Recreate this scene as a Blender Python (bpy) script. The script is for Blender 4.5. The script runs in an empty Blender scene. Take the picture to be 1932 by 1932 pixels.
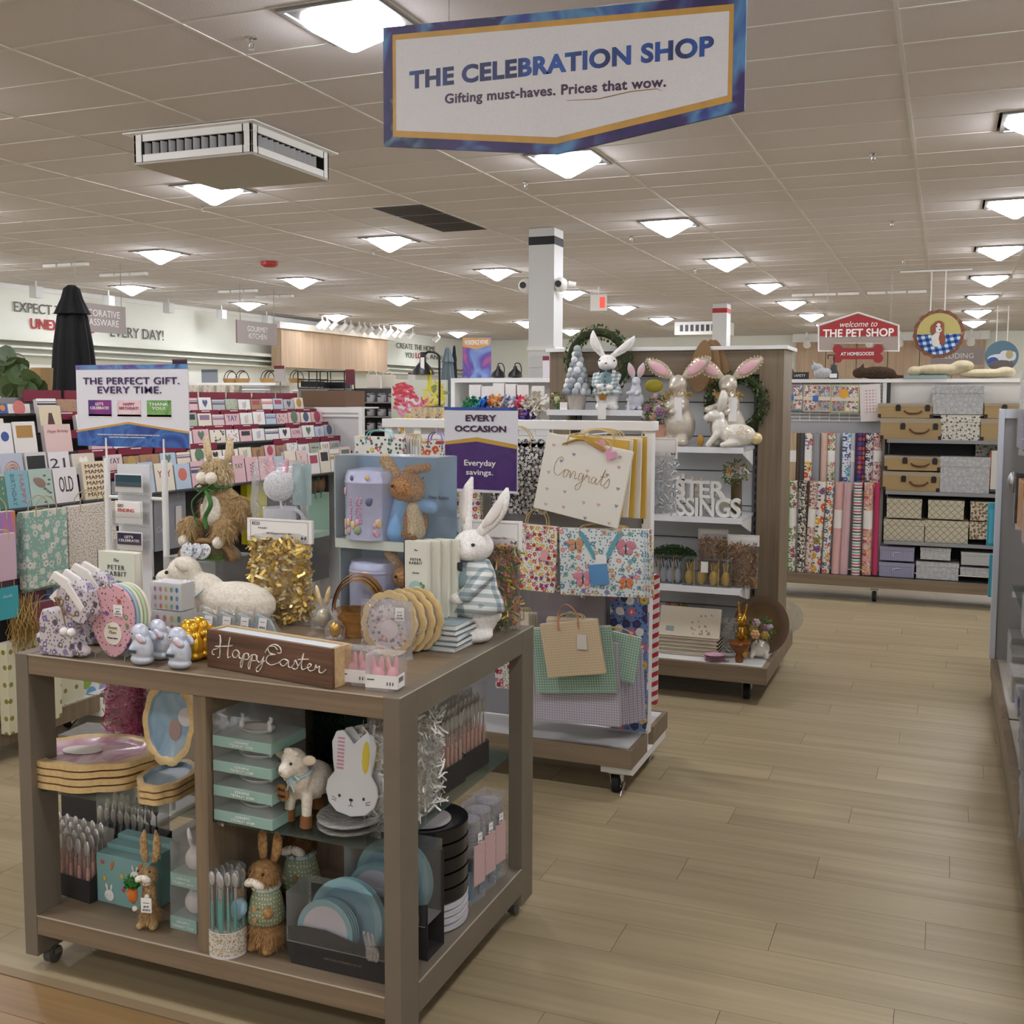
import bpy, math, random
from mathutils import Matrix, Vector
from math import sin, cos, pi, radians
random.seed(7)
R = random.Random(11)
scene = bpy.context.scene
col = scene.collection
# ------------------------------------------------------------------ camera
F = 2033.0; CY = 928.0; CH = 1.62
PI_, RO, YW = radians(4.908), radians(.2157), radians(21.85)
def _cam():
    cp, sp, cr, sr, c, s = cos(PI_), sin(PI_), cos(RO), sin(RO), cos(YW), sin(YW)
    A = Matrix(((1, 0, 0), (0, -sp, -cp), (0, cp, -sp)))
    Q = Matrix(((cr, -sr, 0), (sr, cr, 0), (0, 0, 1)))
    W = Matrix(((c, s, 0), (-s, c, 0), (0, 0, 1)))
    return Q @ A @ W
CM = _cam()
cam_data = bpy.data.cameras.new('camera')
cam = bpy.data.objects.new('camera', cam_data); col.objects.link(cam)
cam_data.sensor_width = 36; cam_data.lens = 36 * F / 1932
cam_data.shift_y = -(966 - CY) / 1932
cam_data.clip_start = .05; cam_data.clip_end = 200
m4 = Matrix((CM[0], -CM[1], -CM[2])).transposed().to_4x4()
m4.translation = (0, 0, CH)
cam.matrix_world = m4
scene.camera = cam
def at(u, v, x=None, y=None, z=None):
    d = CM.transposed() @ Vector(((u - 966) / F, (v - CY) / F, 1))
    if x is not None: t = x / d.x
    elif y is not None: t = y / d.y
    else: t = (z - CH) / d.z
    return Vector((d.x * t, d.y * t, d.z * t + CH))
# ------------------------------------------------------------------ light, exposure
scene.view_settings.view_transform = 'Standard'; scene.view_settings.look = 'None'
scene.view_settings.gamma = 1; scene.view_settings.use_curve_mapping = False
scene.view_settings.exposure = 0.16
w = bpy.data.worlds.new('world'); scene.world = w; w.use_nodes = True
w.node_tree.nodes['Background'].inputs[0].default_value = (.9, .95, 1, 1)
w.node_tree.nodes['Background'].inputs[1].default_value = .05
CEIL = 3.70
# ------------------------------------------------------------------ materials
def C(h):
    if not isinstance(h, str): return h if len(h) == 4 else (*h, 1)
    h = h.lstrip('#')
    f = lambda s: (lambda x: x / 12.92 if x <= .04045 else ((x + .055) / 1.055) ** 2.4)(int(s, 16) / 255)
    return (f(h[0:2]), f(h[2:4]), f(h[4:6]), 1)
MC = {}
class N:
    def __init__(s, m):
        s.t = m.node_tree; s.n = s.t.nodes; s.b = s.n['Principled BSDF']
    def new(s, ty, **k):
        n = s.n.new('ShaderNode' + ty)
        for a, b in k.items():
            if a.startswith('i'):
                n.inputs[int(a[1:])].default_value = b
            else: setattr(n, a, b)
        return n
    def ln(s, a, b): s.t.links.new(a, b)
    def out(s, c): s.ln(c, s.b.inputs['Base Color'])
    def co(s, which='Object'):
        if which == 'World': return s.new('NewGeometry').outputs['Position']
        return s.new('TexCoord').outputs[which]
    def scale(s, v, k, loc=(0, 0, 0), rot=(0, 0, 0)):
        m = s.new('Mapping'); m.inputs['Scale'].default_value = k if not isinstance(k, (int, float)) else (k, k, k)
        m.inputs['Location'].default_value = loc; m.inputs['Rotation'].default_value = rot
        s.ln(v, m.inputs[0]); return m.outputs[0]
    def ramp(s, fac, stops, const=False):
        r = s.new('ValToRGB'); e = r.color_ramp
        if const: e.interpolation = 'CONSTANT'
        while len(e.elements) < len(stops): e.elements.new(.5)
        for q, (p, c) in zip(e.elements, stops): q.position = p; q.color = C(c)
        s.ln(fac, r.inputs[0]); return r.outputs[0]
    def mix(s, fac, a, b, mode='MIX'):
        m = s.new('Mix', data_type='RGBA', blend_type=mode)
        if isinstance(fac, (int, float)): m.inputs[0].default_value = fac
        else: s.ln(fac, m.inputs[0])
        for i, x in ((6, a), (7, b)):
            if hasattr(x, 'links'): s.ln(x, m.inputs[i])
            else: m.inputs[i].default_value = C(x)
        return m.outputs[2]
    def math(s, op, a, b=0.):
        m = s.new('Math', operation=op)
        for i, x in enumerate((a, b)):
            if hasattr(x, 'links'): s.ln(x, m.inputs[i])
            else: m.inputs[i].default_value = x
        return m.outputs[0]
    def bump(s, h, st=.3, d=.002):
        b = s.new('Bump'); b.inputs['Strength'].default_value = st; b.inputs['Distance'].default_value = d
        s.ln(h, b.inputs['Height']); s.ln(b.outputs[0], s.b.inputs['Normal'])
def mk(key, rough=.6, metal=0., spec=.5, color=None, **k):
    m = bpy.data.materials.new(key); m.use_nodes = True
    n = N(m); b = n.b
    b.inputs['Roughness'].default_value = rough; b.inputs['Metallic'].default_value = metal
    b.inputs['Specular IOR Level'].default_value = spec
    if color is not None:
        b.inputs['Base Color'].default_value = C(color); m.diffuse_color = C(color)
    return m, n
def mat(c, rough=.6, metal=0., noise=0., sc=40, bump=0., spec=.5):
    """plain surface with a faint procedural unevenness"""
    k = (c, rough, metal, noise, sc, bump)
    if k in MC: return MC[k]
    m, n = mk('plain_' + str(c).lstrip('#'), rough, metal, spec, c)
    if noise or bump:
        t = n.new('TexNoise'); t.inputs['Scale'].default_value = sc; t.inputs['Detail'].default_value = 4
        n.ln(n.co(), t.inputs[0])
        if noise:
            cc = C(c); lo = tuple(x * (1 - noise) for x in cc[:3]); hi = tuple(min(1, x * (1 + noise)) for x in cc[:3])
            n.out(n.ramp(t.outputs[0], [(.3, lo), (.7, hi)]))
        if bump: n.bump(t.outputs[0], bump, .004)
    MC[k] = m; return m
def wood(a, b, axis=2, sc=1., rough=.5, world=False, rand=False):
    k = ('wood', a, b, axis, sc, world, rand)
    if k in MC: return MC[k]
    m, n = mk('wood_grain', rough)
    v = n.co('World' if world else 'Object')
    if rand:
        oi = n.new('ObjectInfo'); ad = n.new('VectorMath', operation='ADD')
        mu = n.math('MULTIPLY', oi.outputs['Random'], 37.)
        n.ln(v, ad.inputs[0]); n.ln(mu, ad.inputs[1]); v = ad.outputs[0]
    s = [26 * sc] * 3; s[axis] = 1.3 * sc
    t = n.new('TexNoise'); t.inputs['Scale'].default_value = 1; t.inputs['Detail'].default_value = 6; t.inputs['Distortion'].default_value = .6
    n.ln(n.scale(v, s), t.inputs[0])
    c = n.ramp(t.outputs[0], [(.3, a), (.68, b)])
    s2 = [110 * sc] * 3; s2[axis] = 3 * sc
    t2 = n.new('TexNoise'); t2.inputs['Scale'].default_value = 1; n.ln(n.scale(v, s2), t2.inputs[0])
    c = n.mix(.35, c, n.ramp(t2.outputs[0], [(.35, a), (.6, b)]))
    if rand:
        c = n.mix(n.math('MULTIPLY', oi.outputs['Random'], .22), c, a)
    n.out(c); n.bump(t2.outputs[0], .12, .001)
    MC[k] = m; return m
def uv2(n, ax, sc, rot=0.):
    """object coordinates flattened to the two axes of a print"""
    v = n.co(); sp = n.new('SeparateXYZ'); n.ln(v, sp.inputs[0])
    cb = n.new('CombineXYZ'); i = 'xyz'
    n.ln(n.math('ADD', sp.outputs[0], sp.outputs[1]) if ax == 'xz' else sp.outputs[i.index(ax[0])], cb.inputs[0]); n.ln(sp.outputs[i.index(ax[1])], cb.inputs[1])
    return n.scale(cb.outputs[0], (sc, sc, 1) if isinstance(sc, (int, float)) else (*sc, 1), rot=(0, 0, rot))
def dots(bg, fg, sc=60, r=.25, ax='xz', rnd=0., rot=0., rough=.5):
    k = ('dots', bg, str(fg), sc, r, ax, rnd, rot)
    if k in MC: return MC[k]
    m, n = mk('dotted_print', rough)
    t = n.new('TexVoronoi', voronoi_dimensions='2D'); t.inputs['Scale'].default_value = 1; t.inputs['Randomness'].default_value = rnd
    n.ln(uv2(n, ax, sc, rot), t.inputs[0])
    fs = fg if isinstance(fg, (list, tuple)) and isinstance(fg[0], str) else [fg]
    if len(fs) > 1:
        sp = n.new('SeparateXYZ'); n.ln(t.outputs['Color'], sp.inputs[0])
        c = n.ramp(sp.outputs[0], [(i / len(fs), q) for i, q in enumerate(fs)], True)
    else: c = fs[0]
    n.out(n.mix(n.math('LESS_THAN', t.outputs['Distance'], r), bg, c))
    MC[k] = m; return m
def floral(bg, flowers, leaf='#4f6b58', sc=28, ax='xz', r=.33, rough=.5, dens=.8, leafr=.16, ctr=('#f3d9a0', '#7b3050')):
    """scattered petalled blooms with small leaves between them"""
    k = ('floral', bg, tuple(flowers), leaf, sc, ax, r, dens, ctr)
    if k in MC: return MC[k]
    m, n = mk('floral_print', rough)
    uv = uv2(n, ax, sc)
    wv = n.new('TexNoise'); wv.inputs['Scale'].default_value = 3.2; n.ln(uv, wv.inputs[0])
    def layer(s, rr, cols, base, d, rnd=.8, off=0.):
        t = n.new('TexVoronoi', voronoi_dimensions='2D'); t.inputs['Scale'].default_value = s; t.inputs['Randomness'].default_value = rnd
        n.ln(n.scale(uv, 1, (off, off * 1.7, 0)), t.inputs[0])
        sp = n.new('SeparateXYZ'); n.ln(t.outputs['Color'], sp.inputs[0])
        c = n.ramp(sp.outputs[0], [(i / len(cols), q) for i, q in enumerate(cols)], True) if len(cols) > 1 else cols[0]
        dist = n.math('ADD', t.outputs['Distance'], n.math('MULTIPLY', n.math('SUBTRACT', wv.outputs[0], .5), .35))
        msk = n.math('MULTIPLY', n.math('LESS_THAN', dist, rr), n.math('LESS_THAN', sp.outputs[1], d))
        return n.mix(msk, base, c), dist, msk
    c, _, _ = layer(2.6, leafr * 1.6, [leaf], bg, .75, 1., 3.1)
    c, d, mk_ = layer(1., r, flowers, c, dens)
    c, _, _ = layer(1., r * .3, list(ctr), c, dens)
    n.out(c); MC[k] = m; return m
def stripes(cols, sc=20, ax=2, rough=.5, rot=0., world=False):
    k = ('str', tuple(cols), sc, ax, rot)
    if k in MC: return MC[k]
    m, n = mk('striped_print', rough)
    v = n.scale(n.co(), sc, rot=(0, rot, 0)); sp = n.new('SeparateXYZ'); n.ln(v, sp.inputs[0])
    n.out(n.ramp(n.math('FRACT', sp.outputs[ax]), [(i / len(cols), q) for i, q in enumerate(cols)], True))
    MC[k] = m; return m
def lattice(bg, fg, sc=16, ax='xz', wd=.14, rot=pi / 4, rough=.6):
    k = ('lat', bg, fg, sc, ax, wd, rot)
    if k in MC: return MC[k]
    m, n = mk('lattice_print', rough)
    sp = n.new('SeparateXYZ'); n.ln(uv2(n, ax, sc, rot), sp.inputs[0])
    a = n.math('LESS_THAN', n.math('FRACT', sp.outputs[0]), wd); b = n.math('LESS_THAN', n.math('FRACT', sp.outputs[1]), wd)
    n.out(n.mix(n.math('MAXIMUM', a, b), bg, fg)); MC[k] = m; return m
def check(a, b, c, sc=24, rough=.8):
    """woven gingham: two tones crossing"""
    k = ('chk', a, b, c, sc)
    if k in MC: return MC[k]
    m, n = mk('gingham_cloth', rough)
    sp = n.new('SeparateXYZ'); n.ln(n.scale(n.co(), sc, rot=(.2, .15, .5)), sp.inputs[0])
    p = n.math('LESS_THAN', n.math('FRACT', sp.outputs[0]), .5); q = n.math('LESS_THAN', n.math('FRACT', sp.outputs[2]), .5)
    n.out(n.mix(q, n.mix(p, a, b), n.mix(p, b, c))); MC[k] = m; return m
def paint(cols, sc=5, rough=.6, dist=2., stretch=(1, 1, 1)):
    """brushy multicolour paint"""
    k = ('paint', tuple(cols), sc, stretch)
    if k in MC: return MC[k]
    m, n = mk('brushed_paint', rough)
    t = n.new('TexNoise'); t.inputs['Scale'].default_value = sc; t.inputs['Detail'].default_value = 3; t.inputs['Distortion'].default_value = dist
    n.ln(n.scale(n.co(), stretch), t.inputs[0])
    L = len(cols); n.out(n.ramp(t.outputs[0], [(.25 + .5 * i / max(1, L - 1), q) for i, q in enumerate(cols)]))
    MC[k] = m; return m
def fur(c, c2, sc=180, rough=.95):
    k = ('fur', c, c2, sc)
    if k in MC: return MC[k]
    m, n = mk('fuzzy_plush', rough, spec=.15)
    t = n.new('TexNoise'); t.inputs['Scale'].default_value = sc; t.inputs['Detail'].default_value = 5; n.ln(n.co(), t.inputs[0])
    n.out(n.ramp(t.outputs[0], [(.35, c2), (.6, c)])); n.bump(t.outputs[0], .5, .003)
    MC[k] = m; return m
def film(tint='#ffffff', a=.12, rough=.08):
    """clear plastic film or acrylic: mostly see-through, glossy"""
    k = ('film', tint, a)
    if k in MC: return MC[k]
    m, n = mk('clear_plastic', rough, color=tint)
    tr = n.new('BsdfTransparent'); gl = n.new('BsdfGlossy'); gl.inputs['Roughness'].default_value = rough
    fr = n.new('LayerWeight'); fr.inputs[0].default_value = .35
    df = n.new('BsdfDiffuse'); df.inputs[0].default_value = C(tint)
    mx0 = n.new('MixShader'); mx0.inputs[0].default_value = .45
    n.ln(gl.outputs[0], mx0.inputs[1]); n.ln(df.outputs[0], mx0.inputs[2])
    mx = n.new('MixShader'); n.ln(n.math('ADD', n.math('MULTIPLY', fr.outputs['Fresnel'], .6), a), mx.inputs[0])
    n.ln(tr.outputs[0], mx.inputs[1]); n.ln(mx0.outputs[0], mx.inputs[2])
    if a >= .07:
        t = n.new('TexNoise'); t.inputs['Scale'].default_value = 22; t.inputs['Distortion'].default_value = 2; n.ln(n.co(), t.inputs[0])
        b = n.new('Bump'); b.inputs['Strength'].default_value = .8; b.inputs['Distance'].default_value = .01
        n.ln(t.outputs[0], b.inputs['Height']); n.ln(b.outputs[0], gl.inputs['Normal']); n.ln(b.outputs[0], fr.inputs['Normal'])
    n.ln(mx.outputs[0], n.n['Material Output'].inputs[0])
    MC[k] = m; return m
def emit(c, s):
    k = ('em', c, s)
    if k in MC: return MC[k]
    m, n = mk('glowing', .5, color=c)
    n.b.inputs['Emission Color'].default_value = C(c); n.b.inputs['Emission Strength'].default_value = s
    MC[k] = m; return m
def foil(c, rough=.22, metal=1.):
    k = ('foil', c, rough, metal)
    if k in MC: return MC[k]
    m, n = mk('crinkled_foil', rough, metal, color=c)
    t = n.new('TexNoise'); t.inputs['Scale'].default_value = 45; t.inputs['Detail'].default_value = 3; n.ln(n.co(), t.inputs[0])
    n.bump(t.outputs[0], .5, .004); MC[k] = m; return m
# ------------------------------------------------------------------ geometry
def ortho(d):
    d = Vector(d).normalized(); a = Vector((0, 0, 1)) if abs(d.z) < .9 else Vector((1, 0, 0))
    u = d.cross(a).normalized(); return u, d.cross(u)
class MB:
    def __init__(s): s.v = []; s.f = []; s.mi = []; s.M = None
    def add(s, vs, fs, m=0):
        o = len(s.v)
        if s.M is not None: vs = [s.M @ Vector(v) for v in vs]
        s.v += [tuple(v) for v in vs]; s.f += [tuple(i + o for i in f) for f in fs]; s.mi += [m] * len(fs); return s
    def box(s, a, b, m=0):
        (x0, y0, z0), (x1, y1, z1) = a, b
        return s.add([(x0, y0, z0), (x1, y0, z0), (x1, y1, z0), (x0, y1, z0), (x0, y0, z1), (x1, y0, z1), (x1, y1, z1), (x0, y1, z1)],
                     [(0, 3, 2, 1), (4, 5, 6, 7), (0, 1, 5, 4), (1, 2, 6, 5), (2, 3, 7, 6), (3, 0, 4, 7)], m)
    def cb(s, c, d, m=0):
        return s.box([c[i] - d[i] / 2 for i in range(3)], [c[i] + d[i] / 2 for i in range(3)], m)
    def cyl(s, p, q, r, r2=None, n=14, m=0, cap=True):
        p = Vector(p); q = Vector(q); r2 = r if r2 is None else r2; u, w = ortho(q - p); vs = []
        for c, rr in ((p, r), (q, r2)):
            for i in range(n):
                a = 2 * pi * i / n; vs.append(c + u * cos(a) * rr + w * sin(a) * rr)
        fs = [(i, (i + 1) % n, n + (i + 1) % n, n + i) for i in range(n)]
        if cap: fs += [tuple(range(n - 1, -1, -1)), tuple(range(n, 2 * n))]
        return s.add(vs, fs, m)
    def tube(s, pts, r, n=6, m=0, closed=False, flat=1.):
        pts = [Vector(p) for p in pts]; L = len(pts); vs = []; pu = None
        for i, p in enumerate(pts):
            d = (pts[(i + 1) % L] - pts[i - 1]) if closed else (pts[min(i + 1, L - 1)] - pts[max(i - 1, 0)])
            if d.length < 1e-9: d = Vector((0, 0, 1))
            d.normalize()
            if pu is None: u, w = ortho(d)
            else:
                u = pu - d * pu.dot(d)
                if u.length < 1e-6: u, _ = ortho(d)
                u.normalize(); w = d.cross(u)
            pu = u; rr = r[i] if isinstance(r, (list, tuple)) else r
            for k in range(n):
                a = 2 * pi * k / n; vs.append(p + u * cos(a) * rr + w * sin(a) * rr * flat)
        fs = []
        for i in range(L if closed else L - 1):
            j = (i + 1) % L
            for k in range(n): fs.append((i * n + k, i * n + (k + 1) % n, j * n + (k + 1) % n, j * n + k))
        if not closed: fs += [tuple(range(n - 1, -1, -1)), tuple((L - 1) * n + k for k in range(n))]
        return s.add(vs, fs, m)
    def lathe(s, prof, c=(0, 0, 0), n=20, m=0, sx=1., sy=1., wob=None):
        vs = []; L = len(prof)
        for r, z in prof:
            for i in range(n):
                a = 2 * pi * i / n; k = wob(a) if wob else 1
                vs.append((c[0] + r * k * cos(a) * sx, c[1] + r * k * sin(a) * sy, c[2] + z))
        fs = [(j * n + i, j * n + (i + 1) % n, (j + 1) * n + (i + 1) % n, (j + 1) * n + i) for j in range(L - 1) for i in range(n)]
        if prof[0][0] > 1e-5: fs.append(tuple(range(n - 1, -1, -1)))
        if prof[-1][0] > 1e-5: fs.append(tuple((L - 1) * n + i for i in range(n)))
        return s.add(vs, fs, m)
    def ell(s, c, r, seg=12, m=0, rot=None):
        if isinstance(r, (int, float)): r = (r, r, r)
        n = seg; rings = max(4, seg // 2); vs = [(0, 0, -1)]; fs = []
        for j in range(1, rings):
            t = pi * j / rings
            for i in range(n): vs.append((sin(t) * cos(2 * pi * i / n), sin(t) * sin(2 * pi * i / n), -cos(t)))
        vs.append((0, 0, 1)); e = len(vs) - 1
        for i in range(n):
            fs.append((0, 1 + (i + 1) % n, 1 + i)); fs.append((e, e - n + i, e - n + (i + 1) % n))
        for j in range(rings - 2):
            for i in range(n):
                a = 1 + j * n + i; b = 1 + j * n + (i + 1) % n; fs.append((a, b, b + n, a + n))
        c = Vector(c); out = []
        for v in vs:
            p = Vector((v[0] * r[0], v[1] * r[1], v[2] * r[2]))
            if rot is not None: p = rot @ p
            out.append(p + c)
        return s.add(out, fs, m)
    def cap(s, p, q, r, r2=None, m=0, n=10):
        """capsule"""
        p = Vector(p); q = Vector(q); r2 = r if r2 is None else r2; d = (q - p).normalized()
        pts = []; rs = []
        for k in range(4): a = pi / 2 * k / 4; pts.append(p - d * r * cos(a)); rs.append(max(r * sin(a), r * .05))
        pts += [p, q]; rs += [r, r2]
        for k in range(1, 5): a = pi / 2 * k / 4; pts.append(q + d * r2 * sin(a)); rs.append(max(r2 * cos(a), r2 * .05))
        return s.tube(pts, rs, n, m)
    def leaf(s, pts, rs, ty, n=10, m=0):
        """ear: wide across, thin front to back (y)"""
        pts = [Vector(p) for p in pts]; vs = []; L = len(pts)
        for i, p in enumerate(pts):
            d = pts[min(i + 1, L - 1)] - pts[max(i - 1, 0)]; u = Vector((-d.z, 0, d.x)).normalized()
            for k in range(n): a = 2 * pi * k / n; vs.append(p + u * cos(a) * rs[i] + Vector((0, 1, 0)) * sin(a) * min(ty, rs[i]))
        fs = [(i * n + k, i * n + (k + 1) % n, (i + 1) * n + (k + 1) % n, (i + 1) * n + k) for i in range(L - 1) for k in range(n)] + [tuple(range(n - 1, -1, -1)), tuple((L - 1) * n + k for k in range(n))]
        return s.add(vs, fs, m)
    def prism(s, poly, o, u, w, d, m=0, m2=None):
        """2-D outline extruded: point = o + a*u + b*w, thickness vector d"""
        o, u, w, d = Vector(o), Vector(u), Vector(w), Vector(d); n = len(poly)
        if u.cross(w).dot(d) > 0: poly = poly[::-1]
        f = [o + u * a + w * b for a, b in poly]; vs = f + [p + d for p in f]
        s.add(vs, [tuple(range(n))], m)
        o2 = len(s.v) - 2 * n
        fs = [tuple(o2 + n + i for i in range(n - 1, -1, -1))] + [(o2 + (i + 1) % n, o2 + i, o2 + n + i, o2 + n + (i + 1) % n) for i in range(n)]
        s.f += fs; s.mi += [m if m2 is None else m2] * len(fs); return s
    def poly(s, pts, m=0): return s.add(pts, [tuple(range(len(pts)))], m)
    def build(s, name, mats, parent=None, loc=None, rot=None, smooth=0, bev=0., kind=None, label=None, mods=()):
        me = bpy.data.meshes.new(name); me.from_pydata(s.v, [], s.f)
        if not isinstance(mats, (list, tuple)): mats = [mats]
        for q in mats: me.materials.append(q)
        if len(mats) > 1: me.polygons.foreach_set('material_index', s.mi)
        if smooth:
            me.polygons.foreach_set('use_smooth', [True] * len(me.polygons))
            if smooth < 180: me.set_sharp_from_angle(angle=radians(smooth))
        me.update()
        o = bpy.data.objects.new(name, me); col.objects.link(o)
        if parent is not None: o.parent = parent
        if loc is not None: o.location = loc
        if rot is not None: o.rotation_euler = rot
        if bev:
            b = o.modifiers.new('bevel', 'BEVEL'); b.width = bev; b.segments = 2; b.limit_method = 'ANGLE'; b.angle_limit = radians(40)
        for t, kw in mods:
            q = o.modifiers.new(t.lower(), t)
            for a, b in kw.items(): setattr(q, a, b)
        if kind: o['kind'] = kind
        if label: o['label'] = label
        return o
def body(parts, name, m, parent, vox=.006, sm=6, **k):
    """one continuous skin over overlapping volumes. parts: ('e',c,r[,rot]) or ('c',p,q,r,r2)"""
    b = MB()
    for p in parts:
        if p[0] == 'e': b.ell(p[1], p[2], 14, 0, p[3] if len(p) > 3 else None)
        else: b.cap(p[1], p[2], p[3], p[4] if len(p) > 4 else None)
    return b.build(name, m, parent, mods=[('REMESH', dict(mode='VOXEL', voxel_size=vox, use_smooth_shade=True)), ('SMOOTH', dict(factor=.6, iterations=sm))], **k)
def tag(o, label, cat, group=None, kind=None):
    o['label'] = label; o['category'] = cat
    if group: o['group'] = group
    if kind: o['kind'] = kind
    return o
def T(name, label, cat, loc=(0, 0, 0), rz=0., group=None, rot=None):
    o = bpy.data.objects.new(name, None); col.objects.link(o); o.empty_display_size = .05
    o.location = loc; o.rotation_euler = rot or (0, 0, rz)
    return tag(o, label, cat, group)
KIDS = {}
def kids(o): return [c for c in bpy.data.objects if c.parent == o]
def dup(o, loc=None, rz=None, label=None, group=None, rot=None, sc=None, _p=None, ch=None):
    c = o.copy(); col.objects.link(c)
    if _p is not None: c.parent = _p
    if loc is not None: c.location = loc
    if rz is not None: c.rotation_euler = (0, 0, rz)
    if rot is not None: c.rotation_euler = rot
    if sc is not None: c.scale = (sc, sc, sc)
    if label: c['label'] = label
    if group: c['group'] = group
    for k in (kids(o) if ch is None else ch): dup(k, _p=c)
    return c
def struct(b, name, m, parent=None, **k):
    o = b.build(name, m, parent, **k)
    if parent is None: o['kind'] = 'structure'
    return o
TXT = {}
def text(s, size, m, parent, o, u=(1, 0, 0), w=(0, 0, 1), name='lettering', bold=0., ext=.0008, align='CENTER', width=None, space=1., line=1., shear=0., label=None, hgt=None):
    """flat printed letters lying on a surface: origin o, reading direction u, up direction w"""
    cu = bpy.data.curves.new('t', 'FONT'); cu.body = s; cu.size = size; cu.offset = bold * size * .6; cu.extrude = ext; cu.resolution_u = 2 if size < .09 else 4
    cu.align_x = align; cu.align_y = 'CENTER'; cu.space_character = space; cu.space_line = line; cu.shear = shear
    ob = bpy.data.objects.new('t', cu); me = bpy.data.meshes.new_from_object(ob)
    bpy.data.objects.remove(ob); bpy.data.curves.remove(cu)
    if width:
        xs = [v.co.x for v in me.vertices]; k = width / (max(xs) - min(xs))
    else: k = 1
    kz = k
    if hgt:
        ys = [v.co.y for v in me.vertices]; kz = hgt / (max(ys) - min(ys))
    o, u, w = Vector(o), Vector(u), Vector(w); nn = u.cross(w)
    for v in me.vertices: c = v.co.copy(); v.co = o + u * c.x * k + w * c.y * kz + nn * c.z
    me.name = name; me.materials.clear(); me.materials.append(m)
    q = bpy.data.objects.new(name, me); col.objects.link(q); q.parent = parent
    if label: q['label'] = label
    return q
def bez(p, n=8):
    """smooth curve through points (Catmull-Rom)"""
    p = [Vector(a) if len(a) == 3 else Vector((a[0], a[1], 0)) for a in p]; o = []
    for i in range(len(p) - 1):
        a, b, c, d = p[max(i - 1, 0)], p[i], p[i + 1], p[min(i + 2, len(p) - 1)]
        for k in range(n):
            t = k / n; o.append(.5 * ((2 * b) + (c - a) * t + (2 * a - 5 * b + 4 * c - d) * t * t + (3 * b - a - 3 * c + d) * t ** 3))
    return o + [p[-1]]
# ------------------------------------------------------------------ room shell
WHITE = mat('#e9e8e4', .55, noise=.02, sc=3); WALL = mat('#e6e8dd', .8, noise=.02, sc=2, bump=.1)
TAUPE = wood('#6f5f4c', '#8a7860', 2, .6, .5); TAUPEX = wood('#6f5f4c', '#8a7860', 0, .6, .5); TAUPEF = mat('#736a5b', .5, noise=.06, sc=6)
PALEW = wood('#a98f76', '#c2a98c', 2, .35, .6)
STEELW = mat('#dcdcda', .35, noise=.02, sc=8); CHROME = mat('#c9c9c9', .2, 1.); BLACK = mat('#0b0b0c', .45, noise=.1); DGREY = mat('#2b2c2e', .5)
GREY = mat('#8d8d8b', .5); RUB = mat('#101010', .8)
XW, YF, XE, YB = -16., 35.5, 9., -7.
def seen(x, y, z, mg=40):
    c = CM @ Vector((x, y, z - CH))
    if c.z < .3: return None
    u, v = 966 + F * c.x / c.z, CY + F * c.y / c.z
    return c.z if -mg < u < 1932 + mg and -mg < v < 1932 + mg else None
def pix(x, y, z):
    c = CM @ Vector((x, y, z - CH)); return 966 + F * c.x / c.z, CY + F * c.y / c.z
struct(MB().box((XW - .1, YB, 0), (XW, YF, CEIL + .2)), 'wall_left', WALL)
struct(MB().box((XW, YF, 0), (XE, YF + .1, CEIL + .2)), 'wall_back', WALL)
struct(MB().box((XE, YB, 0), (XE + .1, YF, CEIL + .2)), 'wall_right', WALL)
struct(MB().box((XW, YB - .1, 0), (XE, YB, CEIL + .2)), 'wall_front', WALL)
# floor: slab, nearest planks one by one, the rest joined
PL = wood('#8f8062', '#ae9e7c', 0, .32, .42, world=True, rand=True)
PLO = wood('#7f6443', '#a48558', 0, .3, .3, world=True, rand=True)
fl = struct(MB().box((XW, YB, -.06), (XE, YF, -.012)), 'floor', mat('#5c5346', .8))
pw, pl = .183, 1.22
cand = []; rest = MB(); resto = MB()
j = 0; y = 2.205
def rowx(j): return XW + (j * .43 % pl) - pl
for j in range(int((YF - 2.205) / pw)):
    y = 2.205 + j * pw; x = rowx(j)
    while x < XE:
        d = seen(x + pl / 2, y + pw / 2, 0, 150)
        cand.append((d if d else 999, x, y)); x += pl
cand.sort()
pm = None
for i, (d, x, y) in enumerate(cand):
    if i < 288 and d < 999:
        if pm is None:
            pm = MB().box((0, 0, -.012), (pl - .0016, pw - .0016, 0)).build('plank', PL, fl, (x, y, 0))
        else: dup(pm, (x, y, 0), _p=fl, ch=[])
    else:
        x1 = min(XE, x + pl - .0016); x0 = max(XW, x)
        if x1 > x0: rest.box((x0, y, -.012), (x1, min(YF, y + pw - .0016), 0))
rest.build('far_planks', PL, fl, kind='stuff')
struct(MB().box((XW, 2.17, -.012), (XE, 2.2035, .001)), 'trim_1', mat('#8f7a5c', .5))
pm = None
for j in range(50):
    y = 2.168 - (j + 1) * .14; x = rowx(j * 3)
    while x < XE:
        if y > 1.6 and -3.6 < x + .6 < -.4:
            if pm is None: pm = MB().box((0, 0, -.012), (pl - .002, .138, 0)).build('plank', PLO, fl, (x, y, 0))
            else: dup(pm, (x, y, 0), _p=fl, ch=[])
        elif y > YB: resto.box((max(XW, x), y, -.012), (min(XE, x + pl - .002), y + .138, 0))
        x += pl
resto.build('near_brown_planks', PLO, fl, kind='stuff')
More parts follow.
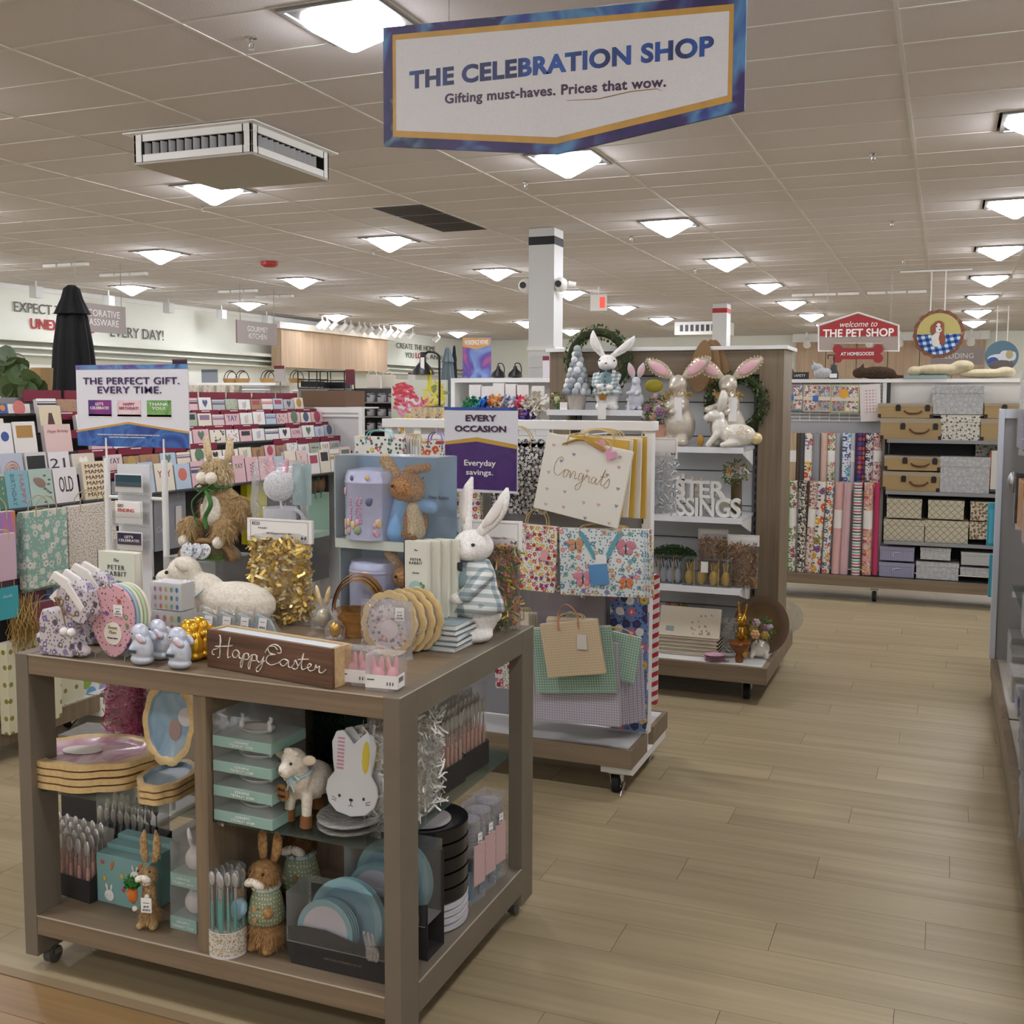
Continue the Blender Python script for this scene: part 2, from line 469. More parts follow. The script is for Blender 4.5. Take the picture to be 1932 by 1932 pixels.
# ceiling: slab above, tiles, T-bars, lights
ce = struct(MB().box((XW, YB, CEIL + .1), (XE, YF, CEIL + .2)), 'ceiling', mat('#9c968c', .9))
TILE = mat('#d2cbc8', .95, noise=.05, sc=90, bump=.35); BAR = mat('#d3d0c9', .6); BARD = mat('#8f8a82', .6)
XL = [-.32 + 1.24 * k for k in range(-13, 8)]; YL = [5.07 + .61 * k for k in range(-19, 50)]
XL = [v for v in XL if XW < v < XE]; YL = [v for v in YL if YB < v < YF]
LX = [-3.11 + 3.72 * k for k in range(-3, 4)]; LY = [5.375 + 3.66 * k for k in range(-3, 8)]
LX = [v for v in LX if XW + .4 < v < XE - .4]; LY = [v for v in LY if YB + .4 < v < YF - .4]
def islight(x, y): return any(abs(x - a) < .32 for a in LX) and any(abs(y - b) < .2 for b in LY)
def isvent(x, y): return (-5.92 < x < -5.28 and 10.5 < y < 12.45) or (-6.06 < x < -4.92 and 7.0 < y < 8.1)
tl = []; xe = [XW] + XL + [XE]; ye = [YB] + YL + [YF]
for a, b in zip(xe, xe[1:]):
    for c, d in zip(ye, ye[1:]):
        for p, q in ([(a, b)] if not (islight(b - .31, (c + d) / 2) or (abs(b + 5.28) < .01 and 10.5 < c < 12.3)) else [(a, b - .62)]):
            if q - p > .1: tl.append((seen((p + q) / 2, (c + d) / 2, CEIL, 200) or 999, p, c, q, d))
tl.sort(); tm = {}; rest = MB()
for i, (dd, p, c, q, d) in enumerate(tl):
    if i < 292 and dd < 999:
        k = (round(q - p, 2), round(d - c, 2))
        if k not in tm: tm[k] = MB().box((.013, .013, 0), (q - p - .013, d - c - .013, .015)).build('ceiling_tile', TILE, ce, (p, c, CEIL + .004))
        else: dup(tm[k], (p, c, CEIL + .004), _p=ce, ch=[])
    else: rest.box((p + .013, c + .013, CEIL + .004), (q - .013, d - .013, CEIL + .019))
rest.build('far_ceiling_tiles', TILE, ce, kind='stuff')
b1 = MB().box((-.0125, YB, CEIL - .002), (.0125, YF, CEIL + .03)).build('grid_bar', BAR, ce, (XL[0], 0, 0))
for v in XL[1:]: dup(b1, (v, 0, 0), _p=ce, ch=[])
b2 = MB().box((XW, -.0115, CEIL), (XE, .0115, CEIL + .03)).build('cross_bar', BAR, ce, (0, YL[0], 0))
for v in YL[1:]: dup(b2, (0, v, 0), _p=ce, ch=[])
# recessed lamps: square trim plate with a cone diffuser of frosted acrylic
LAMP = emit('#f6f7ff', 46)
t0 = T('ceiling_light', 'x', 'light', (0, 0, 0), group='cone diffuser ceiling lights')
mb = MB(); h = .302
for a, b in (((-h, -h), (h, -h + .03)), ((-h, h - .03), (h, h)), ((-h, -h), (-h + .03, h)), ((h - .03, -h), (h, h))):
    mb.box((a[0], a[1], -.012), (b[0], b[1], .01))
mb.build('trim_frame', mat('#77746f', .6), t0)
mb = MB(); mb.box((-h, -h, .0), (h, h, .006)); mb.build('plate', mat('#403e3b', .6), t0)
MB().lathe([(.28, -.001), (.28, -.014), (.268, -.024), (.03, -.158), (0, -.165)], n=28).build('diffuser', LAMP, t0, smooth=180)
k0 = kids(t0); first = True; c1 = 0
for a in LX:
    for b in LY:
        if abs(a + 3.11) > 99: continue
        d = seen(a, b, CEIL, 0); u, v = pix(a, b, CEIL) if d else (0, 0)
        if d is None: lab = 'square ceiling light with cone diffuser behind or beside the camera view'
        else:
            r_ = LY.index(b); c_ = LX.index(a)
            near = ['nearest', 'second', 'third', 'fourth', 'fifth', 'sixth', 'seventh', 'eighth', 'ninth', 'tenth', 'eleventh', 'twelfth']
            sn = sum(1 for q in LY if q < b and seen(a, q, CEIL, 0))
            cs = sorted([q for q in LX if any(seen(q, z_, CEIL, 0) for z_ in LY)]); cn = cs.index(a)
            lab = 'glowing cone ceiling light, %s one in the %s long row of lights from the left' % (near[sn], ['first', 'second', 'third', 'fourth', 'fifth', 'sixth', 'seventh'][cn])
        o = t0 if first else dup(t0, ch=k0); first = False
        o.location = (a, b, CEIL - .004); o['label'] = lab
        if d is None: o['group'] = 'ceiling lights out of view'
# boxy air diffuser hanging below the ceiling
zb = at(478, 290, y=6.99).z
t = T('air_diffuser', 'white square ceiling air diffuser box with slatted grilles on its sides', 'vent', (-6.04, 6.99, zb))
W_, D_, H_ = 1.11, 1.1, CEIL - zb
MB().box((0, 0, 0), (W_, D_, .02)).build('base_panel', mat('#b0a99e', .7), t)
MB().box((-.06, -.06, H_ - .012), (W_ + .06, D_ + .06, H_)).build('flange', WHITE, t)
def grille(o, u, L, t, sg=1):
    u = Vector(u); n_ = u.cross(Vector((0, 0, 1))); o = Vector(o); z = Vector((0, 0, 1)); H = H_ - .02
    f = MB()
    def bar(a0, a1, z0, z1, d=.02): f.prism([(a0, z0), (a1, z0), (a1, z1), (a0, z1)], o, u, z, -n_ * d)
    bar(0, L, .0, .06); bar(0, L, H - .06, H); bar(0, .07, .06, H - .06); bar(L - .07, L, .06, H - .06)
    f.build('grille_frame', WHITE, t, bev=.002)
    bk = MB().prism([(0, 0), (L, 0), (L, H), (0, H)], o - n_ * .075, u, z, -n_ * .01).build('grille_back', mat('#1c1b1a', .9), t)
    s = None
    for k in range(12):
        a = .085 + (L - .17) * k / 12
        v = MB().prism([(0, 0), (.028 * sg, -.045), (.03 * sg, -.045), (.002, 0)], o + u * a - n_ * .022 + z * .062, u, n_, z * (H - .124))
        v.build('slat', mat('#c3c2c4', .4), t)
grille((0, 0, .015), (1, 0, 0), W_, t); grille((W_, 0, .015), (0, 1, 0), D_, t, -1)
grille((W_, D_, .015), (-1, 0, 0), W_, t); grille((0, D_, .015), (0, -1, 0), D_, t)
t = T('return_vent', 'three dark grey return-air grilles in a row in the ceiling', 'vent', (-5.9, 10.56, CEIL - .003))
for k in range(3):
    g = MB(); g.box((0, .61 * k + .02, 0), (.6, .61 * k + .59, .01)); g.build('grille_panel', mat('#4a4542', .8, noise=.1, sc=200), t)
    g = MB()
    for q in range(14): g.box((.02, .61 * k + .04 + q * .04, -.004), (.58, .61 * k + .05 + q * .04, 0))
    g.build('louvre', mat('#57504c', .7), t)
# sprinklers
t0 = None
for (u, v, lab) in ((474, 72, 'by the nearest ceiling light'), (993, 343, 'below the hanging banner, left of its light'), (383, 388, 'left under the air diffuser'), (1648, 290, 'alone on the right ceiling'),
                    (1191, 446, 'left of the second light in the middle row'), (1683, 418, 'above the pet shop sign, nearer of two'), (1312, 507, 'left of the third light in the middle row'), (1705, 490, 'above the dog picture'), (705, 473, 'by the light left of the column')):
    p = at(u, v, z=CEIL)
    lab = 'small chrome fire sprinkler head ' + lab
    if t0 is None:
        t0 = T('sprinkler', lab, 'sprinkler', p, group='ceiling sprinkler heads')
        MB().lathe([(.035, 0), (.035, -.006), (.012, -.012), (.012, -.03)], n=14).build('escutcheon', CHROME, t0, smooth=40)
        m_ = MB(); m_.tube([(-.012, 0, -.028), (-.016, 0, -.045), (0, 0, -.06)], .003); m_.tube([(.012, 0, -.028), (.016, 0, -.045), (0, 0, -.06)], .003); m_.lathe([(.018, -.06), (.018, -.064)], n=12)
        m_.build('deflector', CHROME, t0)
    else: dup(t0, p, label=lab)
tag(MB().lathe([(.13, 0), (.13, -.05), (.08, -.08), (0, -.08)], (0, 0, 0), 16).build('alarm', mat('#a8201c', .4), None, at(508, 494, z=CEIL), smooth=40), 'round red fire alarm sounder on the ceiling', 'alarm')
p = at(1130, 540, z=CEIL)
t = T('exit_sign', 'white box exit sign with a red lit face hanging from the ceiling', 'sign', (p.x, p.y, CEIL - .42))
MB().cb((0, 0, .12), (.3, .07, .3)).build('housing', WHITE, t, bev=.005)
MB().box((.03, -.04, .02), (.13, -.034, .22)).build('lit_panel', emit('#e0483a', .9), t)
MB().cyl((0, 0, .27), (0, 0, .42), .01).build('stem', WHITE, t)
# columns
def column(n, x0, y0, wx, wy, band, lab, z0=2.1):
    t = T(n, lab, 'column', (x0, y0, 0))
    MB().box((0, 0, 0), (wx, wy, CEIL)).build('shaft', mat('#d2d3d2', .5), t)
    MB().box((-.003, -.003, CEIL - .2), (wx + .003, wy + .003, CEIL - .1)).build('painted_band', band, t)
    b = MB(); 
    for k in range(12): b.box((.02, -.012, .25 + .16 * k), (wx - .02, 0, .395 + .16 * k)); 
    b.build('slat_panels', mat('#c8c9c8', .5), t)
    MB().box((-.015, -.02, z0 + .12), (wx + .02, wy + .02, z0 + .17)).build('collar', WHITE, t)
    return t
column('column', -4.81, 12.52, .33, .33, BLACK, 'white square column with a black band near the ceiling')
column('column', -4.76, 23.5, .31, .45, mat('#a81c22', .5), 'far white square column with a red band near the ceiling')
for x, y, s in ((-4.42, 12.62, 1), (-4.88, 12.62, -1)):
    t = T('camera_dome', 'white round security camera on the %s side of the black-banded column' % ('right' if s > 0 else 'left'), 'camera', (x, y, 3.02))
    MB().ell((0, -.02, 0), (.09, .1, .09), 14).build('housing', WHITE, t, smooth=180)
    MB().cyl((0, -.1, 0), (0, -.13, 0), .04).build('lens', DGREY, t)
    MB().cyl((-.07 * s, 0, 0), (.02 * s, .06, 0), .05).build('mount', WHITE, t)
    if s > 0: MB().cyl((.08, .02, 0), (.17, .05, -.01), .05, .04).build('second_head', WHITE, t, smooth=40)
for i, (u, v, w_) in enumerate(((124, 497, .9), (233, 515, 1.), (449, 547, .9), (518, 557, .9), (1557, 553, 1.3), (1692, 549, 1.1))):
    p = at(u, v, z=CEIL); t = T('strip_fixture', 'thin white ceiling strip fixture, %s of six counted from the left' % ('first', 'second', 'third', 'fourth', 'fifth', 'last')[i], 'fixture', p)
    for k in range(3): MB().box((-w_ / 2 + w_ * k / 3 + .02, -.04, -.05), (-w_ / 2 + w_ * (k + 1) / 3 - .02, .04, -.003)).build('strip_section', WHITE, t)
p = at(1322, 606, z=CEIL); t = T('far_air_box', 'far white slatted air box on the ceiling beside the red-banded column', 'vent', (p.x, p.y, CEIL - .35)); MB().box((-.7, 0, 0), (.7, 1., .345)).build('box_body', WHITE, t)
for k in range(8): MB().box((-.55 + .14 * k, -.02, .09), (-.47 + .14 * k, -.001, .26)).build('dark_slot', DGREY, t)
# left wall mouldings and lettering
def zz(u, v, x): return at(u, v, x=x).z
k = 1
for va, vb, d in ((632, 640, .35), (650, 654, .25), (664, 667, .2)):
    z1 = at(0, va, x=XW + d).z; z0 = at(0, vb, x=XW + d).z
    k += 1; struct(MB().box((XW, YB, z0), (XW + d, YF, z1)), 'trim_%d' % k, WALL)
struct(MB().box((XW, YB, CEIL - .09), (XW + .04, YF, CEIL)), 'trim_9', WHITE)
def walltext(s, u, v, x, hpx, m, lab, bold=0., width=None, **k):
    p = at(u, v, x=x); d = (CM @ (p - Vector((0, 0, CH)))).z; size = hpx / F * d / .7
    if width: width = at(width, v, x=x).y - p.y
    t = text(s, size, m, None, (0, 0, 0), (0, 1, 0), (0, 0, 1), 'wall_lettering', bold, .004, 'LEFT', width, hgt=size * .72 if width else None, **k)
    t.location = p; tag(t, lab, 'lettering'); return t
GT = mat('#5a5a55', .6); RT = mat('#b03035', .6)
walltext('EXPECT THE', 25, 579, XW + .03, 19, GT, 'large grey wall letters reading EXPECT THE', .0)
walltext('UNEXPECTED', 57, 611, XW + .03, 19, RT, 'bold red wall letters reading UNEXPECTED', .03)
walltext('EVERY DAY!', 207, 626, XW + .03, 20, GT, 'large grey wall letters reading EVERY DAY!', .0)
walltext('CREATE THE HOME', 748, 652, XW + .03, 10, GT, 'small grey wall letters reading CREATE THE HOME', width=821)
walltext('YOU', 765, 670, XW + .03, 10, GT, 'small grey wall letters reading YOU', width=781)
walltext('LOVE', 784, 671, XW + .03, 10, RT, 'small red wall letters reading LOVE', .03, 805)
walltext(', AND SAVE', 806, 673, XW + .03, 10, GT, 'small grey wall letters reading AND S', width=858)
# wood alcove panel on left wall with track lights
ya, yb = at(527, 640, x=XW + .6).y, at(727, 650, x=XW + .6).y
z0, z1 = at(620, 697, x=XW + .6).z, at(620, 630, x=XW + .6).z
t = T('wood_header', 'pale wood header panel high on the left wall under a row of spotlights', 'panel', (XW + .36, ya, z0))
MB().box((0, 0, 0), (.3, yb - ya, z1 - z0)).build('panel', PALEW, t)
MB().box((0, -.2, z1 - z0), (.4, yb - ya + .3, z1 - z0 + .16)).build('cornice', WHITE, t)
t0 = None
for i, u in enumerate((608, 617, 632, 651, 662, 678, 688, 699, 715, 724, 737, 750, 760, 779, 826)):
    p = at(u, 615 + (u - 608) * .13, x=XW + 1.2); p.z = CEIL
    lab = 'white track spotlight near the left wall, %s of the row counted from the left' % ['first', 'second', 'third', 'fourth', 'fifth', 'sixth', 'seventh', 'eighth', 'ninth', 'tenth', 'eleventh', 'twelfth', 'thirteenth', 'fourteenth', 'last'][i]
    if t0 is None:
        t0 = T('track_spotlight', lab, 'light', p, group='track spotlights by the left wall')
        MB().cyl((0, 0, 0), (0, 0, -.12), .02, n=8).build('stem', WHITE, t0)
        MB().cyl((.05, 0, -.12), (-.12, 0, -.26), .06, .085, 12).build('lamp_can', WHITE, t0, smooth=40)
        MB().cyl((-.12, 0, -.26), (-.123, 0, -.263), .075, n=12).build('lens', emit('#fff4e0', 6), t0)
    else: dup(t0, p, label=lab)
for i, u in enumerate((68, 205, 318, 418, 503)):
    p = at(u, 548 + (u - 68) * .117, x=XW + .8); p.z = CEIL
    t = T('wall_wash_lamp', 'small boxy white lamp above the left wall lettering, %s from the left' % ['first', 'second', 'third', 'fourth', 'fifth'][i], 'light', p)
    MB().box((-.08, -.08, -.3), (.08, .08, -.1)).build('housing', mat('#c9cac8', .5), t); MB().cyl((0, 0, -.1), (0, 0, 0), .015).build('stem', WHITE, t)
# hanging department signs
SG = mat('#8d827f', .6)
def hsign(s, u0, v0, u1, v1, lab, x=None, y=None, sz=.2, n=2, slabel=None):
    a = at(u0, v0, x=x, y=y); b = at(u1, v1, x=x, y=y)
    if x is not None: L = b.y - a.y; U = (0, 1, 0)
    else: L = b.x - a.x; U = (1, 0, 0)
    H = a.z - b.z; t = T('hanging_sign', lab, 'sign', (a.x, a.y, b.z)); U = Vector(U); nn = U.cross(Vector((0, 0, 1)))
    MB().prism([(0, 0), (L, 0), (L, H), (0, H)], (0, 0, 0), U, (0, 0, 1), -nn * .03).build('board', SG, t)
    text(s, sz * H, mat('#d8d4d0', .6), t, U * (L / 2) + Vector((0, 0, H * .5)) + nn * .004, U, (0, 0, 1), line=.95)
    for q in (.08, .92): MB().cyl(U * (L * q) + Vector((0, 0, H)), U * (L * q) + Vector((0, 0, CEIL - b.z)), .006, n=5).build('wire', GREY, t)
hsign('DECORATIVE\nGLASSWARE', 135, 568, 238, 631, 'grey hanging sign reading DECORATIVE GLASSWARE, half hidden by the black umbrella', x=-12, sz=.34)
hsign('GOURMET\nKITCHEN', 447, 603, 523, 653, 'grey hanging sign reading GOURMET KITCHEN', x=-12, sz=.33)
hsign('BEDDING', 1757, 656, 1855, 688, 'grey hanging sign reading BEDDING behind the dog picture', y=27, sz=.42)
# ------------------------------------------------------------------ product builders
GOLD = mat('#e6cf9c', .28, .35, noise=.08, sc=60); GOLDR = mat('#dcc08a', .34, .3, noise=.1, sc=90)
PAPER = mat('#efece4', .6); CARDW = mat('#e9e6e1', .55); INK = mat('#2a2a2e', .6); INKG = mat('#8f8d8b', .6)
FILM = film('#ffffff', .075); CLEAR = film('#f4fbfa', .05, .04); GLASS = film('#5f7a70', .06, .03)
FURW = fur('#f5f3ee', '#e2dfd8'); FURC = fur('#efe8d8', '#ddd4c0', 120); STRAW = fur('#c9ae84', '#a3875c', 140); STRAWL = fur('#dccba8', '#c0aa80', 140)
NOSE = mat('#2a2220', .3); PINK = mat('#e3b3b8', .6)
XZ = ((1, 0, 0), (0, 0, 1))
def strands(n, vol, L, wd, m, parent, name='shred', cols=1, seed=1, up=0., bend=.5, **k):
    """loose cut-paper strips filling a volume: vol(rand) -> point"""
    r = random.Random(seed); b = MB()
    for i in range(n):
        p = Vector(vol(r)); d = Vector((r.gauss(0, 1), r.gauss(0, 1), r.gauss(0, 1) + up)).normalized(); u, w = ortho(d)
        a = r.uniform(0, 6.28); s = (u * cos(a) + w * sin(a)) * wd / 2; bb = (u * -sin(a) + w * cos(a)) * L * bend * r.uniform(-.5, .5)
        l = L * r.uniform(.6, 1.1) / 2; q = [p - d * l, p + bb, p + d * l]; o = len(b.v)
        for c in q: b.v += [tuple(c - s), tuple(c + s)]
        b.f += [(o, o + 1, o + 3, o + 2), (o + 2, o + 3, o + 5, o + 4)]; mi = r.randrange(cols); b.mi += [mi, mi]
    return b.build(name, m, parent, kind='stuff', **k)
def inbox(x0, x1, y0, y1, z0, z1):
    return lambda r: (r.uniform(x0, x1), r.uniform(y0, y1), r.uniform(z0, z1))
def onell(c, rr, f=1.):
    def g(r):
        while 1:
            v = Vector((r.gauss(0, 1), r.gauss(0, 1), r.gauss(0, 1)))
            if v.length > .1: break
        v.normalize(); return (c[0] + v.x * rr[0] * f, c[1] + v.y * rr[1] * f, c[2] + v.z * rr[2] * f)
    return g
def bristle(n, ells, L, wd, m, parent, seed=3, name='fibres', **k):
    """short stiff fibres growing down and outward from rounded forms"""
    r = random.Random(seed); b = MB()
    for i in range(n):
        c, rr = ells[r.randrange(len(ells))]; rr = rr if isinstance(rr, tuple) else (rr,) * 3
        p = Vector(onell(c, rr, .97)(r)); nn = (p - Vector(c)).normalized()
        d = (nn * .7 + Vector((r.uniform(-.4, .4), r.uniform(-.4, .4), -.75))).normalized(); u, w = ortho(d); s = u * wd / 2; l = L * r.uniform(.5, 1.2)
        o = len(b.v); b.v += [tuple(p - s), tuple(p + s), tuple(p + d * l)]; b.f.append((o, o + 1, o + 2)); b.mi.append(0)
    return b.build(name, m, parent, kind='stuff', **k)
def pillow(w, d, h, m, parent, name='bag_film', pinch=.35, n=10, seed=0, **k):
    """heat-sealed clear bag: fat in the middle, flat seal at the top"""
    r = random.Random(seed); b = MB(); vs = []; L = 9
    for j in range(L + 1):
        t = j / L; fat = (sin(pi * min(1, .12 + t * .88)) ** pinch) if j < L else 0
        for i in range(n):
            a = 2 * pi * i / n; e = 2.6; cx = abs(cos(a)) ** (2 / e) * (1 if cos(a) > 0 else -1); cy = abs(sin(a)) ** (2 / e) * (1 if sin(a) > 0 else -1)
            vs.append((w / 2 * cx * (1 + r.uniform(-.03, .03)), d / 2 * cy * max(fat, .04) * (1 + r.uniform(-.12, .12)), h * t))
    fs = [(j * n + i, j * n + (i + 1) % n, (j + 1) * n + (i + 1) % n, (j + 1) * n + i) for j in range(L) for i in range(n)] + [tuple(range(n - 1, -1, -1))]
    b.add(vs, fs); return b.build(name, m, parent, smooth=60, **k)
def shredbag(label, loc, w, h, d, cols, rz=0., header=None, n=700, wd=.004, name='shred_bag', cat='bag', metal=False, tilt=0., hh=.07, eco=True):
    t = T(name, label, cat, loc, rz, rot=(tilt, 0, rz))
    ms = [foil(c, .32, .45) if metal else mat(c, .6) for c in cols]
    MB().box((-w * .36, -d * .15, h * .04), (w * .36, d * .15, h * .84)).build('packed_core', ms[0], t)
    strands(n, inbox(-w * .45, w * .45, -d * .4, d * .4, h * .03, h * .9), .05, wd, ms, t, 'filling', len(cols), seed=len(label))
    pillow(w, d, h, FILM, t, seed=len(label))
    if header:
        MB().box((-w * .53, -.006, h * .86), (w * .53, .006, h * .86 + hh)).build('header_card', CARDW, t)
        f = Vector((0, -.0068, h * .86 + hh * .5)); W_ = w
        if eco:
            text('ECO', hh * .2, INK, t, f + Vector((-w * .38, 0, hh * .28)), name='print')
            text('& Beautiful', hh * .1, INKG, t, f + Vector((-w * .28, 0, hh * .1)), name='print', shear=.3)
            text('Gift Wrapping & Basket Filler', hh * .11, INKG, t, f + Vector((0, 0, -hh * .12)), name='print', shear=.4)
        b = MB()
        for a, c, e, g in ((-.47, .47, .41, .425), (-.47, .47, -.425, -.41), (-.475, -.47, -.42, .42), (.47, .475, -.42, .42)):
            b.box((w * a, -.0069, f.z + hh * c * 0 + hh * e), (w * c, -.0065, f.z + hh * g))
        b.build('print_border', INKG, t)
        b = MB()
        for q in (-1, 1): b.prism([(0, 0), (q * .008, .007), (q * .01, -.001), (q * .005, -.006)], (w * .4, -.0066, f.z - hh * .28), *XZ, (0, -.0005, 0))
        b.build('butterfly_mark', INK, t)
    return t
def bag(label, loc, w, h, d, m, rz=0., handle='#c9b07a', hk='cord', group=None, tilt=0., name='gift_bag', tagc=None, rot=None, hlen=.07, hsp=.25, ribbon=None, lip=True):
    """paper carrier bag hung by its handles; origin at the middle of its bottom edge"""
    t = T(name, label, 'gift bag', loc, group=group, rot=rot or (tilt, 0, rz))
    b = MB(); b.box((-w / 2, 0, 0), (w / 2, d, h)); b.build('bag_body', m, t, bev=.0015)
    if lip: MB().box((-w / 2 + .003, .003, h), (w / 2 - .003, d - .003, h + .002)).build('mouth', mat('#d8d2c6', .8), t)
    hm = mat(handle, .6)
    for q in ((0.001,) if d < .02 else (.001, d - .001)):
        b = MB(); P = bez([(-w * hsp / 1, q - .002, h - .03), (-w * hsp * .9, q, h + hlen * .5), (0, q + .002, h + hlen), (w * hsp * .9, q, h + hlen * .5), (w * hsp, q - .002, h - .03)], 5)
        b.tube(P, .0025 if hk == 'cord' else .007, 6, flat=1 if hk == 'cord' else .25); b.build('handle', hm, t, smooth=60)
    if tagc:
        b = MB(); b.box((.01, -.006, h * .5), (.01 + w * .16, -.004, h * .5 + w * .24)); b.build('hang_tag', mat(tagc, .5), t, rot=(0, 0.12, 0))
    return t
def pricetag(parent, p, w=.022, h=.03, u=(1, 0, 0), up=(0, 0, 1), name='price_tag', price=None):
    p = Vector(p); u = Vector(u); up = Vector(up); n = u.cross(up)
    MB().prism([(-w / 2, -h / 2), (w / 2, -h / 2), (w / 2, h / 2), (-w / 2, h / 2)], p, u, up, n * .001).build(name, mat('#f2f1ee', .5), parent)
    b = MB(); r = random.Random(int(p.x * 999))
    x = -w * .36
    while x < w * .34:
        ww = w * r.choice((.02, .04, .06)); b.prism([(x, -h * .4), (x + ww, -h * .4), (x + ww, -h * .24), (x, -h * .24)], p + n * .0011, u, up, n * .0002); x += ww + w * .04
    b.prism([(-w * .3, h * .14), (w * .3, h * .14), (w * .3, h * .18), (-w * .3, h * .18)], p + n * .0011, u, up, n * .0002)
    b.build('barcode_print', INK, parent)
    if price: text(price, h * .17, INK, parent, p + n * .0013 - up * h * .1, u, up, name='price_print', bold=.02)
def scall(k, a=.05, n=48, ph=0.):
    return [((1 + a * abs(cos(k * (2 * pi * i / n) / 2 + ph))) * cos(2 * pi * i / n), (1 + a * abs(cos(k * (2 * pi * i / n) / 2 + ph))) * sin(2 * pi * i / n)) for i in range(n)]
def plate(b, c, rx, ry, h, ax='z', k=8, a=.05, m=(0, 1), n=48, lip=.8, base=.62):
    """shallow plate with scalloped rim, stacked upward from c. ax 'z' lies flat, 'y' stands facing -y"""
    S = scall(k, a, n) if k else [(cos(2 * pi * i / n), sin(2 * pi * i / n)) for i in range(n)]
    rings = [(base, 0), (.985 if base < .8 else 1., h * (.82 if base < .8 else .2)), (1., h), (lip, h * .93), (lip - .06, h * .45), (0, h * .42)]
    vs = []; c = Vector(c)
    for f, z in rings[:-1]:
        for x, y in S:
            p = (x * rx * f, y * ry * f, z); vs.append(c + Vector(p if ax == 'z' else (p[0], -p[2], p[1])))
    vs.append(c + Vector((0, 0, rings[-1][1]) if ax == 'z' else (0, -rings[-1][1], 0))); e = len(vs) - 1
    flip = ax != 'z'
    fo = []; fi = []
    for j in range(4):
        for i in range(n):
            q = (j * n + i, j * n + (i + 1) % n, (j + 1) * n + (i + 1) % n, (j + 1) * n + i)
            (fo if j < 3 else fi).append(q)
    for i in range(n): fi.append((4 * n + i, 4 * n + (i + 1) % n, e))
    fo.append(tuple(range(n - 1, -1, -1)))
    o = len(b.v); b.v += [tuple(v) for v in vs]
    for f, mm in ((fo, m[0]), (fi, m[1])):
        for q in f: b.f.append(tuple(o + i for i in q)); b.mi.append(mm)
    return b
def bow(parent, p, s, m, rot=0., name='bow'):
    b = MB(); p = Vector(p)
    for q in (-1, 1):
        b.tube([p + Vector((q * s * x, -.004, s * z)) for x, z in ((0, 0), (.6, .35), (1, .1), (.7, -.25), (0, 0))], s * .13, 6, flat=.4)
        b.tube([p + Vector((q * s * x, -.006, s * z)) for x, z in ((0, 0), (.25, -.6), (.45, -1.1))], s * .12, 6, flat=.3)
    b.ell(p, s * .18, 8); return b.build(name, m, parent, smooth=60)
def eyes(parent, pts, r=.005, m=None):
    for p in pts: MB().ell(p, r, 8).build('eye', m or NOSE, parent, smooth=180)
# ------------------------------------------------------------------ display table
TX0, TX1, TY0, TY1, TZ = -2.372, -1.172, 2.215, 3.11, .914
tb = T('display_table', 'taupe wooden rolling display table with open shelves, loaded with spring gifts', 'table', (TX0, TY0, 0))
W, D = TX1 - TX0, TY1 - TY0
for x in (0, W - .045):
    for y in (0, D - .095): MB().box((x, y, .045), (x + .045, y + .095, TZ)).build('leg', TAUPEF, tb, bev=.0015)
MB().box((.0452, .002, TZ - .055), (W - .0452, D - .002, TZ - .001)).build('table_top', TAUPEX, tb, bev=.001)
for x in (0, W - .045): MB().box((x, .0952, TZ - .068), (x + .045, D - .0952, TZ)).build('side_rail', TAUPEF, tb, bev=.001)
for x in (0, W - .045): MB().box((x, .0952, .085), (x + .045, D - .0952, .165)).build('bottom_side_rail', TAUPEF, tb, bev=.001)
MB().box((.0452, .002, .11), (W - .0452, D - .002, .165)).build('bottom_panel', TAUPEX, tb, bev=.001)
MB().box((.592, .012, .1652), (.632, D - .012, TZ - .0552)).build('divider', TAUPE, tb, bev=.001)
for a, c in ((.046, .591), (.633, W - .046)): MB().box((a, .03, .516), (c, D - .03, .524)).build('glass_shelf', GLASS, tb)
for a in (.5, .633):
    MB().box((.632, .04, .505), (.66, .055, .5155)).build('shelf_clip', CHROME, tb) if a > .6 else None
ED = mat('#b5ab98', .4)  # pale strips: edge highlights painted in as colour, along with the light wear
for p_, q_ in (((W - .003, .001, TZ - .0005), (W + .0006, D - .001, TZ + .001)), ((.046, -.0006, TZ - .002), (W - .046, .004, TZ + .0004)), ((W - .003, .096, .164), (W + .0006, D - .096, .1662)), ((.046, .0, .1640), (W - .046, .004, .1662))): MB().box(p_, q_).build('worn_edge_highlight', ED, tb)
for x, y in ((.04, .06), (W - .04, .06), (.04, D - .06), (W - .04, D - .06)):
    c = MB().cyl((x - .012, y, .026), (x + .012, y, .026), .025, n=16).build('caster_wheel', mat('#4a4b48', .4), tb, smooth=40)
    MB().box((x - .02, y - .012, .03), (x + .02, y + .012, .0455)).build('caster_plate', CHROME, c)
# ------------------------------------------------------------------ on the table top
def P(u, v, z=TZ): return at(u, v, z=z)
def P2(u, v, dy, z=TZ):
    y = at(u, v, z=z).y + dy; return Vector((at(u, v - 30, y=y).x, y, z))
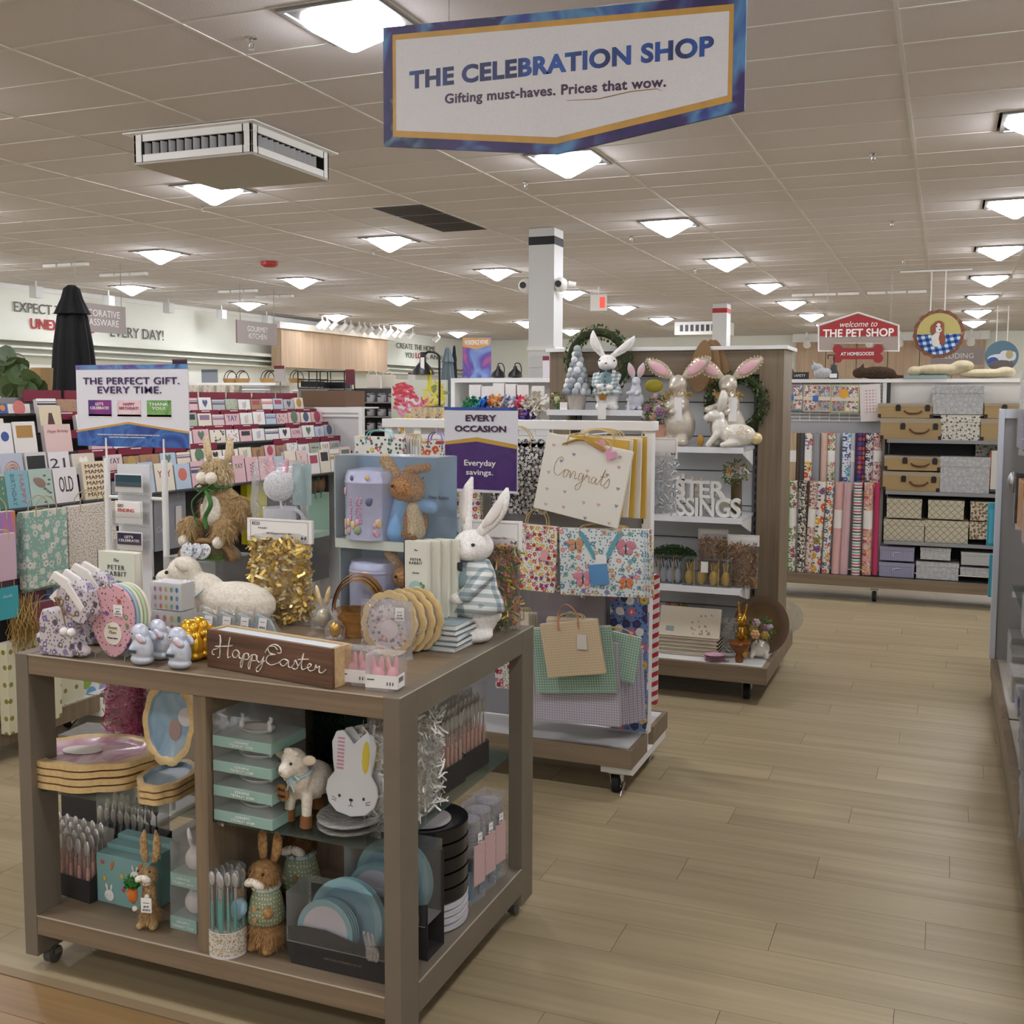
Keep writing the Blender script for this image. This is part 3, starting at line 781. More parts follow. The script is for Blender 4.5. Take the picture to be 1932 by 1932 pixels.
# two fabric bunny bags
FL = floral('#c9c2c4', ['#6f6a72', '#7b6aa0', '#58535c', '#8a7fa0'], '#77727a', 34, 'xz', .3, dens=.85)
def bunnybag(label, p, rz):
    t = T('bunny_shaped_bag', label, 'bag', p, rz)
    MB().prism([(-.075, 0), (.04, 0), (.05, .02), (.045, .09), (.04, .125), (-.06, .128), (-.072, .1)], (0, 0, 0), *XZ, (0, .055, 0)).build('bag_body', FL, t, bev=.006)
    MB().ell((.055, .02, .018), (.034, .022, .018), 12).build('foot', FL, t, smooth=180)
    MB().ell((-.083, .03, .04), (.02, .022, .024), 10).build('tail', FL, t, smooth=180)
    MB().prism([(-.035, 0), (.0, -.045), (.05, -.062), (.08, -.03), (.065, .03), (.03, .06), (-.02, .045), (-.055, .02)], (.035, -.006, .155), *XZ, (0, .05, 0)).build('head', FL, t, bev=.008)
    for q in (0, .04): MB().prism([(-.035, .0), (-.01, .02), (.03, -.005), (.085, -.065), (.098, -.05), (.04, .022), (-.005, .042)], (.0, q - .008, .195), *XZ, (0, .012, 0)).build('ear_strap', mat('#e8e4de', .7), t, bev=.002)
    MB().prism([(-.03, .0), (0, .025), (-.01, -.012)], (.01, -.012, .165), *XZ, (0, .02, 0)).build('nose_point', mat('#e8e4de', .7), t)
    for q in (.03, .055): MB().ell((q, -.012, .075), .012, 10).build('pompom', mat('#efece6', .9), t, smooth=180)
    b = MB(); b.tube(bez([(.02, -.01, .14), (.03, -.012, .115), (.035, -.012, .09)]), .002); b.tube(bez([(.02, -.01, .14), (.06, -.012, .12), (.07, -.012, .125)]), .002); b.tube(bez([(.02, -.01, .14), (.0, -.012, .165), (.03, -.012, .16), (.02, -.01, .14)]), .002)
    b.build('cord_bow', mat('#8a6a46', .7), t)
    return t
bunnybag('grey and lavender floral bunny-shaped bag at the front left table corner', P2(112, 1241, .01), 0)
bunnybag('second floral bunny-shaped bag, half hidden behind the one on the corner', P2(150, 1241, .12), .1)
# egg shaped plates in a wire stand
p = P2(212, 1249, .03); t = T('egg_plate_pack', 'stack of pink floral egg-shaped plates standing in clear wrap', 'plate', p, -.05)
def egg(s, n=36): return [(s * .62 * sin(a) * (1 - .16 * cos(a)), s * (.82 - .82 * cos(a))) for a in [2 * pi * i / n for i in range(n)]]
EGG = floral('#dba8b0', ['#6b6f9c', '#c76a58', '#7b8f74', '#8a5ea0', '#b5624e'], '#5a5550', 26, 'xz', .2, dens=.6, leafr=.1)
fr = MB().prism(egg(.122), (0, 0, .004), *XZ, (0, .01, 0)).build('front_plate', EGG, t, bev=.002)
for k, c in enumerate(('#9fb6cc', '#d9dfc2', '#c2d2ab', '#e2ddcc')):
    MB().prism(egg(.122), (.004 + .004 * k, .012 + .01 * k, .004), *XZ, (0, .008, 0)).build('plate_behind', mat(c, .5), t, bev=.002)
MB().cyl((0.005, -.0005, .07), (0.005, -.003, .07), .031, n=28).build('round_label', mat('#e9e4d8', .5), t)
text('Sweet\nPlum', .013, mat('#9b8a5c', .5), t, (0.005, -.0038, .08), name='print', shear=.2)
text('16 paper plates', .006, INK, t, (0.005, -.0038, .058), name='print')
pricetag(t, (.026, -.002, .135), .032, .03, price='$4.99')
MB().tube([(-.05, -.012, 0), (-.05, -.012, .012), (-.045, .07, .012), (.05, .07, .012), (.055, -.012, .012), (.055, -.012, 0)], .0018).build('wire_stand', GREY, t)
# books
BK = mat('#d9dccb', .5)
def book(label, p, rz=0., cover='#d9dccb', w=.125, h=.19, d=.03, title=True, name='book'):
    t = T(name, label, 'book', p, rz)
    MB().box((-w / 2 + .003, .003, .003), (w / 2 - .003, d - .003, h - .003)).build('pages', mat('#ece7d8', .8), t)
    b = MB(); b.box((-w / 2, 0, 0), (w / 2, .003, h)); b.box((-w / 2, d - .003, 0), (w / 2, d, h)); b.box((-w / 2, 0, 0), (-w / 2 + .003, d, h))
    b.build('cover', mat(cover, .5), t)
    if title:
        text('The', .012 * w / .125, mat('#3c4a4a', .6), t, (0, -.0005, h * .89), name='title_print', shear=.3)
        text('PETER\nRABBIT', .018 * w / .125, mat('#2b3a46', .6), t, (0, -.0005, h * .745), name='title_print', space=1.25, line=.95)
        text('Stories', .013 * w / .125, mat('#5a6a6a', .6), t, (0, -.0005, h * .6), name='title_print', shear=.3)
        b = MB(); b.cyl((.0, -.0003, h * .4), (.0, -.001, h * .4), .022, n=20); b.build('cover_spot', mat('#9cc4c6', .5), t)
        b = MB()
        for q in range(7): b.ell((.016 + .004 * (q % 3), -.0006, h * .3 + .006 * q), (.006, .0006, .006), 6)
        b.build('printed_leaves', mat('#6c8a5c', .6), t)
    return t
p = P(218, 1205); p.y = 2.62; q = at(218, 1042, y=2.62); book('pale green hardback storybook standing at the left behind the egg plates', (q.x, 2.62, TZ), 0, w=.145, h=q.z - TZ, d=.035)
# egg sticker boxes
def eggbox(label, p, rz, w, h, d, rows, cols_):
    t = T('craft_box', label, 'box', p, rz)
    MB().box((-w / 2, 0, 0), (w / 2, d, h)).build('carton', mat('#ecebe8', .4), t, bev=.001)
    pc = ['#b98fb8', '#d98aa0', '#d8c56a', '#6fb3a6', '#4a8fc4', '#c487b4', '#e2a08c', '#d6ad3c', '#3f9a90', '#7fa9d4', '#d4a6c4', '#e88a7c', '#e0cf86', '#8cc2b2', '#3f83c4']
    b = MB(); ms = [mat(c, .5) for c in pc]; r = 0
    for j in range(rows):
        for i in range(cols_):
            x = -w / 2 + w * (i + .75) / (cols_ + .5); z = h * (1 - (j + .6) / (rows + .2)); s = min(w / cols_, h / rows) * .36
            b.prism([(a * .8, c - s) for a, c in egg(s * 1.2, 14)], (x, -.0003, z - s * .6), *XZ, (0, -.0008, 0), r % 15); r += 1
    b.build('egg_print', ms, t)
    MB().box((-w / 2 - .002, -.002, 0), (w / 2 + .002, d + .002, h + .002)).build('shrink_wrap', FILM, t)
    return t
q0 = P2(318, 1218, .06); Yb = q0.y
eggbox('white box printed with coloured eggs, lower of two behind the foil rabbits', (q0.x, Yb, TZ), .05, .112, .085, .06, 3, 4)
eggbox('white box printed with coloured eggs, stacked on top of the other', (q0.x - .006, Yb, TZ + .0885), .0, .108, .08, .06, 3, 5)
# foil rabbits
def foilbunny(label, p, rz, m, h=.082, grp=None, ear=None, name='foil_rabbit', band=None):
    t = T(name, label, 'chocolate rabbit', p, rz, grp); s = h / .082
    o = body([('e', (.001, 0, .03), (.025, .017, .032)), ('e', (-.004, 0, .061), (.02, .0145, .02)), ('e', (-.017, 0, .056), (.01, .009, .009)), ('e', (0, 0, .01), (.026, .018, .011)), ('e', (-.012, -.008, .03), (.011, .01, .012))], 'rabbit_body', m, t, .0026, 2)
    o.scale = (s, s, s)
    for q in (-1, 1): e = MB().ell((.01 * s, q * .0145 * s, .054 * s), (.015 * s, .006 * s, .009 * s), 12, rot=Matrix.Rotation(.5, 3, 'Y')).build('ear', m, t, smooth=180); MB().ell((.011 * s, q * .0195 * s, .0535 * s), (.01 * s, .0018 * s, .005 * s), 10, rot=Matrix.Rotation(.5, 3, 'Y')).build('inner_ear', ear or m, e, smooth=180)
    if not band: MB().cb((-.008 * s, -.019 * s, .028 * s), (.018 * s, .002, .006 * s)).build('print_badge', mat('#3b4a56', .5), t)
    else: MB().lathe([(.019 * s, .036 * s), (.02 * s, .04 * s), (.019 * s, .044 * s)], n=14).build('ribbon', mat(band, .5), t)
    MB().ell((-.012 * s, -.0135 * s, .062 * s), .002, 6).build('eye', INK, t)
    return t
WF = foil('#c9cfdb', .42, .35); PKE = mat('#d9b7c2', .4)
for (u, v, lab) in ((268, 1257, 'leftmost of the three'), (301, 1256, 'middle and rearmost of the three'), (339, 1265, 'rightmost of the three')):
    p = P2(u, v, .018 + (.04 if v == 1256 else 0)); foilbunny('pale silver-blue foil-wrapped chocolate rabbit, ' + lab, p, 0, WF, .112, 'silver foil rabbits', PKE)
GF = foil('#e3b13a', .28, .8)
for (u, v, lab, dy) in ((361, 1256, 'left of two', .05), (380, 1258, 'right of two', .085)):
    p = P2(u, v, dy); foilbunny('gold foil chocolate rabbit with red ribbon, %s beside the wooden block' % lab, p, 0, GF, .115, 'gold foil rabbits', band='#9c1f22')
# Happy Easter block
a = P(391, 1257); c = P(626, 1301); ang = math.atan2(c.y - a.y, c.x - a.x); L = (c - a).length
hh = at(391, 1187, y=a.y).z - TZ
t = T('wooden_block_sign', 'long wooden block sign painted with white script words Happy Easter', 'sign', a, ang)
DW = wood('#3f2a1e', '#7a563d', 0, .8, .6); LW = wood('#a88a5e', '#c9ad80', 0, 1., .6)
MB().box((0, 0, 0), (L, .012, hh)).build('front_board', DW, t, bev=.001)
b = MB(); b.box((0, .0121, 0), (L, .075, .01)); b.box((0, .0121, .0101), (.012, .075, hh)); b.box((L - .012, .0121, .0101), (L, .075, hh)); b.box((.0121, .063, .0101), (L - .0121, .075, hh)); b.build('box_frame', LW, t, bev=.001)
MB().box((.0125, .0125, hh - .012), (L - .0125, .0625, hh - .004)).build('inner_lid', mat('#cfd6d8', .5), t)
# hand-lettered strokes on a 0..100 x 0..30 grid
HAPPY = [[(3, 3), (1, 4), (2, 8), (6, 10), (9, 16), (9, 23), (8, 24)], [(9, 24), (8.5, 12), (8, 2), (6, 1)], [(18, 24), (16, 13), (15.5, 3), (18, 4)], [(4, 12), (10, 13), (17, 14.5), (20, 16)],
 [(26, 10), (23, 12), (20, 8), (21, 4), (24, 5), (26, 10), (26, 5), (28, 4)], [(28, 4), (31, 10), (29, 0), (28, -5), (27, -1), (31, 9), (34, 10), (34, 5), (31, 4)], [(34, 5), (38, 10), (36, 0), (35, -5), (34, -1), (38, 9), (41, 10), (41, 5), (38, 4)],
 [(42, 10), (42, 5), (45, 4), (48, 10)], [(48, 10), (46, 0), (43, -6), (41, -4), (45, 2), (50, 7)],
 [(60, 19), (57, 22), (52, 20), (53, 15), (58, 14)], [(58, 14), (52, 12), (50, 6), (54, 3), (60, 6), (62, 8)], [(49, 14), (52, 20), (57, 24), (62, 22), (63, 17), (60, 16)],
 [(69, 10), (65, 11), (62, 7), (64, 4), (67, 6), (69, 10), (69, 5), (71, 4), (74, 8)], [(74, 8), (75, 12), (77, 6), (75, 3), (72, 4)], [(77, 6), (80, 12), (82, 20), (80, 8), (81, 4), (84, 6)], [(77, 13), (86, 15)],
 [(84, 6), (88, 9), (87, 11), (85, 8), (87, 4), (91, 6)], [(91, 6), (92, 11), (92.5, 8), (95, 10), (94.5, 5), (97, 4), (100, 8)]]
def script(strokes, sx, sz, r, m, parent, o, u=(1, 0, 0), w=(0, 0, 1), slope=0., name='script_lettering', grow=.5):
    o, u, w = Vector(o), Vector(u), Vector(w); n = u.cross(w)
    for st in strokes:
        b = MB(); pts = [o + u * (q.x * sx) + w * (q.y * sz + q.x * slope) + n * .0006 for q in bez(st, 6)]; L_ = len(pts)
        b.tube(pts, [r * (.6 + grow * abs(sin(i * .55))) for i in range(L_)], 6, flat=.6); b.build(name, m, parent, smooth=60)
script(HAPPY, L * .0092, hh * .026, .0022, mat('#ece7dc', .5), t, (L * .04, -.0008, hh * .27))
# white lamb plush lying behind
p = Vector((at(402, 1150, y=2.74).x, 2.74, TZ)); s = 1.42; t = T('lamb_plush', 'cream plush lamb lying down behind the wrapped treats', 'plush toy', p, .1)
body([('e', (.06 * s, 0, .05 * s), (.095 * s, .05 * s, .05 * s)), ('e', (-.02 * s, 0, .07 * s), (.05 * s, .04 * s, .045 * s)), ('e', (-.065 * s, -.01, .115 * s), (.04 * s, .033 * s, .036 * s)), ('e', (-.105 * s, -.02, .1 * s), (.028 * s, .02 * s, .02 * s))], 'lamb_body', FURC, t, .006, 5)
MB().ell((-.052 * s, -.056, .135 * s), (.02 * s, .008, .012 * s), 10, rot=Matrix.Rotation(.5, 3, 'Y')).build('ear', FURC, t, smooth=180)
eyes(t, [(-.088 * s, -.058, .118 * s)], .0065); MB().ell((-.187, -.03, .143), .006, 8).build('nose', NOSE, t)
MB().tube(bez([(-.05, -.06, .085), (-.02, -.058, .1), (.0, -.03, .125), (-.01, .02, .135)]), .007, flat=.4).build('neck_ribbon', mat('#a9c3cc', .5), t, smooth=60)
# cellophane treat packs
for k in range(4):
    p = Vector((at(400 + 30 * k, 1190, y=2.5).x, 2.5 + .01 * k, TZ)); t = T('treat_pack', 'clear pack of pastel striped sweets, %s from the left behind the wooden block' % ('first', 'second', 'third', 'fourth')[k], 'sweets', p, .3, 'pastel treat packs', rot=(0, .12, .3)); t.scale = (1.35,) * 3
    MB().prism([(-.028, 0), (.03, 0), (.022, .03), (.0, .062), (-.03, .07)], (0, 0, 0), *XZ, (0, .012, 0)).build('sweets', paint(['#d9a6ae', '#e9e2dc', '#9fc3c9', '#dfb4bc', '#b9d0b2'], 14, .4), t, bev=.003)
    MB().prism([(-.032, 0), (.034, 0), (.026, .034), (.0, .07), (-.035, .082)], (0, -.003, 0), *XZ, (0, .018, 0)).build('wrapper', FILM, t)
    pricetag(t, (-.012, -.0045, .052), .017, .024)
# gold shred bag with header
p = Vector((at(530, 1100, y=2.85).x, 2.85, TZ)); top = at(530, 980, y=p.y).z
shredbag('clear bag of shiny gold shredded foil with white header card', p, .225, top - TZ - .03, .05, ['#ecd07c', '#cfa848', '#fbeec0'], header=True, n=1300, wd=.009, metal=True, hh=.072)
# small wrapped figures
def wrapped(label, u, v, dy, fn, cat='sweets', name='wrapped_figure'):
    p = P2(u, v, dy); t = T(name, label, cat, p); fn(t)
    r = random.Random(u); vs = MB()
    for k in range(9):
        a = 2 * pi * k / 9; vs.add([(0, 0, .055), (.022 * cos(a), .018 * sin(a), .085 + r.uniform(0, .02)), (.022 * cos(a + .6), .018 * sin(a + .6), .08)], [(0, 1, 2)])
    vs.lathe([(.03, .0), (.032, .03), (.02, .05), (.004, .056)], n=12, sy=.8); vs.build('cellophane', FILM, t); return t
wrapped('red and pink wrapped tulip sweet beside the gold shred bag', 517, 1188, .12, lambda t: MB().ell((0, 0, .04), (.018, .014, .038), 12).build('sweet', mat('#b8344a', .35), t, smooth=180))
def wb(t):
    body([('e', (0, 0, .022), (.016, .013, .02)), ('e', (0, 0, .05), (.012, .011, .013)), ('c', (.004, 0, .06), (.012, 0, .1), .005, .004), ('c', (-.004, 0, .06), (-.002, 0, .1), .005, .004)], 'rabbit', mat('#efece6', .3), t, .003, 3)
wrapped('white wrapped ceramic rabbit between the red sweet and the gold ears', 558, 1194, .12, wb)
def ge(t):
    MB().ell((0, 0, .03), (.025, .02, .03), 14).build('pearl_body', mat('#d9cfb6', .25, .3), t, smooth=180)
    for q in (-1, 1): MB().ell((q * .016, 0, .098), (.009, .005, .036), 10, rot=Matrix.Rotation(q * .25, 3, 'Y')).build('ear', GOLD, t, smooth=180)
wrapped('wrapped pearly egg with tall gold rabbit ears, left of the wooden basket', 610, 1203, .12, ge)
wrapped('small wrapped gold rabbit at the right end behind the wooden block', 632, 1214, .06, lambda t: MB().ell((0, 0, .025), (.018, .015, .025), 12).build('sweet', GF, t, smooth=180))
# wood chip basket
p = P2(676, 1232, .2); t = T('chip_basket', 'small bent-wood basket with a broad looped wooden handle', 'basket', p, .3); t.scale = (1.35, 1.35, 1.3)
CH_ = wood('#7d5524', '#b9894a', 0, 1.5, .55)
MB().lathe([(.038, 0), (.05, .06), (.052, .062), (.048, .06), (.036, .004)], n=16, sy=.8).build('basket_body', CH_, t, smooth=40)
for k in range(3):
    q = [( (.052 + .004 * k) * cos(a), (-.01 + .012 * k), .055 + (.075 + .006 * k) * sin(a)) for a in [pi * i / 14 for i in range(15)]]
    MB().tube(q, .014, 4, flat=.14).build('handle_strip', CH_, t, smooth=60)
MB().box((.02, -.045, .02), (.034, -.044, .05)).build('price_tag', CARDW, t)
# standing scalloped plates with gold rims
p = P2(730, 1250, .05); t = T('plate_rack', 'wire rack holding four pale floral scalloped plates with gold rims', 'plate rack', p, .12)
PLF = floral('#d9cdd0', ['#c99aa4', '#d8b5b0', '#b8a5ac'], '#8a8f86', 24, 'xz', .25, dens=.5)
for k in range(4):
    b = MB(); plate(b, (.016 * k, .03 + .026 * k, .09), .078, .088, .016, 'y', 12, .06, (0, 1), base=.9); pl_ = b.build('plate', [GOLD, PLF if k == 0 else mat('#cfc6c6', .4)], t, smooth=50)
    if k == 0: MB().cyl((0, .021, .075), (0, .0195, .075), .026, n=20).build('round_label', mat('#ddd3d4', .5), pl_)
pricetag(t, (.034, .01, .12), .026, .036, price='$7.99')
b = MB(); b.tube([(.02, .0, .002), (.05, .13, .003)], .0015); b.tube([(-.03, .0, .002), (.0, .13, .003)], .0015); b.tube([(.06, -.02, .002), (.055, -.0, .002), (.085, .0, .07)], .0015); b.tube([(.085, 0, .07), (.1, .12, .07)], .0015)
b.build('wire', INKG, t)
pillow(.15, .05, .16, FILM, t, 'wrap_front')
# pink candy packs
for k, (u, v, dx) in enumerate(((676, 1296, 0), (733, 1307, 0))):
    p = P2(u - 6 * k, v, .03); t = T('candy_pack', ('left' if k == 0 else 'right') + ' clear pack of pink bunny-ear sweets with white label by the table corner', 'sweets', p, .1); t.scale = (1.22, 1.22, 1.35)
    MB().box((-.034, -.02, 0), (.034, .03, .066)).build('clear_box', FILM, t)
    for x, y in ((-.015, 0), (.014, .006)):
        o = body([('e', (x, y, .02), (.016, .014, .018)), ('e', (x - .01, y, .045), (.006, .004, .016)), ('e', (x + .008, y, .046), (.006, .004, .016))], 'pink_rabbit', mat('#e5a9b1', .6), t, .003, 3)
    MB().box((-.0345, -.0212, .006), (.0345, -.0204, .03)).build('label', CARDW, t)
    MB().box((.0344, -.02, .006), (.0352, .015, .03)).build('side_label', CARDW, t)
    b = MB(); 
    for q in range(6): b.box((.0353, -.015 + q * .004, .017), (.0356, -.013 + q * .004, .026))
    for q in range(3): b.box((.012 + q * .006, -.0216, .012), (.014 + q * .006, -.0212, .018))
    b.box((-.03, -.0216, .02), (-.015, -.0212, .022)); b.build('print', INK, t)
# standing books and book stack at right
p = at(795, 1160, z=TZ + .09)
bx = at(800, 1024, y=2.72); h = bx.z - TZ - .076
for k in range(4):
    book('cream storybook, %s of four standing side by side before the plaid rabbit' % ('front', 'second', 'third', 'rearmost')[k], (at(784, 1024, y=2.72).x + .02 * k, 2.72 + .024 * k, TZ + .078), 0, '#d6d6c8', .075, h, .022, k == 0)
p = P(862, 1243) + Vector((0, .07, 0))
for k in range(5):
    t = T('book', 'blue-edged book lying flat, %s of the stack of five under the standing books' % ('bottom', 'second', 'third', 'fourth', 'top')[k], 'book', (at(845, 1180, y=2.76).x + .004 * (k % 2), 2.76, TZ + .0155 * k), .06 * (k % 3) - .04, 'flat stacked books')
    MB().box((-.06, -.07, .002), (.056, .07, .0134)).build('pages', mat('#ebe9e2', .8), t)
    b = MB(); b.box((-.063, -.075, 0), (.058, .073, .002)); b.box((-.063, -.075, .0134), (.058, .073, .0153)); b.build('cover', mat('#41586a' if k % 2 else '#8fa0a6', .5), t)
# ------------------------------------------------------------------ plush and straw rabbits on and behind the table
def plushrabbit(label, p, rz, s=1., jacket=True, name='plush_rabbit', earspread=(.18, .5), basket=False, fur_=None, lop=False):
    """standing white rabbit in a checked jacket; origin at its feet, faces -y"""
    f = fur_ or FURW; t = T(name, label, 'plush toy', p, rz); v = .006 * max(1, s * .8)
    S = lambda x, y, z: (x * s, y * s, z * s)
    body([('e', S(0, .005, .085), (.062 * s, .055 * s, .08 * s)), ('e', S(0, 0, .165), (.046 * s, .042 * s, .06 * s)), ('e', S(-.028, -.02, .02), (.028 * s, .042 * s, .022 * s)), ('e', S(.032, -.015, .02), (.028 * s, .042 * s, .022 * s)),
          ('e', S(0, 0, .262), (.048 * s, .045 * s, .046 * s)), ('e', S(-.012, -.03, .25), (.03 * s, .028 * s, .028 * s)), ('e', S(.015, -.03, .25), (.024 * s, .024 * s, .026 * s)), ('e', S(-.03, -.055, .13), (.018 * s, .018 * s, .018 * s)), ('e', S(.02, -.06, .125), (.02 * s, .018 * s, .018 * s)), ('e', S(0, .055, .06), (.025 * s, .02 * s, .025 * s))],
         'rabbit_body', f, t, v, 5)
    for q, a in ((-1, earspread[0]), (1, earspread[1])):
        pts = [Vector(S(q * .018, .0, .295))]; d = Vector((sin(q * a), .1, cos(a)))
        for k in range(1, 7): pts.append(pts[0] + d * (.155 * s * k / 6) + Vector((q * .018 * s * sin(k * .5), 0, 0)))
        b = MB(); b.leaf(pts, [x * s for x in (.012, .017, .022, .023, .02, .013, .003)], .008 * s); e = b.build('ear', f, t, smooth=180)
        b = MB(); b.leaf([x + Vector((0, -.006 * s, 0)) for x in pts[1:6]], [x * s for x in (.006, .013, .015, .012, .004)], .004 * s, 8); b.build('inner_ear', mat('#e6e0da', .8), e, smooth=180)
    eyes(t, [S(-.034, -.034, .272), S(.036, -.03, .272)], .0048 * s); MB().ell(S(0, -.058, .258), (.006 * s, .004 * s, .005 * s), 8).build('nose', mat('#8a5a44', .4), t, smooth=180)
    if jacket:
        ck = check('#e2e4df', '#a9b5b6', '#7d8e92', 44 / s)
        b = MB(); b.lathe([(r * s, z * s) for r, z in ((.074, .085), (.07, .11), (.056, .15), (.05, .19), (.038, .222))], n=24, sy=.92); b.v = b.v; jk = b.build('jacket', ck, t, smooth=180)
        m_ = jk.modifiers.new('thick', 'SOLIDIFY'); m_.thickness = .004 * s
        b = MB(); b.cap(S(-.05, -.005, .19), S(-.052, -.045, .14), .021 * s, .017 * s); b.build('sleeve', ck, t, smooth=180)
        b = MB(); b.cap(S(.048, -.005, .19), S(.036, -.05, .135), .021 * s, .018 * s); b.build('sleeve', ck, t, smooth=180)
        b = MB(); b.ell(S(0, -.022, .17), (.034 * s, .038 * s, .05 * s), 14); b.build('waistcoat', mat('#7e9698', .9, noise=.1, sc=300), t, smooth=180)
        for z in (.185, .16, .137): MB().ell(S(-.004, -.06, z), (.004 * s, .003 * s, .004 * s), 8).build('button', mat('#4a4038', .5), t)
        for q in (-1, 1): MB().prism([(0, 0), (q * .03 * s, .012 * s), (q * .03 * s, -.014 * s)], S(0, -.062, .215), *XZ, (0, .008 * s, 0)).build('bow_tie', mat('#2a2e38', .8), t)
    if basket:
        MB().lathe([(.015 * s, .055 * s), (.022 * s, .085 * s), (.02 * s, .085 * s)], S(-.01, -.085, 0), 14).build('basket', wood('#7d5524', '#b9894a', 0, 2), t)
        for x, z, c in ((-.02, .092, '#d9a7a0'), (0, .095, '#dfe0c0'), (-.01, .09, '#6f8f4f')): MB().ell(S(x, -.085, z), .009 * s, 8).build('egg', mat(c, .5), t, smooth=180)
    return t
q = at(895, 1214, z=TZ); Y_ = q.y + .06; X_ = at(893, 1150, y=Y_).x
s_ = (at(890, 1000, y=Y_).z - TZ) / .305
t = plushrabbit('large white plush rabbit in a checked jacket at the right end of the table top', (X_, Y_, TZ), -.55, s_, earspread=(.02, .5)); t.scale = (1.4, 1.2, 1)
MB().prism([(-.05, 0), (.02, -.012), (.05, .008), (.01, .02)], (-.01, -.1, .012), (1, 0, 0), (0, .3, 1), (0, .01, 0)).build('teal_foot_tag', mat('#3f7f8c', .6), t)
# crinkle paper bags with white headers beside the rabbit
CR = ['#6f8a3c', '#c9b23c', '#c4787c', '#4f7a4f', '#d49a5c', '#b5605a']
for k, (u, v, y, w, ht, lab) in enumerate(((925, 1175, 3.02, .19, 972, 'right'), (850, 1175, 3.06, .15, 962, 'left'))):
    x = at(u, 1100, y=y).x; zt = at(u, ht, y=y).z
    shredbag('clear bag of multicoloured crinkle paper with white header, %s one behind the plaid rabbit' % lab, (x, y, TZ), w, zt - TZ - .06, .075, CR, header=True, n=1500 if k == 0 else 500, wd=.005, hh=.085, rz=.1 if k == 0 else -.1)
# gift set: tin and dressed toy rabbit in window boxes, one on another
def giftset(label, p, w, h, d, full=True):
    t = T('gift_set_box', label, 'gift box', p, -.06)
    MB().box((-w / 2, 0, 0), (w / 2, d, .03)).build('tray', mat('#c3cabf', .6), t, bev=.002)
    b = MB(); b.box((-w / 2, d - .004, .03), (w / 2, d, h)); b.build('back_card', paint(['#9dbbd0', '#8fb2cc', '#a9c4d2'], 2), t)
    MB().box((-w / 2, d * .0, .03), (-w / 2 + .004, d, h)).build('side_card', mat('#a6b6b8', .6), t)
    MB().box((-w / 2, -.001, .0305), (w / 2, d + .001, h + .002)).build('window', film('#ffffff', .06), t)
    r = w * .26; cx = -w * .2
    TI = mat('#b3b7d2', .35, .2, noise=.04)
    b = MB(); b.lathe([(r, .031), (r, h * .7), (r * 1.02, h * .71), (r * 1.02, h * .73), (r, h * .74), (r, h * .78), (r * .92, h * .84), (r * .55, h * .86), (0, h * .86)], (cx, d * .5, 0), 32); tn = b.build('tin', TI, t, smooth=35)
    if full:
        b = MB(); ms = [mat(c, .5) for c in ('#b58aa0', '#8b9a7c', '#cfb48e', '#5c6480', '#c9a0a8')]; rr = random.Random(4)
        def dec(a, z, ss, m):
            b.ell((cx + sin(a) * r * 1.005, d * .5 - cos(a) * r * 1.005, z), (ss, ss * .35, ss * 1.2), 8, m, Matrix.Rotation(a, 3, 'Z'))
        for k in range(16): dec(rr.uniform(-.9, .9), .05 + rr.uniform(0, .035), .006 + rr.random() * .007, rr.choice((1, 2, 4)))
        for a0 in (-.35, .05, -.1):
            for k in range(9): dec(a0 + rr.uniform(-.03, .03), .085 + k * .009, .0045, 0)
        dec(.35, h * .52, .011, 3); dec(.42, h * .54, .006, 3); dec(-.75, h * .62, .012, 4); dec(-.3, h * .77, .008, 3); dec(.3, h * .78, .008, 2)
        b.build('tin_print', ms, tn, smooth=180)
    TF = fur('#b98d62', '#7d5838', 200); x0 = w * .2; y0 = d * .35; s = h / .2
    body([('e', (x0, y0, .06 * s), (.036 * s, .03 * s, .045 * s)), ('e', (x0 - .012, y0 - .01, .135 * s), (.04 * s, .034 * s, .034 * s)), ('e', (x0 + .02, y0 - .02, .125 * s), (.022 * s, .02 * s, .02 * s)), ('e', (x0 - .02, y0 - .02, .04 * s), (.018 * s, .02 * s, .016 * s)), ('e', (x0 + .022, y0 - .02, .038 * s), (.018 * s, .02 * s, .016 * s))], 'toy_rabbit', TF, t, .005, 4)
    eyes(t, [(x0 - .024 * s, y0 - .042 * s, .14 * s)], .005)
    b = MB(); b.cap((x0 - .035 * s, y0, .155 * s), (x0 - .065 * s, y0, .19 * s), .012 * s, .015 * s); b.build('ear', fur('#c9ab80', '#9a7a50', 200), t, smooth=180)
    b = MB(); b.cap((x0 - .01 * s, y0, .17 * s), (x0 + .035 * s, y0, .178 * s), .011 * s, .01 * s); b.build('ear', TF, t, smooth=180)
    BL = mat('#79a3cc', .85, noise=.08, sc=200)
    b = MB(); b.cap((x0 - .018 * s, y0 - .01, .1 * s), (x0 - .026 * s, y0 - .02, .04 * s), .022 * s, .026 * s); b.build('jacket', BL, t, smooth=180)
    b = MB(); b.cap((x0 + .01 * s, y0, .1 * s), (x0 + .05 * s, y0 - .01, .095 * s), .016 * s, .014 * s); b.build('sleeve', BL, t, smooth=180)
    b = MB(); b.cap((x0 + .012 * s, y0 - .02, .09 * s), (x0 + .018 * s, y0 - .02, .045 * s), .016 * s, .02 * s); b.build('belly', fur('#d8c7a6', '#b9a27c', 200), t, smooth=180)
    if full:
        text('Peter Rabbit', .014, mat('#3f5878', .5), t, (w * .33, d - .0055, h * .55), name='print', shear=.1)
        for k in range(7): MB().ell((rr.uniform(-.1, w * .45), d - .0045, rr.uniform(.1, .9) * h), (.0025, .0006, .004), 6).build('print_leaf', mat('#3c4a60', .5), t)
    return t
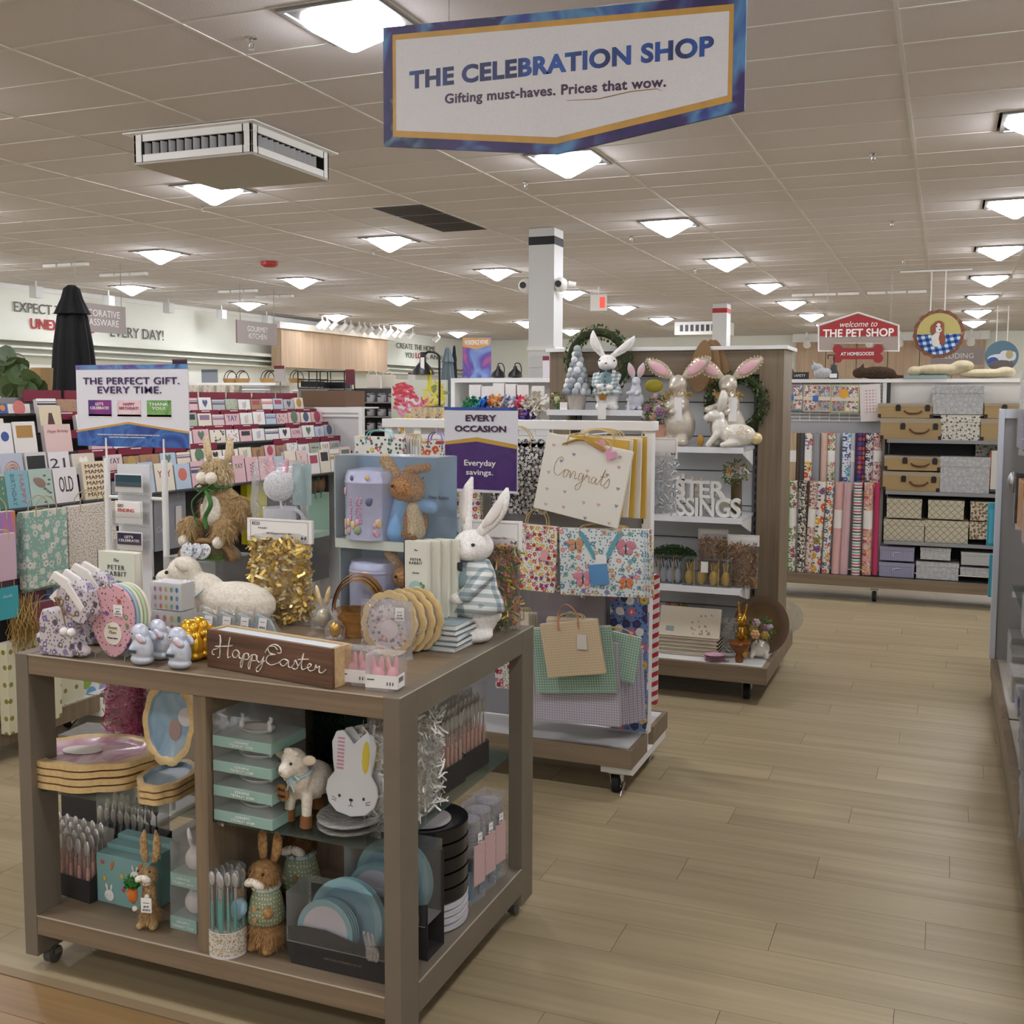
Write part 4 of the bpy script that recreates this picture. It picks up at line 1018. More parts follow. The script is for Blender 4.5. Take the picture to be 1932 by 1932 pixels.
y = 2.86; xl, xr = at(628, 1000, y=y).x, at(826, 1000, y=y).x; z0 = at(730, 1040, y=y).z; zt = at(730, 862, y=y).z
giftset('window gift box with lavender tin and toy rabbit in blue jacket, on top of another', ((xl + xr) / 2, y, z0), xr - xl, zt - z0, .13)
giftset('lower window gift box with tin and toy rabbit, under the other, half hidden', ((xl + xr) / 2 - .0, y + .01, TZ), xr - xl - .02, z0 - TZ - .003, .12, False)
# mug gift in clear wrap, with fluffy rabbit-ear pompom
y = 2.985; p = Vector((at(528, 1000, y=y).x, y, 0)); zb = at(528, 1003, y=y).z; zt = at(528, 868, y=y).z; H = zt - zb
t = T('gift_riser', 'clear acrylic riser box standing behind the gold shred bag', 'riser', (p.x, y + .03, TZ)); MB().box((-.07, -.07, 0), (.12, .08, zb - TZ - .002)).build('acrylic', CLEAR, t)
t = T('mug_gift', 'white mug with a fluffy pink-eared pompom in a clear gift bag', 'mug', (p.x, y, zb)); r = H * .23
MB().lathe([(r * .9, 0), (r, .004), (r, H * .34), (r * .95, H * .34), (r * .93, .01), (0, .01)], n=28).build('mug', mat('#e3e3e8', .2), t, smooth=40)
b = MB(); b.tube([(r + r * .75 * sin(a) - .003, 0, H * .17 + H * .15 * cos(a)) for a in [pi * i / 10 for i in range(11)]], .0065, 8); b.build('handle', mat('#e3e3e8', .2), t, smooth=180)
MB().cyl((0.01, 0, H * .2), (0, 0, H * .62), .0035, n=8).build('stick', CARDW, t)
MB().ell((0, 0, H * .64), r * .95, 18).build('pompom', fur('#f2f1f2', '#cfced4', 160), t, smooth=180)
for q in (-1, 1): MB().ell((q * r * .48, 0, H * .9), (r * .22, .006, r * .62), 12, rot=Matrix.Rotation(q * .22, 3, 'Y')).build('ear', mat('#e0a9b4', .7), t, smooth=180)
MB().box((r * .8, .012, H * .38), (r * 2.1, .016, H * .95)).build('backing_card', mat('#a6bcbc', .5), t)
MB().ell((.0, -r * 1.005, H * .14), (.008, .002, .012), 8).build('printed_carrot', mat('#c98f92', .5), t)
pillow(r * 3.6, r * 2.3, H, FILM, t)
# straw rabbit on an oval moss basket
y = 3.0; p = Vector((at(415, 1000, y=y).x, y, 0)); z0 = at(415, 1040, y=y).z; zt = at(415, 825, y=y).z; s = (zt - z0) / .62
t = T('acrylic_stand', 'clear acrylic box riser under the straw rabbit', 'riser', (p.x, y - .02, TZ)); MB().box((-.15, -.09, 0), (.09, .1, z0 - TZ - .012)).build('acrylic', CLEAR, t)
t = T('straw_rabbit', 'big sisal straw rabbit with green ribbon sitting on a bark basket behind the lamb', 'ornament', (p.x, y, z0 - .012))
S = lambda x, y, z: (x * s, y * s, z * s)
E_ = [(S(0, .02, .24), (.13 * s, .1 * s, .14 * s)), (S(0, -.02, .45), (.088 * s, .08 * s, .08 * s)), (S(-.12, -.1, .15), (.06 * s, .06 * s, .07 * s)), (S(.1, -.1, .15), (.065 * s, .06 * s, .065 * s)), (S(.12, .02, .24), (.06 * s, .06 * s, .09 * s))]
body([('e', c, r_) for c, r_ in E_], 'rabbit_body', STRAW, t, .008, 4)
bristle(3200, E_[:1] + E_[2:], .03, .003, fur('#c9ab7c', '#a08358', 90), t); bristle(1800, [E_[1]], .026, .003, fur('#e0cda8', '#c2aa80', 90), t, 5, 'head_fibres')
MB().ell(S(0, -.075, .25), (.065 * s, .03 * s, .085 * s), 14).build('pale_belly', FURC, t, smooth=180)
for q in (-1, 1):
    b = MB(); b.leaf([S(q * .05, 0, .5), S(q * .07, 0, .56), S(q * .075, 0, .61), S(q * .07, 0, .645)], [.015 * s, .026 * s, .024 * s, .008 * s], .012 * s); b.build('ear', STRAWL, t, smooth=180)
    MB().ell(S(q * .028, -.105, .425), .034 * s, 12).build('cheek', FURC, t, smooth=180)
    MB().ell(S(q * .11 - .01, -.15, .09), (.03 * s, .035 * s, .035 * s), 10).build('foot', FURC, t, smooth=180)
eyes(t, [S(-.045, -.085, .475), S(.05, -.085, .475)], .008 * s)
GR = mat('#3f6e35', .8, noise=.15, sc=40)
b = MB(); b.tube([S(.07 * cos(a), -.02 + .07 * sin(a), .375) for a in [2 * pi * i / 16 for i in range(16)]], .014 * s, 6, closed=True, flat=.7); b.build('ribbon_collar', GR, t, smooth=180)
bow(t, S(0, -.1, .37), .075 * s, GR, name='ribbon_bow')
for pts in ([(-.02, -.11, .36), (-.07, -.14, .3), (-.05, -.15, .22), (-.02, -.15, .17)], [(.0, -.11, .36), (.05, -.14, .29), (.02, -.15, .22), (.03, -.15, .16)]):
    b = MB(); b.tube(bez([S(*q) for q in pts], 5), .013 * s, 6, flat=.35); b.build('ribbon_tail', GR, t, smooth=60)
BKW = wood('#6e4f2c', '#a57f4c', 0, 2., .7)
b = MB(); b.tube([S(.17 * cos(a), -.12, .1 * sin(a) - .01) for a in [pi * i / 18 for i in range(19)]], .018 * s, 7); b.build('basket_rim', BKW, t, smooth=180)
MB().prism([(.15 * s * cos(pi * i / 16), .09 * s * sin(pi * i / 16)) for i in range(17)], S(0, -.11, -.01), *XZ, (0, .1 * s, 0)).build('basket_side', mat('#7c6e52', .9, noise=.3, sc=30, bump=.5), t)
b = MB(); rr = random.Random(3)
for k in range(90):
    x = rr.uniform(-.1, .12) * s; a = rr.uniform(-.8, .8); l = rr.uniform(.03, .07) * s; o = Vector((x, -.15 * s, -.02 * s)); d = Vector((sin(a), rr.uniform(-.5, .2), cos(a))) * l
    b.add([o, o + d * .5 + Vector((.008, 0, 0)), o + d, o + d * .5 - Vector((.008, 0, 0))], [(0, 1, 2, 3)])
b.build('moss_leaves', mat('#5f7330', .7, noise=.3, sc=80), t, kind='stuff')
# small printed paper eggs behind the lamb
y = 2.85; p = at(352, 1035, y=y); t = T('paper_eggs', 'white paper bunny-ear tags with blue flowers behind the lamb', 'decoration', (p.x, y, p.z - .02))
for k in range(3): MB().ell((.025 * k, .01 * k, .01), (.024, .004, .034), 14, rot=Matrix.Rotation(.5 + .25 * k, 3, 'Y')).build('paper_ear', floral('#e6e7e8', ['#5f7fae', '#7f97be', '#c98f98'], '#7f97a8', 60, 'xz', .25, dens=.5), t, smooth=180)
MB().box((-.06, -.01, -(p.z - .02 - TZ)), (.09, .03, -.02)).build('clear_box', CLEAR, t)
# ------------------------------------------------------------------ gift card stand and its sign
y = 3.3
xa, xb = at(205, 1000, y=y).x, at(313, 1000, y=y).x; zt = at(205, 865, y=y).z
t = T('gift_card_stand', 'white two-pole floor rack with clear pockets of gift cards', 'rack', (xa, y, 0)); L = xb - xa
for q, nm in ((0, 'pole'), (L, 'pole')): MB().cyl((q, 0, 0.02), (q, 0, zt), .012, n=14).build(nm, WHITE, t, smooth=40)
for q in (0, L): MB().cyl((q, 0, zt), (q, 0, zt + .08), .004, n=8).build('sign_rod', WHITE, t)
zc = at(205, 937, y=y).z; MB().cyl((0, 0, zc), (L, 0, zc), .007, n=10).build('cross_bar', WHITE, t)
MB().box((-.03, -.12, .0), (L + .03, .15, .02)).build('base_plate', WHITE, t, bev=.003)
MB().box((L * .22, -.012, .5), (L * .78, 0, zt - .02)).build('pocket_back', mat('#d4d4d6', .4), t)
def gcard(u0, v0, u1, v1, lab, fn, cm):
    a = at(u0, v0, y=y - .05); c = at(u1, v1, y=y - .05); w = c.x - a.x; h = a.z - c.z
    g = T('gift_card', lab, 'gift card', (a.x, y - .05, c.z), group='gift cards in the stand')
    MB().box((0, .003, 0), (w, .006, h)).build('card_back', CARDW, g); MB().box((w * .04, 0, h * .3), (w * .96, .0028, h * .93)).build('card_face', cm, g); fn(g, w, h)
    MB().box((-.01, -.004, -.01), (w + .012, .03, h * .55)).build('pocket', CLEAR, t, loc=(a.x - xa, -.05, c.z))
gcard(215, 893, 268, 930, 'dark teal gift card in the top pocket', lambda g, w, h: None, mat('#1f4450', .3))
gcard(216, 944, 268, 990, 'white gift card printed GO FINDING in the middle pocket', lambda g, w, h: (text('GO', h * .2, INK, g, (w * .22, -.001, h * .78), bold=.01), text('FINDING', h * .2, mat('#c0392b', .5), g, (w * .42, -.001, h * .58), bold=.01, hgt=h * .15, width=w * .6)), CARDW)
gcard(219, 1002, 268, 1040, "dark gift card printed LET'S CELEBRATE! in the bottom pocket", lambda g, w, h: text("LET'S\nCELEBRATE!", h * .2, CARDW, g, (w * .5, -.001, h * .62), bold=.015, width=w * .8, hgt=h * .34), paint(['#1a1730', '#2a2040', '#5a2048'], 6))
def framesign(name, lab, u0, v0, u1, v1, y, cat='sign'):
    a = at(u0, v0, y=y); c = at(u1, v1, y=y); return T(name, lab, cat, (a.x, y, c.z)), c.x - a.x, a.z - c.z
t, w, h = framesign('gift_card_sign', 'square sign reading THE PERFECT GIFT. EVERY TIME. above the gift card rack', 142, 689, 357, 846, 3.3)
BLUE = paint(['#1d2a5e', '#27468c', '#3f6fb4', '#233a78'], 7, .4); PURP = mat('#3a2058', .5)
MB().box((0, .002, 0), (w, .006, h)).build('board', mat('#dcdbe0', .4), t)
MB().prism([(0, 0), (w, 0), (w, h * .175), (w * .47, h * .28), (0, h * .17)], (0, .0018, 0), *XZ, (0, -.001, 0)).build('blue_swoosh', BLUE, t)
MB().prism([(0, h * .17), (w * .47, h * .28), (w, h * .175), (w, h * .2), (w * .47, h * .305), (0, h * .195)], (0, .0018, 0), *XZ, (0, -.0012, 0)).build('gold_edge', mat('#c2933f', .5), t)
MB().box((0, .0005, h * .945), (w, .0018, h)).build('painted_strip', paint(['#2b3a7c', '#5c4a94', '#5f8fc0', '#27356e'], 9, .4), t)
text('THE PERFECT GIFT.', .1, PURP, t, (w * .5, -.001, h * .8), bold=.015, space=1.05, width=w * .86, hgt=h * .085); text('EVERY TIME.', .1, PURP, t, (w * .485, -.001, h * .69), bold=.015, space=1.08, width=w * .57, hgt=h * .085)
for k, (s_, cs, cc) in enumerate((("LET'S\nCELEBRATE!", ['#2b2a6a', '#7a2f7c', '#b03f7c'], '#f0eef2'), ('HAPPY\nBIRTHDAY!', ['#dfb3bb', '#e8cfd2', '#cfa7b4'], '#a2606e'), ('THANK\nYOU!', ['#3f7a34', '#7fb060', '#2f5f2a'], '#f0f2ee'))):
    x = w * (.11 + .265 * k); b = MB().box((x, .0, h * .37), (x + w * .21, .0018, h * .57)); b.build('card_picture', paint(cs, 8), t)
    MB().box((x, .0, h * .36), (x + w * .21, .0019, h * .395)).build('card_picture_band', CARDW, t)
    text(s_, .03, mat(cc, .5), t, (x + w * .105, -.0012, h * .495), bold=.015, width=w * .17, hgt=h * .085)
text('REDEEMABLE IN ANY DENOMINATION. NEVER BLOCKED. NO EXPIRATION. NO FEES.', .01, CARDW, t, (w * .47, -.001, h * .145), bold=.03, width=w * .56, hgt=h * .014); text('ADDITIONAL TERMS AND CONDITIONS APPLY.', .01, CARDW, t, (w * .46, -.001, h * .115), bold=.03, width=w * .33, hgt=h * .014)
# ------------------------------------------------------------------ table shelves
SZ, BZ = .525, .1655
def Q(u, v, z, dy=0): return P2(u, v, dy, z)
def xu(u, y, v=1400): return at(u, v, y=y).x
# pink scalloped gold-rimmed trays
PKT = paint(['#d3a9b4', '#dcc5c8', '#c48fa0', '#d9cccb'], 5, .25); BLT = paint(['#9db7c6', '#8aa9bd', '#b9c9cf'], 4, .25)
y = 2.375; xa, xb = xu(85, y), xu(272, y)
for k in range(4):
    t = T('scalloped_tray', 'gold-edged pink scalloped tray, %s of the left stack on the glass shelf' % ('bottom', 'second', 'third', 'top')[k], 'tray', ((xa + xb) / 2 + .004 * (k % 2), y, SZ + .021 * k), .15 + .02 * k, 'pink scalloped trays')
    b = MB(); plate(b, (0, 0, 0), (xb - xa) / 2, .135, .02, 'z', 9, .07, base=.9); b.build('tray_body', [GOLDR, PKT], t, smooth=45)
    if k == 3:
        MB().ell((-.045, .01, .012), (.06, .04, .002), 16).build('printed_shape', mat('#d9d2c6', .4), t)
y2 = 2.36; x2 = xu(318, y2)
for k in range(3):
    t = T('scalloped_plate', 'gold-edged blue-grey scalloped plate, %s of the small stack by the divider' % ('bottom', 'middle', 'top')[k], 'plate', (x2 - .006, y2, SZ + .0185 * k), .3, 'stacked blue scalloped plates')
    b = MB(); plate(b, (0, 0, 0), .07, .11, .0175, 'z', 9, .07, base=.9); b.build('plate_body', [GOLDR, BLT], t, smooth=45)
t = T('scalloped_plate', 'pale blue scalloped plate with gold rim standing upright against the divider', 'plate', (xu(322, 2.42), 2.425, SZ + .178), .0, rot=(-.1, 0, 0))
b = MB(); plate(b, (0, 0, 0), .086, .12, .014, 'y', 10, .06); b.build('plate_body', [GOLDR, BLT], t, smooth=45)
MB().cyl((.058, -.008, .02), (.058, -.012, .02), .026, n=20).build('round_label', mat('#cfcccb', .5), t); MB().ell((.02, -.008, -.02), (.022, .002, .032), 12).build('painted_rabbit', mat('#a98f88', .5), t)
y = 2.72; p = Vector((xu(240, y), y, SZ)); shredbag('clear bag of magenta shredded paper behind the pink trays', p, .15, .26, .08, ['#b0285f', '#c43f78', '#8f1c4c'], n=900, header=True, hh=.03, eco=False)
# black cardboard display box with cutlery
BX = mat('#2a2725', .7, noise=.1)
def cutlery(label, p, rz, w, d, h, handle, n, rows=3, ph=.05, film_=True, hl=.075, name='cutlery_box'):
    t = T(name, label, 'cutlery', p, rz)
    b = MB(); b.box((-w / 2, 0, 0), (w / 2, .003, ph)); b.box((-w / 2, d - .003, 0), (w / 2, d, ph * 2)); b.box((-w / 2, .0031, 0), (w / 2, d - .0031, .003))
    for q in (-1, 1): b.prism([(.0032, .0032), (d - .0032, .0032), (d - .0032, ph * 2), (.0032, ph)], (q * (w / 2 - .0015), 0, 0), (0, 1, 0), (0, 0, 1), (.0015 * q, 0, 0))
    b.build('tray_box', BX, t)
    hm = paint(handle, 30, .35) if isinstance(handle, list) else mat(handle, .35); ch = mat('#d2cfc9', .22, .55); g = None
    for j in range(rows):
        for i in range(n):
            x = -w / 2 + w * (i + .5) / n; yy = .012 + (d - .03) * j / max(1, rows); z0 = .01 + .012 * j
            if g is None:
                b = MB(); b.cap((0, 0, 0), (0, 0, hl), .0058, .005); g = b.build('handle', hm, t, (x, yy, z0), smooth=180)
                b = MB(); b.cap((0, 0, hl), (0, 0, hl + .04), .0025, .002); b.ell((0, -.002, hl + .062), (.013, .004, .024), 10); k = b.build('steel_end', ch, g, smooth=180)
            else: dup(g, (x, yy, z0), _p=t, ch=[k])
    if film_: MB().box((-w / 2 + .004, .005, ph * .7), (w / 2 - .004, d - .005, h)).build('clear_wrap', CLEAR, t)
    return t
y = 2.34; xa, xb = xu(66, y, 1680), xu(178, y, 1680)
cutlery('black tray box of pink-handled cutlery in clear wrap, bottom left shelf', ((xa + xb) / 2, y, BZ), -.12, xb - xa - .01, .1, .19, ['#c98e84', '#dba79a', '#e2cbb8'], 6, 4, .065, hl=.085)
cutlery('black-handled cutlery box behind the pink-handled one', ((xa + xb) / 2 + .06, 2.5, BZ), -.1, .2, .12, .24, '#1b1b1e', 7, 3, .06, hl=.11)
for k in range(3):
    t = T('slate_carton', 'flat grey carton, %s of the stack at the back of the bottom left shelf' % ('lowest', 'middle', 'topmost')[k], 'box', (xu(200, 2.86, 1550) + .01 * k, 2.8, BZ + .2 + .042 * k - .002 * k), .05 * k, 'grey cartons')
    MB().box((-.1, -.06, 0), (.1, .09, .04)).build('carton', mat('#77736c', .7, noise=.15, sc=30), t)
t = T('riser', 'dark riser box under the grey cartons', 'box', (xu(200, 2.86, 1550) + .01, 2.8, BZ)); MB().box((-.095, -.055, 0), (.095, .085, .199)).build('box_body', mat('#2b2a29', .8), t)
# teal printed pack
y = 2.35; xa, xb = xu(182, y, 1680), xu(286, y, 1680); t = T('napkin_pack', 'teal gift bag printed with white rabbits and carrots on the bottom shelf', 'napkins', ((xa + xb) / 2, y, BZ), -.03); w = xb - xa; TL = mat('#7fa9a6', .5); h_ = .145
for k in range(3): MB().box((-w / 2, .042 * k, 0), (w / 2, .04 + .042 * k, h_ + .012 * k)).build('pack', TL, t, bev=.002)
b = MB(); ms = [mat(c, .5) for c in ('#e9e8e4', '#cf7a3c', '#c9505c', '#3f5f66', '#d9b64a')]
def bface(x, z, s):
    b.ell((x, -.001, z), (s, .0012, s * .9), 12, 0); b.ell((x - s * .45, -.001, z + s * 1.3), (s * .22, .001, s * .6), 8, 0, Matrix.Rotation(-.2, 3, 'Y')); b.ell((x + s * .45, -.001, z + s * 1.3), (s * .22, .001, s * .6), 8, 0, Matrix.Rotation(.2, 3, 'Y'))
    for q in (-1, 1): b.ell((x + q * s * .35, -.0025, z + .001), (.0013, .0004, .0013), 6, 3)
bface(-w * .27, h_ * .17, .019); bface(w * .22, h_ * .68, .017)
for x, z, a in ((-.2, .8, .3), (.2, .2, .5), (.32, .9, .6)): b.ell((x * w, -.001, z * h_), (.005, .001, .016), 8, 1, Matrix.Rotation(a, 3, 'Y'))
for x, z in ((-.38, .84), (.4, .1), (.0, .35)): b.ell((x * w, -.001, z * h_), (.007, .001, .007), 8, 2)
for x, z in ((-.35, .5), (.1, .48), (-.02, .62)): b.ell((x * w, -.001, z * h_), (.007, .001, .008), 8, 4)
b.build('printed_rabbits', ms, t, smooth=180)
# ceramic bunny boxes
def mint(label, p, w, d, h, fn, grp, tr=.03):
    t = T('mint_box', label, 'gift box', p, -.04, grp)
    b = MB(); b.box((-w / 2, 0, 0), (w / 2, d, tr)); b.build('tray', mat('#8fb0a4', .6), t, bev=.001)
    text('CERAMIC', .009, CARDW, t, (0, -.0008, tr * .64), name='print', space=1.3); text('TRINKET DISH', .009, CARDW, t, (0, -.0008, tr * .3), name='print', space=1.3)
    fn(t, w, d, tr); MB().box((-w / 2 + .001, .001, tr + .0005), (w / 2 - .001, d - .001, h)).build('clear_lid', CLEAR, t); return t
CER = mat('#e4e0dc', .25)
def bhead(t, w, d, z):
    body([('e', (w * .1, d * .4, z + .032), (.034, .03, .034)), ('e', (w * .1 - .02, d * .4, z + .085), (.009, .008, .032), Matrix.Rotation(-.25, 3, 'Y')), ('e', (w * .1 + .02, d * .4, z + .085), (.009, .008, .032), Matrix.Rotation(.25, 3, 'Y'))], 'ceramic_rabbit', CER, t, .0035, 4)
y = 2.3
for k, v in enumerate((1790, 1690)):
    x = xu(348, y, v); mint('mint box with white ceramic rabbit head, %s by the divider' % ('lower' if k == 0 else 'upper'), (x - .002, y, BZ + .124 * k), .092, .11, .122, bhead, None, .036)
def dish(t, w, d, z):
    b = MB(); b.lathe([(.03, z), (.05, z + .014), (.052, z + .016), (.046, z + .012), (.0, z + .004)], (0, d * .45, 0), 22, sx=1.05, sy=.75); b.build('dish', CER, t, smooth=180)
    for q in (-1, 1): body([('e', (q * .045, d * .4, z + .018), (.008, .007, .012)), ('e', (q * .045 - q * .003, d * .4, z + .032), (.006, .006, .006)), ('e', (q * .045, d * .4, z + .042), (.003, .003, .009)), ('e', (q * .045 + .006, d * .4, z + .041), (.003, .003, .009))], 'rabbit_handle', CER, t, .0022, 2)
y = 2.24; xa, xb = xu(400, y, 1450), xu(514, y, 1450); zz0 = SZ; st = (at(450, 1400, y=y).z - SZ) / 3.5
for k in range(4): mint('mint green box with rabbit-handled dish, %s of the stack of four' % ('bottom', 'second', 'third', 'top')[k], ((xa + xb) / 2, y, SZ + .066 * k), xb - xa, .15, .065 if k < 3 else .085, dish, 'stacked mint dish boxes', .028)
# standing lamb
y = 2.33; x = xu(572, y, 1480); t = T('standing_lamb', 'cream felt lamb with blue ribbon and round wooden tag standing on the glass shelf', 'ornament', (x, y, SZ), -.2); hs = (at(572, 1397, y=y).z - SZ) / .225; t.scale = (hs,) * 3
body([('e', (0, .03, .105), (.05, .075, .055)), ('e', (.012, -.03, .135), (.038, .035, .045)), ('e', (.014, -.048, .182), (.038, .036, .038)), ('e', (.02, -.082, .17), (.022, .024, .024)), ('c', (-.03, -.015, .08), (-.034, -.02, .02), .017, .014), ('c', (.034, -.02, .08), (.04, -.03, .02), .017, .014), ('c', (-.03, .08, .08), (-.032, .09, .02), .017, .013), ('c', (.03, .08, .08), (.032, .09, .02), .017, .013)], 'lamb_body', FURC, t, .006, 5)
for a, c in (((-.034, -.02), 0), ((.04, -.03), 0), ((-.032, .09), 0), ((.032, .09), 0)): MB().cyl((a[0], a[1], .032), (a[0] - .002, a[1], 0), .0165, .018, 12).build('hoof', mat('#8a5a30', .7, noise=.1), t, smooth=40)
for q in (-1, 1): MB().ell((.014 + q * .054, -.045, .194), (.026, .007, .014), 12, rot=Matrix.Rotation(q * -.25, 3, 'Y')).build('ear', mat('#dccdb8', .9), t, smooth=180)
eyes(t, [(-.004, -.083, .19), (.038, -.084, .19)], .0042); MB().ell((.02, -.107, .168), (.006, .002, .004), 8).build('nose', mat('#a9806a', .6), t)
for k in range(7): MB().ell((.0 + .006 * k, -.06, .212 + .003 * sin(k)), .009, 8).build('curl', FURC, t, smooth=180)
bow(t, (.03, -.072, .145), .03, mat('#b9d4dc', .5)); b = MB(); b.tube([(.012 + .038 * cos(a), -.03 + .036 * sin(a), .15 + .01 * sin(a)) for a in [2 * pi * i / 14 for i in range(14)]], .005, 6, closed=True); b.build('neck_ribbon', mat('#b9d4dc', .5), t, smooth=180)
MB().cyl((-.005, -.072, .1), (-.005, -.077, .1), .024, n=20).build('round_wooden_tag', mat('#8f6534', .7, noise=.1), t)
text('BAA', .013, INK, t, (-.005, -.078, .108), name='tag_print'); text('FARM', .011, INK, t, (-.005, -.078, .09), name='tag_print')
# rabbit-shaped plates on glass plates
y = 2.345; x = xu(672, y, 1540)
for k in range(2):
    t = T('glass_plate', 'wavy-rimmed clear glass plate, %s of two under the rabbit plates' % ('lower', 'upper')[k], 'plate', (x - .008, y, SZ + .018 * k), .1)
    b = MB(); plate(b, (0, 0, 0), .089, .105, .017, 'z', 14, .02); b.build('plate_body', [film('#f2f4f0', .5, .1)] * 2, t, smooth=60)
RS = [(-.055, 0.03), (-.063, .06), (-.06, .085), (-.045, .11), (-.05, .14), (-.054, .185), (-.045, .212), (-.028, .218), (-.012, .2), (0, .185), (.012, .2), (.028, .218), (.045, .212), (.054, .185), (.05, .14), (.045, .11), (.06, .085), (.063, .06), (.055, .03), (.035, .008), (0, 0), (-.035, .008)]
hs = (at(672, 1375, y=y).z - SZ - .04) / .218; t0 = None
for k in range(4):
    t = T('rabbit_plate', 'white rabbit-shaped plate %s, on the glass plates' % ('with face and coloured ears, front one' if k == 0 else 'edge, %s behind the front one' % ('first', 'second', 'third')[k - 1]), 'plate', (x + .014 * k, y - .03 + .022 * k, SZ + .04 - .004 * (k == 0)), 0, rot=(-.12, 0, 0)); t.scale = (hs * 1.22, 1, hs)
    MB().prism(RS, (0, 0, 0), *XZ, (0, .007, 0)).build('plate_body', mat('#dadbdc', .25), t, bev=.003)
    if k < 2:
        b = MB(); 
        for q in range(9): b.prism([(-.038, 0), (-.022, 0), (-.022, .0045), (-.038, .0045)], (0, -.0006, .118 + .0095 * q), *XZ, (0, -.0008, 0))
        if k == 0: b.build('pink_ear_stripes', mat('#c98c9c', .5), t)
        MB().ell((.03, -.0006, .155), (.009, .0015, .042), 10).build('yellow_ear', mat('#d6c33c', .5), t)
    if k == 0:
        for q in (-.028, .03): MB().ell((q, -.001, .05), (.0032, .002, .0045), 8).build('printed_eye', INK, t)
        MB().ell((0, -.001, .043), (.005, .002, .004), 8).build('printed_nose', INK, t); b = MB(); b.tube([(0, -.0008, .04), (0, -.0008, .03), (-.005, -.0008, .027)], .0008, 4); b.tube([(0, -.0008, .03), (.005, -.0008, .027)], .0008, 4)
        for q in (-1, 1):
            for a in (0, .004): b.tube([(q * .035, -.0008, .036 + a), (q * .046, -.0008, .038 + a * 2)], .0007, 4)
        b.build('printed_mouth', INK, t)
# dark green grass mat behind and glittery back items
y = 2.75; t = T('grass_mat', 'dark green artificial grass bundle at the back of the upper shelf', 'greenery', (xu(585, y, 1370), y, SZ)); b = MB().box((-.13, -.02, 0), (.13, .12, .27)); b.build('moss_block', mat('#16301c', .95, noise=.3, sc=60), t)
strands(900, inbox(-.14, .14, -.04, .0, .02, .29), .05, .004, [mat('#1d4424', .8)], t, 'blades', 1, up=1.)
# bottom right shelf
y = 2.262; x = xu(430, y, 1720); t = T('cutlery_tube', 'clear tube of teal-handled cutlery on the bottom shelf', 'cutlery', (x, y, BZ)); r = (xu(455, y, 1720) - xu(396, y, 1720)) / 2; h = at(427, 1637, y=y).z - BZ
MB().lathe([(r * .97, .001), (r * .97, h)], n=26).build('clear_tube', FILM, t, smooth=60); MB().lathe([(r, 0), (r, h * .31), (r * .99, h * .31), (r * .98, .002)], n=26).build('base_wrap', mat('#d5d2d2', .6), t, smooth=60)
MB().lathe([(r * 1.004, h * .03), (r * 1.004, h * .3)], n=26).build('printed_wrap', floral('#cfcabd', ['#a99c7c', '#c2b79c'], '#8a8266', 50, 'xz', .3), t, smooth=60)
g = None
for k in range(14):
    a = 2 * pi * k / 14; rr_ = r * (.8 if k % 2 else .55); z0 = .03
    if g is None:
        g = MB().cap((0, 0, 0), (0, 0, h * .5), .0042, .0035).build('handle', mat('#5fb5ab', .35), t, (rr_ * cos(a), rr_ * sin(a), z0), smooth=180); b = MB(); b.cap((0, 0, h * .5), (0, 0, h * .68), .0024, .002); b.ell((0, -.001, h * .78), (.011, .003, .02), 10); kk = b.build('steel_end', mat('#d8d8d6', .2, .6), g, smooth=180)
    else: dup(g, (rr_ * cos(a), rr_ * sin(a), z0), _p=t, ch=[kk])
